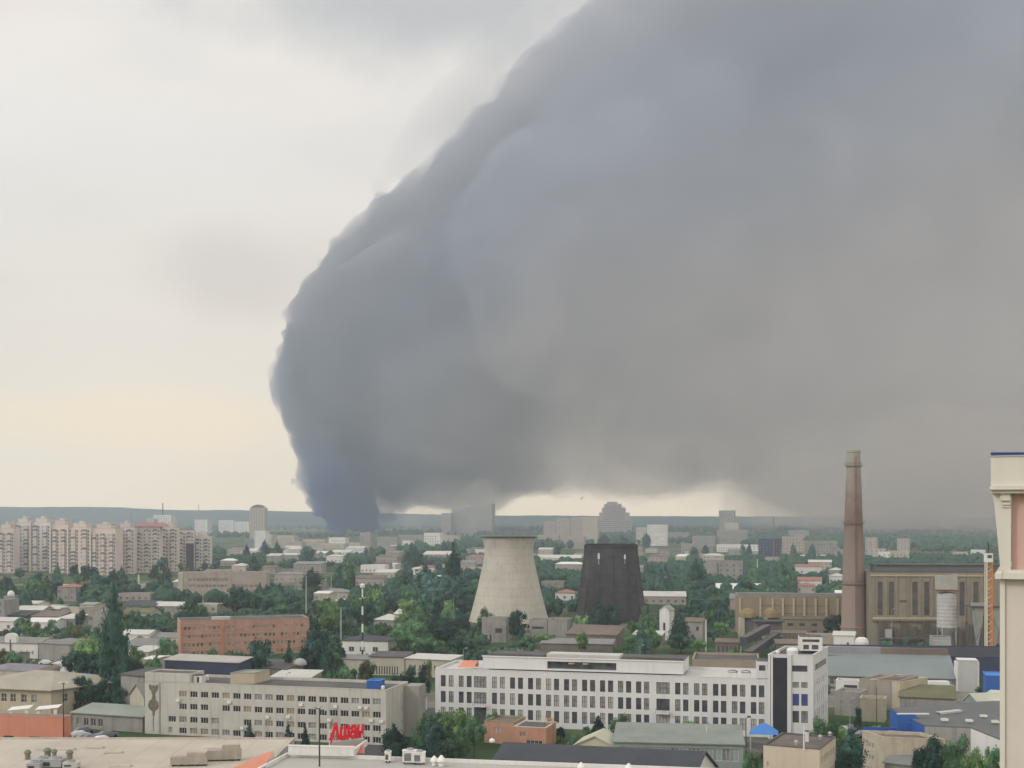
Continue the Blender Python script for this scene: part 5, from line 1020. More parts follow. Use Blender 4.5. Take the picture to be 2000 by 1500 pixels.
pole(624, 188, 1385, .17, dark_metal, 'near black lamp post rising through the picture beside the red sign', 'lamp_post', [(-1.0, 0), (1.0, -.4), (.3, .1)], grey_metal, cat='lamp post')
pole(833, 300, 1308, .16, white_metal, 'white post between the precast building and the white office'); pole(697, 300, 1318, .13, white_metal, 'pale post behind the blue roof cabin'); pole(811, 302, 1318, .09, grey_metal, 'thin grey post beside the white one by the office')
pole(598, 505, 1124, .35, grey_metal, 'tall pale grey flue pole rising behind the brick building'); pole(647, 700, 1126, .3, grey_metal, 'pale thin pole in the wood above the white house'); pole(666, 425, 1186, .3, grey_metal, 'grey pole standing behind the low white house')
pole(886, 520, 1165, .12, grey_metal, 'faint pole before the tall poplars by the pale tower'); pole(271, 800, 1122, .7, white_r, 'short white flue in the wood under the apartment complex', 'flue'); pole(256, 1060, 1001, .7, grey_metal, 'slim pale mast rising over the apartment roofs', 'mast')
pole(318, 2350, 982, 1.6, rust, 'thin dark antenna mast on the skyline above the apartments', 'mast'); pole(388, 5600, 985, 2.2, rust, 'tiny antenna on the skyline ridge', 'mast'); pole(1511, 1440, 1010, .7, rust, 'thin mast above the dark blue grey factory', 'mast')
pole(1457, 205, 1403, .12, dark_metal, 'dark post beside the bright blue tent', 'lamp_post', [(.5, 0)], cat='lamp post'); pole(1447, 330, 1262, .12, light_roof, 'short pale post before the conveyor'); pole(1479, 900, 1092, .35, white_r, 'pale pole over the long white edged shed'); pole(1379, 430, 1210, .3, white_r, 'short white post among greenery near the ruins')
pole(1712, 275, 1340, .13, rust, 'dark post in front of the taupe block', 'lamp_post', cat='lamp post'); pole(1533, 222, 1435, .08, grey_metal, 'thin grey post by the glazed workshop end'); pole(1380, 232, 1418, .09, white_metal, 'short pale post behind the glazed workshop'); pole(1570, 196, 1418, .12, white_metal, 'white antenna post on the beige roof', base=9.9)
# red and white floodlight mast
fm = tag(empty('floodlight_mast', (X(708, 385), 385, 0)), 'white and dark banded mast with a round head', 'mast'); zz = zt(1150, 385)
n_ = 9; b = MB()
for i in range(n_): b.bar((0, 0, zz * i / n_), (0, 0, zz * (i + 1) / n_ - .02), .34 - .012 * i, white_metal if i % 2 == 0 else dark_metal, 8)
b.build('shaft', fm); b = MB(); b.lathe([(.2, zz), (.75, zz + .5), (.8, zz + 1.2), (.3, zz + 1.7)], white_metal, 12); b.build('head', fm)
b = MB(); b.bar((-1.0, 0, zz - 3.0), (0, 0, zz - 3.2), .1, white_metal); b.bar((0, 0, zz - 3.2), (1.0, 0, zz - 2.6), .1, white_metal); b.build('arm', fm)

# ---------------------------------------------------------------- near high rise at the right edge
ivory = mat('ivory_render', (.66, .64, .58), .85, .04, .3, .06); ivory_w = mat('ivory_shade_render', (.62, .57, .53), .85, .03, .4, .04); rose = mat('rose_panel', (.58, .39, .35), .85, .05, .3, .05); sheet_b = mat('blue_sheet_edge', (.03, .05, .25), .4, .05)
Yt = 60.0; xt = X(1953, Yt); hr = tag(empty('high_rise', (xt, Yt, 0), R(-23)), 'ivory high rise corner with a rose panel, pilaster and blue roof edge', 'high rise'); W_ = 14.0
def zz_(py): return zt(py, Yt)
def xx_(px): return X(px, Yt) - xt
b = MB(); zl = zz_(1128)
b.box(0, 0, 0, W_, 12, zl, ivory_w); b.box(0, -.12, 0, xx_(1962), -.005, zl - .02, ivory); b.build('wall', hr)
b = MB(); b.box(xx_(1974), .1, zl + .3, W_, 12, zz_(962), rose); b.build('rose_panel', hr)
b = MB()
for y0, y1, o_ in ((1112, 1119, 0), (1119, 1130, .16)): b.box(xx_(1957) - o_ * 2, -.30 - o_, zz_(y1) + .003, W_ + .1, 12, zz_(y0), ivory)
b.poly([(xx_(1945), -.1, zz_(1118)), (xx_(1957), -.5, zz_(1112)), (xx_(1957), -.5, zz_(1130)), (xx_(1955), -.1, zz_(1130))], ivory); b.build('string_course', hr)
b = MB(); pl = [(1939, 965), (1943, 985), (1948, 1040), (1954, 1112)]
for (xa, ya), (xb, yb) in zip(pl, pl[1:]):
    b.poly([(xx_(xa), -.25, zz_(ya)), (xx_(xb), -.25, zz_(yb)), (xx_(1973), -.25, zz_(yb)), (xx_(1973), -.25, zz_(ya))], ivory); b.poly([(xx_(xa), -.25, zz_(ya)), (xx_(xb), -.25, zz_(yb)), (xx_(xb), 3, zz_(yb)), (xx_(xa), 3, zz_(ya))], ivory)
b.poly([(xx_(1973), -.25, zz_(965)), (xx_(1973), -.25, zz_(1112)), (xx_(1973), .1, zz_(1112)), (xx_(1973), .1, zz_(965))], ivory)
b.box(xx_(1954), -.40, zz_(978), xx_(1973) - .02, -.26, zz_(964), ivory); b.box(xx_(1956), -.34, zz_(986), xx_(1972), -.26, zz_(982), ivory); b.box(xx_(1957), -.32, zz_(991), xx_(1971), -.26, zz_(988.5), ivory); b.build('pilaster', hr)
b = MB(); b.box(xx_(1937), -.6, zz_(950), W_, 12, zz_(893), ivory); b.box(xx_(1935), -.75, zz_(957), W_, 12, zz_(950.3), ivory); b.box(xx_(1939), -.55, zz_(964), W_, 12, zz_(957.4), ivory); b.box(xx_(1936), -.66, zz_(892.7), W_, 12, zz_(890.2), white_metal); b.build('cornice', hr)
b = MB(); b.poly([(xx_(1937), -.7, zz_(890)), (xx_(1995), -.7, zz_(890)), (xx_(1998), -.7, zz_(891)), (W_, -.7, zz_(886)), (W_, -.7, zz_(881)), (xx_(1998), -.7, zz_(885.5)), (xx_(1937), -.7, zz_(884.5))], sheet_b)
b.box(xx_(1937), -.69, zz_(890), W_, 12, zz_(885.5), sheet_b); b.build('roof_edge', hr)

# ---------------------------------------------------------------- vehicles
tyre = mat('tyre', (.02, .02, .02), .9); cglass = mat('car_glass', (.03, .035, .04), .15, .1, spec=.5)
def make_car(colm, van=False, L_=4.3):
    hh = 2.0 if van else 1.42; t = empty('parked_car' if not van else 'parked_van', (0, 0, 0)); w_ = .88
    if van: pr = [(-L_ / 2, .35), (L_ / 2, .35), (L_ / 2, 1.0), (L_ / 2 - .8, 1.15), (L_ / 2 - 1.4, hh), (-L_ / 2 + .05, hh)]
    else: pr = [(-L_ / 2, .3), (L_ / 2, .3), (L_ / 2, .72), (L_ / 2 - .9, .92), (L_ / 2 - 1.55, hh), (-L_ / 2 + 1.0, hh), (-L_ / 2 + .25, .95), (-L_ / 2, .85)]
    b = MB(); n = len(pr); f0 = [(x, -w_ if z < 1 else -w_ + .12, z) for x, z in pr]; f1 = [(x, -y, z) for x, y, z in f0]
    b.poly(f0, colm); b.poly(f1[::-1], colm)
    for i in range(n): j = (i + 1) % n; b.poly([f0[i], f1[i], f1[j], f0[j]], colm)
    b.build('body', t)
    b = MB(); zt_ = hh - .1; zb_ = 1.0 if not van else 1.2
    xa, xb = (-L_ / 2 + .6, L_ / 2 - 1.6) if not van else (L_ / 2 - 2.2, L_ / 2 - 1.35)
    for s_ in (-1, 1): b.poly([(xa - .25 if not van else xa, s_ * (w_ + .006 - .05), zb_), (xb + .45, s_ * (w_ + .006 - .05), zb_), (xb, s_ * (w_ - .10), zt_), (xa + .2, s_ * (w_ - .10), zt_)], cglass)
    b.build('window', t)
    for x_ in (-L_ * .31, L_ * .31):
        for s_ in (-1, 1): b = MB(); b.bar((x_, s_ * (w_ - .2), .33), (x_, s_ * (w_ + .02), .33), .33, tyre, 12); b.build('wheel', t)
    return t
def make_truck():
    t = empty('parked_truck', (0, 0, 0)); b = MB(); b.box(-3.4, -1.2, .95, 1.9, 1.2, 3.5, white_metal); b.build('cargo_box', t)
    b = MB(); b.poly([(2.0, -1.1, .6), (3.9, -1.1, .6), (3.9, -1.1, 1.6), (3.5, -1.1, 2.7), (2.0, -1.1, 2.8)], white_metal); b.poly([(2.0, 1.1, .6), (2.0, 1.1, 2.8), (3.5, 1.1, 2.7), (3.9, 1.1, 1.6), (3.9, 1.1, .6)], white_metal)
    q = [(2.0, .6), (3.9, .6), (3.9, 1.6), (3.5, 2.7), (2.0, 2.8)]
    for i in range(5): j = (i + 1) % 5; b.poly([(q[i][0], -1.1, q[i][1]), (q[i][0], 1.1, q[i][1]), (q[j][0], 1.1, q[j][1]), (q[j][0], -1.1, q[j][1])], white_metal if i != 2 else cglass)
    b.poly([(2.3, -1.112, 1.6), (3.7, -1.112, 1.6), (3.4, -1.112, 2.5), (2.3, -1.112, 2.5)], cglass); b.build('cab', t)
    for x_ in (-2.2, 3.0):
        for s_ in (-1, 1): b = MB(); b.bar((x_, s_ * .8, .45), (x_, s_ * 1.12, .45), .45, tyre, 12); b.build('wheel', t)
    b = MB(); b.box(-3.3, -.9, .6, 2.2, .9, .9, dark_metal); b.build('chassis', t); return t
def put(t, px, Y, rz, label, cat, group, first=False, z=0.0):
    if not first:
        r = t.copy(); link(r)
        for ch in t.children: c = ch.copy(); link(c); c.parent = r
    else: r = t
    r.location = (X(px, Y), Y, z); r.rotation_euler = (0, 0, rz); return tag(r, label, cat, group)
cw = make_car(mat('car_white', (.72, .73, .74), .35, .02, spec=.5)); cg = make_car(mat('car_grey', (.16, .17, .19), .35, .03, spec=.5)); cb_ = make_car(mat('car_blue_grey', (.22, .26, .34), .35, .03, spec=.5)); vw = make_car(MATS['car_white'], True, 4.9); tr_ = make_truck()
g_ = 'cars parked by the kiosk row'
put(cw, 157, 262, R(40), 'white car parked under the kiosk row, beside the salmon store', 'car', g_, True, .02); put(cb_, 170, 259, R(35), 'blue grey car parked third along the kiosk row', 'car', g_, True, .02); put(cg, 163.5, 267, R(42), 'dark grey car parked tight to the kiosk windows', 'car', g_, True, .02)
for px_, Y_, c_, lab in ((180, 258, cg, 'dark grey car between the blue grey one and the silver one'), (190, 258.5, cb_, 'blue grey car below the kiosk row end'), (201, 256, cw, 'white car alone on the forecourt below the kiosk row'), (211, 262, cg, 'dark car at the kiosk corner near the thin tree')): put(c_, px_, Y_, R(38), lab, 'car', g_, False, .02)
g_ = 'vehicles on the lane behind the shopping hall'
put(vw, 438, 238, R(2), 'white van on the lane under the precast building', 'van', g_, True, .02); put(vw, 461, 238.5, R(-3), 'second white van close to the small spruce', 'van', g_, False, .02); put(cw, 449, 234.5, 0, 'white car between the two white vans', 'car', g_, False, .02)
put(cw, 322, 247, R(20), 'white car near the mosaic end wall corner', 'car', g_, False, .02); put(cg, 352, 245, R(5), 'dark car near the mosaic end wall foot', 'car', g_, False, .02)
g_ = 'white vehicles in the hall yard'
put(tr_, 1827, 326, R(180), 'white box truck with cargo box standing before the teal roofed hall', 'truck', g_, True, .03); put(tr_, 1831, 312, R(180), 'white box truck parked closer than the other box truck', 'truck', g_, False, .03)
for px_, Y_, lab in ((1716, 326, 'first white van in the row under the hall windows'), (1732, 326.5, 'second white van in the row under the hall windows'), (1748, 326, 'third white van in the row, past the dark post'), (1764, 326.6, 'fourth white van, before the long trailer')): put(vw, px_, Y_, R(178), lab, 'van', g_, False, .03)
b = MB(); b.box(-4.6, -1.2, 1.0, 4.6, 1.2, 3.3, white_metal)
for x_ in (-3.4, -2.3, 3.2): b.bar((x_, -1.15, .5), (x_, 1.15, .5), .5, tyre, 10)
tag(b.build('parked_trailer', loc=(X(1788, 327), 327, .03)), 'long white trailer parked between the vans and the box truck', 'trailer', g_)
b = MB(); b.box(-1.3, -1.2, 0, 1.3, 1.2, 2.6, white_metal); b.box(-1.36, -1.26, 2.605, 1.36, 1.26, 2.7, grey_metal); bx = tag(b.build('container_box', loc=(X(1852, 324), 324, .03)), 'small white container box beside the pale end wall, the upper one', 'container', 'white container boxes')
g_ = 'cars parked in the yards'
for px_, Y_, c_, rz0, lab in ((1648, 268, cw, 80, 'white car in the yard beside the office tower'), (1662, 270, cg, 85, 'dark car in the yard beside the office tower'), (1690, 262, cb_, 10, 'blue grey car before the pale yellow block'), (1640, 255, cg, 20, 'dark car under the office tower side wall'),
    (90, 392, cw, 10, 'white car before the blank grey shed'), (112, 390, cg, 5, 'dark car before the blank grey shed'), (40, 384, cb_, 0, 'blue grey car before the arched white hall'), (690, 400, cw, 5, 'white car before the low white house'), (712, 401, cg, 0, 'dark car before the low white house'),
    (1500, 238, cg, 95, 'dark car near the bright blue tent'), (1545, 228, cw, 100, 'white car between the tent and the beige roof'), (1240, 392, cw, 30, 'white car on the track behind the white office'), (1395, 385, cg, 20, 'dark car by the little white hut'), (1775, 400, cw, 5, 'white car under the pipe rack of the power hall'), (1800, 402, cb_, 3, 'blue grey car under the pipe rack of the power hall')):
    put(c_, px_, Y_, R(rz0), lab, 'car', g_, False, .03)
for px_, Y_, tp, lab in ((560, 300, 1316, 'slim lamp post behind the precast building by the white canopy'), (905, 300, 1268, 'slim lamp post behind the white office near the salmon awning'), (1250, 310, 1262, 'slim lamp post behind the white office roof storey'), (1660, 262, 1366, 'slim lamp post in the yard of the pale yellow block'), (60, 300, 1292, 'slim lamp post behind the hipped roof'), (300, 372, 1240, 'slim lamp post before the white house with round window'), (1742, 408, 1190, 'tall slim lamp post before the power hall'), (1130, 425, 1206, 'slim lamp post by the brownish shed')):
    pole(px_, Y_, tp, .09, grey_metal, lab, 'lamp_post', [(.7, 0)], cat='lamp post')
c = bx.copy(); link(c); c.location = (X(1853, 311), 311, .03); tag(c, 'small white container box beside the closer box truck', 'container')
# ---------------------------------------------------------------- trees
def leaf_mat(name, col, var=.45):
    m = bpy.data.materials.new(name); m.use_nodes = True; nt = m.node_tree; N = nt.nodes; L = nt.links; p = N['Principled BSDF']; p.inputs['Roughness'].default_value = .8; p.inputs['Specular IOR Level'].default_value = .15
    g = N.new('ShaderNodeNewGeometry'); n = N.new('ShaderNodeTexNoise'); n.inputs['Scale'].default_value = .45; n.inputs['Detail'].default_value = 3; L.new(g.outputs['Position'], n.inputs[0])
    r = N.new('ShaderNodeValToRGB'); e = r.color_ramp.elements; e[0].position = .34; e[0].color = tuple(c * (1 - var) for c in col) + (1,); e[1].position = .66; e[1].color = tuple(c * (1 + var) for c in col) + (1,)
    L.new(n.outputs[0], r.inputs[0])
    oi = N.new('ShaderNodeObjectInfo'); h = N.new('ShaderNodeHueSaturation'); q = N.new('ShaderNodeMapRange'); q.inputs['To Min'].default_value = .7; q.inputs['To Max'].default_value = 1.5; L.new(oi.outputs['Random'], q.inputs[0]); L.new(q.outputs[0], h.inputs['Value'])
    L.new(r.outputs[0], h.inputs['Color']); L.new(h.outputs[0], p.inputs['Base Color']); return m
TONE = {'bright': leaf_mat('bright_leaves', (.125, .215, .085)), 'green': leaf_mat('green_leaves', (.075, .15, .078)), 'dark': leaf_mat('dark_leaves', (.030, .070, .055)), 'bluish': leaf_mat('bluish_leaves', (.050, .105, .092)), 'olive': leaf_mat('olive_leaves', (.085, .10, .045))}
bark = mat('bark', (.10, .08, .06), .95, .2, 2)
def blob(b, c, r, m, rnd, sub=1, jit=.25, sq=(1, 1, 1)):
    ic = blob.ic[sub]; o = len(b.v)
    for v in ic[0]:
        k = 1 + rnd.uniform(-jit, jit); b.v.append((c[0] + v.x * r * k * sq[0], c[1] + v.y * r * k * sq[1], c[2] + v.z * r * k * sq[2]))
    for f in ic[1]: b.f.append([o + i for i in f]); b.m.append(b.slot(m))
blob.ic = {}
for s_ in (1, 2):
    t_ = bmesh.new(); bmesh.ops.create_icosphere(t_, subdivisions=s_, radius=1); blob.ic[s_] = ([v.co.copy() for v in t_.verts], [[v.index for v in f.verts] for f in t_.faces]); t_.free()
def leaf(b, p, s, rnd, m, out=None):
    n = Vector((rnd.gauss(0, 1), rnd.gauss(0, 1), rnd.gauss(0, 1)))
    if out is not None: n = n * .6 + out
    n.normalize(); u = n.orthogonal().normalized(); v = n.cross(u); a = rnd.uniform(0, 6.28); u, v = u * math.cos(a) + v * math.sin(a), v * math.cos(a) - u * math.sin(a)
    o = len(b.v); s2 = s * rnd.uniform(.5, .9)
    b.v += [tuple(p - u * s), tuple(p - v * s2 * .6 + u * s * .1), tuple(p + u * s), tuple(p + v * s2)]; b.f.append([o, o + 1, o + 2, o + 3]); b.m.append(b.slot(m))
# every shape is built in a unit box: 1 high, about 1 wide
def crown_mesh(kind, seed, nl, ls):
    rnd = random.Random(seed); b = MB(); m = TONE['green']; cl = []
    if kind == 'round':
        for i in range(16):
            a = rnd.uniform(0, 6.28); h = rnd.uniform(.30, .90); w_ = .36 * math.sqrt(max(.05, 1 - ((h - .55) / .48) ** 2)) * rnd.uniform(.45, 1.0); cl.append((Vector((math.cos(a) * w_, math.sin(a) * w_, h)), rnd.uniform(.10, .19)))
        cl.append((Vector((0, 0, .55)), .27)); cl.append((Vector((0, 0, .75)), .19))
    elif kind == 'broad':
        for i in range(18):
            a = rnd.uniform(0, 6.28); w_ = rnd.uniform(.1, .42); h = .38 + rnd.uniform(0, .42) * (1 - w_ * 1.1) + .08; cl.append((Vector((math.cos(a) * w_, math.sin(a) * w_, h)), rnd.uniform(.12, .19)))
        cl.append((Vector((0, 0, .5)), .30)); cl.append((Vector((.1, 0, .72)), .22))
    elif kind == 'poplar':
        for i in range(22):
            h = .08 + .88 * i / 21; w_ = .30 * math.sin(math.pi * min(1, (h + .22) / 1.15)) ** .7 * (1 if h < .7 else (1 - (h - .7) * 2.3)); a = rnd.uniform(0, 6.28)
            cl.append((Vector((math.cos(a) * w_ * .5, math.sin(a) * w_ * .5, h)), max(.05, w_ * rnd.uniform(.7, 1.05))))
    elif kind == 'conifer':
        for i in range(34):
            h = .08 + .86 * rnd.random() ** 1.1; w_ = .36 * (1 - h) ** .9; a = rnd.uniform(0, 6.28); cl.append((Vector((math.cos(a) * w_ * .75, math.sin(a) * w_ * .75, h)), max(.025, w_ * .33)))
        cl += [(Vector((0, 0, .08 + .11 * i)), .26 * (1 - i * .11)) for i in range(8)]
    elif kind == 'bush':
        for i in range(10):
            a = rnd.uniform(0, 6.28); w_ = rnd.uniform(0, .36); cl.append((Vector((math.cos(a) * w_, math.sin(a) * w_, rnd.uniform(.2, .65) * (1 - w_))), rnd.uniform(.18, .30)))
    zs = (1, 1, 1)
    wts = [r ** 2 for c, r in cl]; tot = sum(wts)
    for c, r in cl:
        blob(b, c, r * .70, m, rnd, 1, .28)
        for k in range(int(nl * r * r / tot) + 3):
            d = Vector((rnd.gauss(0, 1), rnd.gauss(0, 1), rnd.gauss(0, 1))).normalized(); leaf(b, c + d * r * rnd.uniform(.72, 1.12), ls * rnd.uniform(.6, 1.2), rnd, m, d * .8)
    me = bpy.data.meshes.new('crown'); me.from_pydata(b.v, [], b.f); me.update(); me.materials.append(m); return me
def trunk_mesh(kind, seed):
    rnd = random.Random(seed); b = MB(); top = {'round': .6, 'broad': .55, 'poplar': .9, 'conifer': .95, 'bush': .4}[kind]
    b.bar((0, 0, 0), (.01, 0, top), .028 if kind != 'poplar' else .02, bark, 7, .008)
    if kind in ('round', 'broad', 'bush'):
        for i in range(5): a = i * 1.3 + rnd.random(); z = .2 + .07 * i; b.bar((0, 0, z), (math.cos(a) * .22, math.sin(a) * .22, z + .22), .012, bark, 5, .004)
    me = bpy.data.meshes.new('trunk'); me.from_pydata(b.v, [], b.f); me.update(); me.materials.append(bark); return me
LIB = {}
for kd in ('round', 'broad', 'poplar', 'conifer', 'bush'):
    LIB[kd] = [(crown_mesh(kd, 10 + i, 2600, .026), trunk_mesh(kd, i)) for i in range(4 if kd in ('round', 'broad') else 3)]
    LIB[kd + '_far'] = [(crown_mesh(kd, 40 + i, 700, .045), trunk_mesh(kd, i)) for i in range(3)]
KN = {'round': 'tree', 'broad': 'broad_tree', 'poplar': 'poplar_tree', 'conifer': 'conifer_tree', 'bush': 'bush'}
rt_ = random.Random(77); NT = 0
def tree(px, Y, h, wd, kind, tone, label=None, group=None, z0=0.0, x=None):
    """wd is the crown width in metres"""
    global NT
    NT += 1; far = Y > 520; lib = LIB[kind + ('_far' if far else '')]; cm, tm = rt_.choice(lib)
    root = empty(KN[kind], (X(px, Y) if x is None else x, Y, z0), rt_.uniform(0, 6.28)); tag(root, label, 'bush' if kind == 'bush' else 'tree', group)
    sw_ = wd / {'round': .95, 'broad': 1.1, 'poplar': .42, 'conifer': .48, 'bush': 1.05}[kind]
    for nm, me in (('crown', cm), ('trunk', tm)):
        o = bpy.data.objects.new(nm, me); link(o); o.parent = root; o.scale = (sw_, sw_, h)
        if nm == 'crown': o.material_slots[0].link = 'OBJECT'; o.material_slots[0].material = TONE[tone]
        if nm == 'trunk': o.scale = (max(sw_, h * .5) * (.6 if kind == 'bush' else 1), ) * 2 + (h,)
    return root
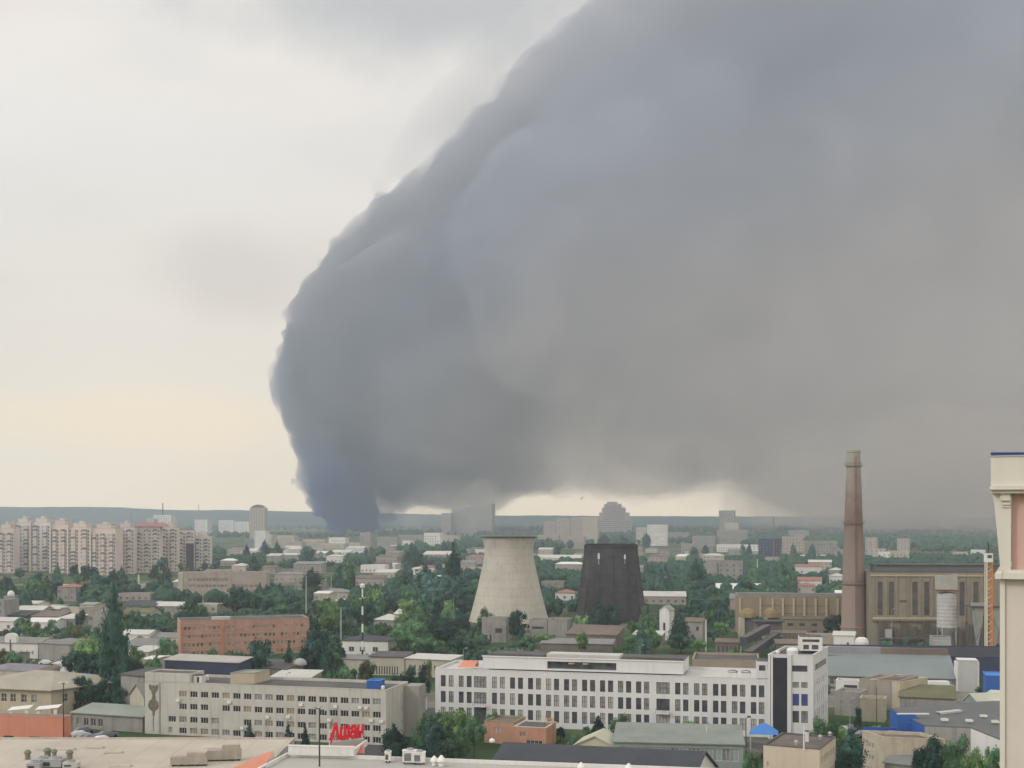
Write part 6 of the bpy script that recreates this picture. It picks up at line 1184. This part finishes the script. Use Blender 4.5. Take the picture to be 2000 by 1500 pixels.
# trees one can single out: photo column, distance, top row, width in photo pixels
named = [
 (222, 300, 1138, 37, 'poplar', 'dark', 'very tall dark poplar towering over the houses, highest tree of all'), (207, 303, 1300, 50, 'poplar', 'dark', 'dark poplar mass at the foot of the tallest poplar'),
 (160, 292, 1318, 55, 'round', 'dark', 'dark dense tree between hipped roof and tall poplar'), (190, 288, 1330, 60, 'round', 'dark', 'dark broad tree right under the tallest poplar'.replace('right ', '')), (145, 290, 1345, 34, 'round', 'dark', 'dark narrow tree touching the hipped roof eave'),
 (232, 284, 1340, 40, 'round', 'bluish', 'bluish green tree before the grey annex'), (170, 345, 1232, 76, 'broad', 'bright', 'bright green tree with ragged top beyond the blue walled shop'), (160, 340, 1262, 80, 'broad', 'dark', 'dark green tree mass beneath the bright ragged tree'), (200, 342, 1290, 50, 'round', 'dark', 'dark tree beside the blue walled shop'),
 (158, 520, 1190, 26, 'round', 'bluish', 'bluish tree beside the three storey grey house'), (262, 330, 1282, 50, 'round', 'dark', 'dark round tree just past the tall poplar base'), (306, 322, 1270, 15, 'poplar', 'green', 'slim green poplar near the navy hall end'), (322, 390, 1245, 34, 'round', 'green', 'green tree tight against the brick building end'), (338, 400, 1252, 24, 'round', 'green', 'small green tree next to the brick building corner'),
 (229, 279, 1392, 13, 'poplar', 'green', 'thin spindly tree in front of the kiosk row'), 
 (510, 330, 1246, 66, 'round', 'dark', 'large dark round tree in front of the brick building'), (564, 335, 1245, 25, 'conifer', 'dark', 'dark pointed conifer in front of the brick building'), (618, 340, 1208, 34, 'poplar', 'dark', 'dark poplar at the brick building end'), (606, 338, 1262, 56, 'round', 'dark', 'dark broad tree at the foot of the brick building end'), (636, 352, 1262, 34, 'round', 'dark', 'dark tree between brick building and low white house'), (663, 372, 1245, 32, 'conifer', 'dark', 'dark cone shaped tree before the low white house'),
 (672, 300, 1292, 60, 'broad', 'green', 'green leafy tree behind the precast building roof'), (646, 298, 1310, 50, 'round', 'green', 'green tree by the white curved canopy'), (715, 325, 1288, 44, 'round', 'olive', 'olive green tree behind the blue roof cabin'), (790, 300, 1305, 60, 'broad', 'dark', 'dark spreading tree before the cream garage row'), (826, 296, 1300, 36, 'round', 'dark', 'dark tree beside the white post'), (838, 330, 1285, 18, 'round', 'olive', 'thin olive tree between garages and white office'),
 (487, 246, 1409, 29, 'conifer', 'dark', 'small dark spruce by the parked white vans'), (563, 244, 1412, 30, 'conifer', 'dark', 'small dark spruce in the middle of the spruce row'), (596, 243, 1410, 19, 'conifer', 'dark', 'slender spruce beside the near lamp post'), (521, 246, 1430, 14, 'conifer', 'dark', 'tiny spruce between two bigger ones'), (366, 247, 1432, 11, 'bush', 'olive', 'little bare tree at the precast building corner'),
 (769, 232, 1412, 37, 'poplar', 'dark', 'dark columnar tree against the grey end wall'), (843, 234, 1395, 38, 'poplar', 'dark', 'dark poplar near the roof ventilators'), (862, 232, 1418, 34, 'poplar', 'dark', 'shorter dark poplar beside its taller neighbour'), (890, 245, 1376, 78, 'broad', 'bright', 'bright leafy tree in front of the white office'), (926, 240, 1392, 60, 'broad', 'green', 'green spreading tree next to the orange terrace'), (864, 250, 1388, 50, 'round', 'green', 'green round tree behind the dark poplars'), (893, 228, 1425, 66, 'broad', 'green', 'low green tree above the slate ridge end'), (828, 246, 1390, 26, 'poplar', 'green', 'feathery green tree beside the grey stair wing'),
 (1168, 262, 1395, 30, 'conifer', 'dark', 'dark pointed tree before the white office windows'), (1095, 258, 1420, 28, 'round', 'dark', 'dark tree beside the orange annex'), (1145, 262, 1418, 20, 'round', 'green', 'small green tree beside the pointed dark one'), (1210, 250, 1398, 46, 'round', 'green', 'green tree by the pale yellow gable'), (1240, 247, 1412, 44, 'round', 'green', 'green tree behind the glazed workshop end'), (1346, 250, 1404, 42, 'round', 'bright', 'bright green tree behind the glazed workshop'), (1385, 250, 1412, 30, 'round', 'green', 'small green tree before the office ground floor'), (1310, 250, 1420, 34, 'round', 'green', 'low green tree before the dark office entrance'), (1430, 252, 1420, 30, 'round', 'green', 'low green tree before the last office windows'), (1120, 250, 1428, 30, 'bush', 'green', 'green bush behind the yellowish gable'), (960, 262, 1390, 30, 'round', 'green', 'green tree in front of the first office bay'),
 (1600, 238, 1402, 50, 'round', 'green', 'green tree at the foot of the white tower'), (1628, 246, 1405, 40, 'round', 'green', 'second green tree past the white tower'), (1560, 236, 1418, 44, 'bush', 'bright', 'bright shrubs under the white tower windows'), (1650, 236, 1415, 36, 'round', 'bright', 'yellowish green tree by the blue fence'), (1660, 208, 1421, 46, 'poplar', 'dark', 'slim tall tree between two beige buildings'), (1676, 268, 1380, 18, 'round', 'dark', 'small dark tree before the pale yellow block'),
 (1467, 205, 1458, 44, 'broad', 'green', 'green tree against the blank beige end wall'), (1830, 212, 1436, 60, 'round', 'dark', 'dark tree under the slate warehouse eave'), (1868, 208, 1440, 62, 'round', 'green', 'mottled green tree between two dark ones'), (1800, 206, 1450, 44, 'round', 'dark', 'dark tree beside the grey shed roof'), (1905, 200, 1452, 66, 'broad', 'bright', 'bright green tree next to the high rise'), (1860, 197, 1470, 70, 'broad', 'green', 'green tree at the lower picture edge under the warehouse'), (1938, 206, 1455, 44, 'round', 'green', 'green tree tucked against the high rise wall'), (1815, 196, 1476, 50, 'round', 'dark', 'low dark tree at the lower picture edge'),
 (1925, 318, 1338, 50, 'round', 'dark', 'dark tree behind the bright blue box building'), (1628, 470, 1198, 46, 'round', 'dark', 'dark round tree before the chimney base'), (1485, 462, 1200, 26, 'round', 'dark', 'dark tree between the domed vent houses'), (1440, 388, 1262, 50, 'broad', 'green', 'green tree at the conveyor foot'), (1400, 395, 1262, 36, 'bush', 'green', 'green thicket beside the little white hut'),
 (948, 470, 1186, 44, 'round', 'green', 'green tree in front of the pale tower, on its shaded foot'), (1009, 455, 1190, 46, 'round', 'dark', 'dark tree in front of the pale tower between the pump houses'), (1062, 440, 1232, 60, 'broad', 'bright', 'bright green tree under the square concrete block'), (1030, 445, 1236, 44, 'bush', 'green', 'low green tree beside the pump house'),
 (1168, 470, 1172, 26, 'poplar', 'dark', 'first poplar of the pair before the dark cooling tower'), (1193, 472, 1170, 26, 'poplar', 'dark', 'second poplar of the pair before the dark cooling tower'), (1325, 440, 1190, 24, 'poplar', 'dark', 'dark poplar between the ruined houses'), (1272, 430, 1226, 50, 'broad', 'bright', 'bright green tree below the ruins'), (1330, 425, 1238, 60, 'broad', 'green', 'green clump tree before the broken white walled house'), (1365, 420, 1245, 44, 'broad', 'bright', 'bright green tree near the little white hut'), (1235, 440, 1236, 40, 'broad', 'green', 'green tree beside the brownish shed'),
 (870, 430, 1200, 90, 'broad', 'dark', 'wide dark tree mass before the pale tower, near the pump house'), (800, 420, 1205, 84, 'broad', 'green', 'wide green tree beyond the low white house'), (835, 400, 1235, 80, 'broad', 'green', 'wide low green tree above the garage row'), (783, 405, 1238, 50, 'round', 'green', 'green tree beside the low white house end'), (905, 405, 1240, 60, 'broad', 'dark', 'dark low tree near the salmon office awning'),
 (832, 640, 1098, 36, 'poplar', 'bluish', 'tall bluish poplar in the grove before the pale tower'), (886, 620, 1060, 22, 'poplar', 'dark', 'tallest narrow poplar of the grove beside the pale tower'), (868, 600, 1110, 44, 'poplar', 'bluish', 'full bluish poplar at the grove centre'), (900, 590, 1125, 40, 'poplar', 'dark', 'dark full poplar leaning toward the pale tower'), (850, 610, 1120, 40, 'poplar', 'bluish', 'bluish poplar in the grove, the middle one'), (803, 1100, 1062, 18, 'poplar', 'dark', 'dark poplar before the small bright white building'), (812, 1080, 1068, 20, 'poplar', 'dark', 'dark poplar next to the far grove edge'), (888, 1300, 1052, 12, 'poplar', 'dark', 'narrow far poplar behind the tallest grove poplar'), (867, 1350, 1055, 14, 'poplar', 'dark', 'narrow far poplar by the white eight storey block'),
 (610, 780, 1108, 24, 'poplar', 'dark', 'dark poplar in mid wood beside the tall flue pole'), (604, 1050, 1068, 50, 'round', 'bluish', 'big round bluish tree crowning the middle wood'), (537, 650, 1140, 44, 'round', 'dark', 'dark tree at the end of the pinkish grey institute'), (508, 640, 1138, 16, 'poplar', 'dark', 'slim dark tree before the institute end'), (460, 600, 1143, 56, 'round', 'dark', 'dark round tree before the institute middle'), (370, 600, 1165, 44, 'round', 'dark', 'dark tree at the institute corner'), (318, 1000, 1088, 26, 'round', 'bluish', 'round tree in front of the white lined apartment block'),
 (1378, 1500, 1063, 10, 'poplar', 'dark', 'far pointed tree among white sheds'), (1355, 1480, 1066, 11, 'poplar', 'dark', 'far pointed tree beside the white rooftops'), (1463, 1550, 1057, 11, 'conifer', 'dark', 'lone far conifer beside the dark blue grey factory'), (1262, 1900, 1040, 12, 'poplar', 'dark', 'dark far poplar beyond the dark tower rim'), (1180, 1900, 1042, 14, 'poplar', 'dark', 'far poplar just behind the dark tower rim'), (1632, 1500, 1072, 12, 'poplar', 'dark', 'far dark poplar beside the chimney shaft'), (1218, 1800, 1046, 22, 'round', 'dark', 'far dark round tree over the dark tower rim'),
]
for px, Y, top, wpx, kd, tn, lab in named:
    h = zt(top, Y); tree(px, Y, max(2.5, h), wpx * Y / F, kd, tn, lab)
def near_mark(px, Y):
    best = min(MARKS, key=lambda m: abs(m[0] - px) * Y / F * 1.0 + abs(m[1] - Y) * .55)
    rel = 'before' if Y < best[1] - 20 else 'beyond' if Y > best[1] + 20 else 'beside'
    return rel, best[2]
def in_foot(x, y, r): return any(a - r < x < c + r and b_ - r < y < d + r for a, b_, c, d in FOOT)
def hides(px, Y, h, wd):
    s_ = F / Y; x0, x1 = px - wd * s_ / 2, px + wd * s_ / 2; y0, y1 = HY + (H - h) * s_, HY + H * s_
    return any(Y < Yc and x1 > a and x0 < c and y1 > b_ and y0 < d for a, b_, c, d, Yc in CLEAR)
placed = []; USED = set()
CMP = {'bright': 'bright green', 'green': 'green', 'dark': 'dark green', 'bluish': 'bluish green', 'olive': 'olive green'}
KW = {'round': 'round tree', 'broad': 'spreading tree', 'poplar': 'poplar', 'conifer': 'conifer', 'bush': 'bush'}
def scatter(n, px0, px1, Y0, Y1, kinds, tones, h0, h1, gap=5.0, wf=(.6, .95)):
    k = t = 0
    while k < n and t < n * 40:
        t += 1; Y = (rt_.uniform(Y0 ** .5, Y1 ** .5)) ** 2 if Y1 > Y0 * 1.5 else rt_.uniform(Y0, Y1); px = rt_.uniform(px0, px1); kd = rt_.choice(kinds); h = rt_.uniform(h0, h1)
        if kd == 'poplar': h *= 1.35
        wd = h * rt_.uniform(*wf) * (.35 if kd == 'poplar' else 1); x = X(px, Y)
        if in_foot(x, Y, wd * .35) or hides(px, Y, h, wd): continue
        if any((x - a) ** 2 + (Y - b_) ** 2 < (gap * .5 + wd * .3) ** 2 for a, b_ in placed): continue
        placed.append((x, Y)); k += 1; rel, mk = near_mark(px, Y); tn = rt_.choice(tones); sz = 'small' if h < h0 + (h1 - h0) * .33 else 'tall' if h > h0 + (h1 - h0) * .7 else 'medium'
        lab = f'{sz} {CMP[tn]} {KW[kd]} {rel} {mk}'
        if lab in USED:                      # look-alikes: say what stands to its other side
            oth = sorted(MARKS, key=lambda m: abs(m[0] - px) * Y / F + abs(m[1] - Y) * .55)[1:9]
            for o_ in oth:
                l2 = f'{sz} {CMP[tn]} {KW[kd]} {rel} {mk}, toward {o_[2]}'
                if len(l2.split()) <= 16 and l2 not in USED: lab = l2; break
        USED.add(lab); tree(px, Y, h, wd, kd, tn, lab, lab.replace(KW[kd], KW[kd] + 's', 1))
mix = ['round', 'round', 'broad', 'broad', 'poplar']
scatter(26, 0, 350, 355, 520, ['round', 'broad', 'bush'], ['bright', 'green', 'green', 'olive'], 4, 9)
scatter(24, 300, 900, 330, 480, ['round', 'broad', 'bush'], ['green', 'dark', 'green'], 5, 10)
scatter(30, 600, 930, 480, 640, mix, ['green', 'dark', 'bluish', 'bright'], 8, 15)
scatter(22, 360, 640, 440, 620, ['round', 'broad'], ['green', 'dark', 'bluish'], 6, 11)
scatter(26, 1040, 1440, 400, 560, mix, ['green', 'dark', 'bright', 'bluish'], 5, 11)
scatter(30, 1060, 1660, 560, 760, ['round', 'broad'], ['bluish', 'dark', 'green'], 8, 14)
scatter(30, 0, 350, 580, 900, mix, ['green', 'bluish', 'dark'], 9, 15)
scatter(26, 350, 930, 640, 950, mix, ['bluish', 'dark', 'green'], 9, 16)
scatter(34, 420, 1640, 640, 1400, ['poplar'], ['dark', 'bluish', 'green'], 11, 17)
scatter(8, 1640, 1960, 400, 440, ['bush'], ['green', 'dark'], 2, 4)
scatter(10, 0, 300, 262, 345, ['bush', 'round'], ['green', 'dark'], 2.5, 6)
scatter(14, 1130, 1560, 300, 395, ['bush', 'round', 'broad'], ['green', 'bright', 'dark'], 3, 7)
scatter(8, 1640, 1920, 226, 300, ['bush'], ['green', 'bright'], 1.5, 3.5)
# woods and thickets too many to count
attr_m = bpy.data.materials.new('woods_leaves'); attr_m.use_nodes = True; nt = attr_m.node_tree; N = nt.nodes; L = nt.links; p = N['Principled BSDF']; p.inputs['Roughness'].default_value = .9; p.inputs['Specular IOR Level'].default_value = .05
g = N.new('ShaderNodeNewGeometry'); n_ = N.new('ShaderNodeTexNoise'); n_.inputs['Scale'].default_value = .05; n_.inputs['Detail'].default_value = 6; n_.inputs['Roughness'].default_value = .75; L.new(g.outputs['Position'], n_.inputs[0])
r = N.new('ShaderNodeValToRGB'); e = r.color_ramp.elements; e[0].position = .36; e[0].color = (.028, .068, .056, 1); e[1].position = .68; e[1].color = (.075, .13, .065, 1); x_ = e.new(.5); x_.color = (.05, .105, .075, 1); L.new(n_.outputs[0], r.inputs[0]); L.new(r.outputs[0], p.inputs['Base Color'])
def woods(name, n, px0, px1, Y0, Y1, h0, h1, label, dens_scale=.006, thr=-.1, leaves=0):
    b = MB(); k = t = 0
    while k < n and t < n * 12:
        t += 1; Y = math.sqrt(rt_.uniform(Y0 ** 2, Y1 ** 2)); px = rt_.uniform(px0, px1); x = X(px, Y)
        if noise.noise(Vector((x * dens_scale, Y * dens_scale * .6, 7.7))) < thr: continue
        h = rt_.uniform(h0, h1); r_ = h * rt_.uniform(.34, .5)
        if in_foot(x, Y, r_ * .5) or hides(px, Y, h, r_ * 2): continue
        k += 1; blob(b, (x, Y, h * .55), r_, attr_m, rt_, 1, .3, (1, 1, h * .5 / r_)); 
        for q in range(2): blob(b, (x + rt_.uniform(-.6, .6) * r_, Y - r_ * rt_.uniform(0, .5), h * rt_.uniform(.45, .85)), r_ * rt_.uniform(.35, .55), attr_m, rt_, 1, .35)
        for q in range(leaves):
            d = Vector((rt_.gauss(0, 1), rt_.gauss(0, 1) - .4, rt_.gauss(0, 1) + .3)).normalized(); leaf(b, Vector((x, Y, h * .55)) + Vector((d.x * r_, d.y * r_, d.z * h * .5)), h * .065, rt_, attr_m, d)
    return tag(b.build(name), label, None, None, 'stuff')
woods('undergrowth', 2200, -60, 2000, 300, 640, 1.2, 4.0, 'low bushes and scrub between the yards', .02, -.02, 8)
woods('woods', 6500, -80, 2100, 600, 1300, 5, 10, 'dense belt of mixed trees across the middle distance', .006, -.22, 24)
woods('woods', 2200, 1040, 1700, 575, 1250, 5, 9.5, 'wood filling the ground beyond the dark cooling tower and the flats', .008, -.3, 24)
woods('woods', 3600, -120, 2150, 1300, 2900, 8, 14, 'far woods between the town districts', .0025, -.05)
woods('woods', 4200, -150, 2200, 2900, 6200, 9, 16, 'bluish forest reaching up to the skyline', .0015, -.35)
# ---------------------------------------------------------------- smoke and haze (volumes)
def volume_mat(name, color, density, aniso=0.0, absorb=None):
    m = bpy.data.materials.new(name); m.use_nodes = True; nt = m.node_tree; nt.nodes.clear()
    o = nt.nodes.new('ShaderNodeOutputMaterial'); v = nt.nodes.new('ShaderNodeVolumePrincipled')
    v.inputs['Color'].default_value = tuple(color) + (1,); v.inputs['Density'].default_value = density
    v.inputs['Anisotropy'].default_value = aniso
    nt.links.new(v.outputs[0], o.inputs['Volume'])
    return m
def smoke_mat(name, density, edge=3.6, lo=.45):
    """soot and ash: black by the fire with the blue of haze painted in, blue grey in the rising body, brownish where it is old and drifting low"""
    m = volume_mat(name, (.8, .82, .86), density, 0.25); nt = m.node_tree; N = nt.nodes; L = nt.links
    v = next(n for n in N if n.type == 'PRINCIPLED_VOLUME')
    def math_(op, a_, b_=None, c_=None):
        x = N.new('ShaderNodeMath'); x.operation = op
        for i, q in enumerate((a_, b_, c_)):
            if q is None: continue
            if isinstance(q, (int, float)): x.inputs[i].default_value = q
            else: L.new(q, x.inputs[i])
        return x.outputs[0]
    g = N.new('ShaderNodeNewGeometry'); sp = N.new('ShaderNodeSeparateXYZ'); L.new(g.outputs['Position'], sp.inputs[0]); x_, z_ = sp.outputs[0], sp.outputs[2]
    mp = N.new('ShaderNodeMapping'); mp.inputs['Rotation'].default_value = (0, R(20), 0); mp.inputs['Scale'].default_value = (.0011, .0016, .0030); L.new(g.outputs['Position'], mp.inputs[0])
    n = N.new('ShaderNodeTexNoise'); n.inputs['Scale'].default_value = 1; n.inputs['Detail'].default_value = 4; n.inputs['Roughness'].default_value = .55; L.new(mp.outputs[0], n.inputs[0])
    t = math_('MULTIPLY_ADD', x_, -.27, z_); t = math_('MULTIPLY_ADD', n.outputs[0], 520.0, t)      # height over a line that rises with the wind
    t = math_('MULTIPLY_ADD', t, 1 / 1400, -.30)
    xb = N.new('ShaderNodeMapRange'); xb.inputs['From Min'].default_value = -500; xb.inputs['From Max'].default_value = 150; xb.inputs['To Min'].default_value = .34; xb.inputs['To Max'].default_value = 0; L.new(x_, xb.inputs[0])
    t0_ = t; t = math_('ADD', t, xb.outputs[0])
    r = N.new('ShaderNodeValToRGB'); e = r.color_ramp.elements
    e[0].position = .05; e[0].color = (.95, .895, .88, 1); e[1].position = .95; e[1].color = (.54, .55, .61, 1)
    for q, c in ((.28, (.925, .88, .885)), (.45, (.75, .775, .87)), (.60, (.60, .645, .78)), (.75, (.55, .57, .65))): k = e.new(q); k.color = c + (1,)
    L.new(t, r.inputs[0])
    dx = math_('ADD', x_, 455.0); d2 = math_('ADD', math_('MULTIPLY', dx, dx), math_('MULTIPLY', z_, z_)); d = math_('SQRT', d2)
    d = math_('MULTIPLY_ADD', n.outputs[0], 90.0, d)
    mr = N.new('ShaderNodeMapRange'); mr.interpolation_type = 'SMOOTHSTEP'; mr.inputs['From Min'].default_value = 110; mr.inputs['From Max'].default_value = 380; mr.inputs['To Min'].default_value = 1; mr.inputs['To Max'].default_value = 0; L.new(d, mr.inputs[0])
    mx = N.new('ShaderNodeMix'); mx.data_type = 'RGBA'; L.new(mr.outputs[0], mx.inputs['Factor']); L.new(r.outputs[0], mx.inputs['A']); mx.inputs['B'].default_value = (.02, .20, .70, 1)  # dark fresh smoke near the fire, tinted with painted haze blue
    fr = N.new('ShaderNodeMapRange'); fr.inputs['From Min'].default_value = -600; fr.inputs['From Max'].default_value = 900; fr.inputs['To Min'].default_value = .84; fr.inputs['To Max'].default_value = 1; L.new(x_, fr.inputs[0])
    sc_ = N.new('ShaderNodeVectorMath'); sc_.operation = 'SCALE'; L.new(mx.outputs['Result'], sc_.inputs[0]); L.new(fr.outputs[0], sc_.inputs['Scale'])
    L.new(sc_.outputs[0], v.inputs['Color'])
    n2 = N.new('ShaderNodeTexNoise'); n2.inputs['Scale'].default_value = .008; n2.inputs['Detail'].default_value = 5; n2.inputs['Roughness'].default_value = .62; L.new(g.outputs['Position'], n2.inputs[0])
    q = N.new('ShaderNodeMapRange'); q.inputs['From Min'].default_value = .36; q.inputs['From Max'].default_value = .60; q.inputs['To Min'].default_value = density * lo; q.inputs['To Max'].default_value = density * 1.4
    fx_ = N.new('ShaderNodeMapRange'); fx_.inputs['From Min'].default_value = -620; fx_.inputs['From Max'].default_value = 150; fx_.inputs['To Min'].default_value = edge; fx_.inputs['To Max'].default_value = 1.0
    L.new(x_, fx_.inputs[0]); L.new(n2.outputs[0], q.inputs[0])
    tv = N.new('ShaderNodeMapRange'); tv.inputs['From Min'].default_value = .1; tv.inputs['From Max'].default_value = .6; tv.inputs['To Min'].default_value = .62; tv.inputs['To Max'].default_value = 1.35; L.new(t0_, tv.inputs[0])
    dn = math_('MULTIPLY', math_('MULTIPLY', q.outputs[0], tv.outputs[0]), fx_.outputs[0]); dn = math_('MULTIPLY', dn, math_('MULTIPLY_ADD', mr.outputs[0], 2.0, 1.0)); L.new(dn, v.inputs['Density'])
    return m
def inside(poly, x, y):
    c = False; j = len(poly) - 1
    for i in range(len(poly)):
        xi, yi = poly[i]; xj, yj = poly[j]
        if (yi > y) != (yj > y) and x < (xj - xi) * (y - yi) / (yj - yi) + xi: c = not c
        j = i
    return c
def edge_dist(poly, x, y):
    best = 1e9; j = len(poly) - 1
    for i in range(len(poly)):
        ax, ay = poly[j]; bx, by = poly[i]; j = i
        dx, dy = bx - ax, by - ay; t = max(0, min(1, ((x - ax) * dx + (y - ay) * dy) / (dx * dx + dy * dy + 1e-9)))
        best = min(best, math.hypot(x - ax - t * dx, y - ay - t * dy))
    return best
def to_xz(px, py, Y): return ((px - 1000) * Y / F, H + (HY - py) * Y / F)
def puffs(name, poly_px, Y, n, rmax, thick, voxel, mat, rmin=12, seed=1, lean=0.0, label='', edge_n=0, depth=None, smooth=0):
    """a billowing body of smoke: many puffs merged into one closed surface"""
    rnd = random.Random(seed)
    poly = [to_xz(px, py, Y) for px, py in poly_px]
    xs = [p[0] for p in poly]; zs = [p[1] for p in poly]
    bm = bmesh.new(); tries = 0; k = 0
    ico = bmesh.new(); bmesh.ops.create_icosphere(ico, subdivisions=2, radius=1)
    vs = [v.co.copy() for v in ico.verts]; fs = [[v.index for v in f.verts] for f in ico.faces]; ico.free()
    verts = []; faces = []
    def add(x, y, z, r):
        o = len(verts); sxx, syy, szz = (r * rnd.uniform(.85, 1.15) for _ in range(3))
        for v in vs: verts.append((x + v.x * sxx, y + v.y * syy, z + v.z * szz))
        for f in fs: faces.append([o + i for i in f])
    while k < n and tries < n * 60:
        tries += 1
        x = rnd.uniform(min(xs), max(xs)); z = rnd.uniform(min(zs), max(zs))
        if not inside(poly, x, z): continue
        d = edge_dist(poly, x, z)
        if d < rmin * 0.8: continue
        r = min(rmax, d) * rnd.uniform(0.8, 1.02)
        y = Y - thick * min(1, d / (rmax * 1.6)) + r * rnd.uniform(.9, 1.05) + lean * (x - min(xs))
        if k % 3 == 0 or depth: y += rnd.uniform(0, depth or thick) * min(1, d / rmax)
        add(x, y, z, r); k += 1
    for i in range(edge_n):           # small billows along the outline
        j = rnd.randrange(len(poly)); a_, b_ = poly[j - 1], poly[j]; t = rnd.random()
        x = a_[0] + (b_[0] - a_[0]) * t; z = a_[1] + (b_[1] - a_[1]) * t
        r = rnd.uniform(rmin * .8, rmin * 2.2)
        add(x + rnd.uniform(-.3, .3) * r, Y + rnd.uniform(-.3, .3) * min(thick, 250) + lean * (x - min(xs)), z + rnd.uniform(-.3, .3) * r, r)
    me = bpy.data.meshes.new(name); me.from_pydata(verts, [], faces); me.update()
    me.materials.append(mat)
    o = bpy.data.objects.new(name, me); C.objects.link(o)
    md = o.modifiers.new('merge', 'REMESH'); md.mode = 'VOXEL'; md.voxel_size = voxel
    if smooth: sm = o.modifiers.new('soften', 'SMOOTH'); sm.iterations = smooth; sm.factor = .8
    tx = bpy.data.textures.new(name, 'CLOUDS'); tx.noise_scale = voxel * 6; tx.noise_depth = 3
    dm = o.modifiers.new('billow', 'DISPLACE'); dm.texture = tx; dm.texture_coords = 'LOCAL'; dm.strength = voxel * 3.2; dm.mid_level = 0.5
    o['kind'] = 'stuff'; o['label'] = label; 
    return o
plume = [(640, 1002), (612, 985), (590, 950), (592, 905), (572, 850), (545, 795), (532, 745), (556, 690), (566, 600), (600, 535),
         (680, 440), (760, 375), (850, 330), (900, 250), (960, 190), (1030, 130), (1100, 60), (1150, 0), (1260, -180), (1500, -420), (2500, -420),
         (2500, 1048), (1900, 1048), (1690, 1044), (1600, 1018), (1520, 988), (1400, 970), (1200, 976), (990, 972), (950, 992), (900, 1008), (800, 1014), (745, 1018), (735, 985), (700, 940), (690, 1000), (660, 1010)]
core = [(654, 1050), (644, 1012), (616, 988), (594, 952), (594, 905), (578, 850), (550, 800), (534, 750), (552, 700), (566, 640), (600, 640), (640, 760), (700, 860), (722, 930), (728, 990), (738, 1050)]
veil = [(745, 1046), (760, 975), (860, 930), (1000, 930), (1500, 930), (1650, 860), (2300, 820), (2300, 1046), (1500, 1042), (1380, 1000), (1200, 985), (1000, 990), (960, 1046)]
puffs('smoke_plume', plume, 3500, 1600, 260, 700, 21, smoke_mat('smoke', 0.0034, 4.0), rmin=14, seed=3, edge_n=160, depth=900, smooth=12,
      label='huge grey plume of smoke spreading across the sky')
puffs('smoke_veil', veil, 3050, 260, 160, 700, 22, volume_mat('thin_smoke', (0.92, 0.87, 0.82), 0.0016), rmin=30, seed=9, label='thin brownish smoke veil hanging low over the far town')
puffs('smoke_veil', [(1340, 985), (1450, 900), (1600, 820), (2300, 760), (2300, 1048), (1700, 1048), (1480, 1040)], 2600, 220, 170, 900, 24, volume_mat('brown_smoke', (0.66, 0.60, 0.55), 0.0016), rmin=30, seed=12, label='brown smoke veil sinking to the ground behind the power hall')
puffs('smoke_wisps', [(690, 400), (740, 330), (800, 250), (850, 190), (920, 110), (1010, 40), (1060, -60), (1250, -60), (1150, 60), (1000, 200), (850, 350), (740, 420)], 3600, 110, 70, 300, 16, volume_mat('wispy_smoke', (0.84, 0.84, 0.86), 0.0030), rmin=16, seed=21, edge_n=0, smooth=3, label='thin torn wisps along the upper edge of the smoke')
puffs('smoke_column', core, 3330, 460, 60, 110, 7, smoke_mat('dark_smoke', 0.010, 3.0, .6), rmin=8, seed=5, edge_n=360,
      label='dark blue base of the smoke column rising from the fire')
# air
me = bpy.data.meshes.new('haze'); b = bmesh.new(); bmesh.ops.create_cube(b, size=1)
for v in b.verts: v.co = Vector((v.co.x * 11000, v.co.y * 10000 + 3300, -1 + (v.co.z + .5) * 2500))
b.to_mesh(me); me.materials.append(volume_mat('haze', (0.76, 0.86, 1.0), 1.5e-4))
o = bpy.data.objects.new('haze', me); C.objects.link(o); o['kind'] = 'stuff'
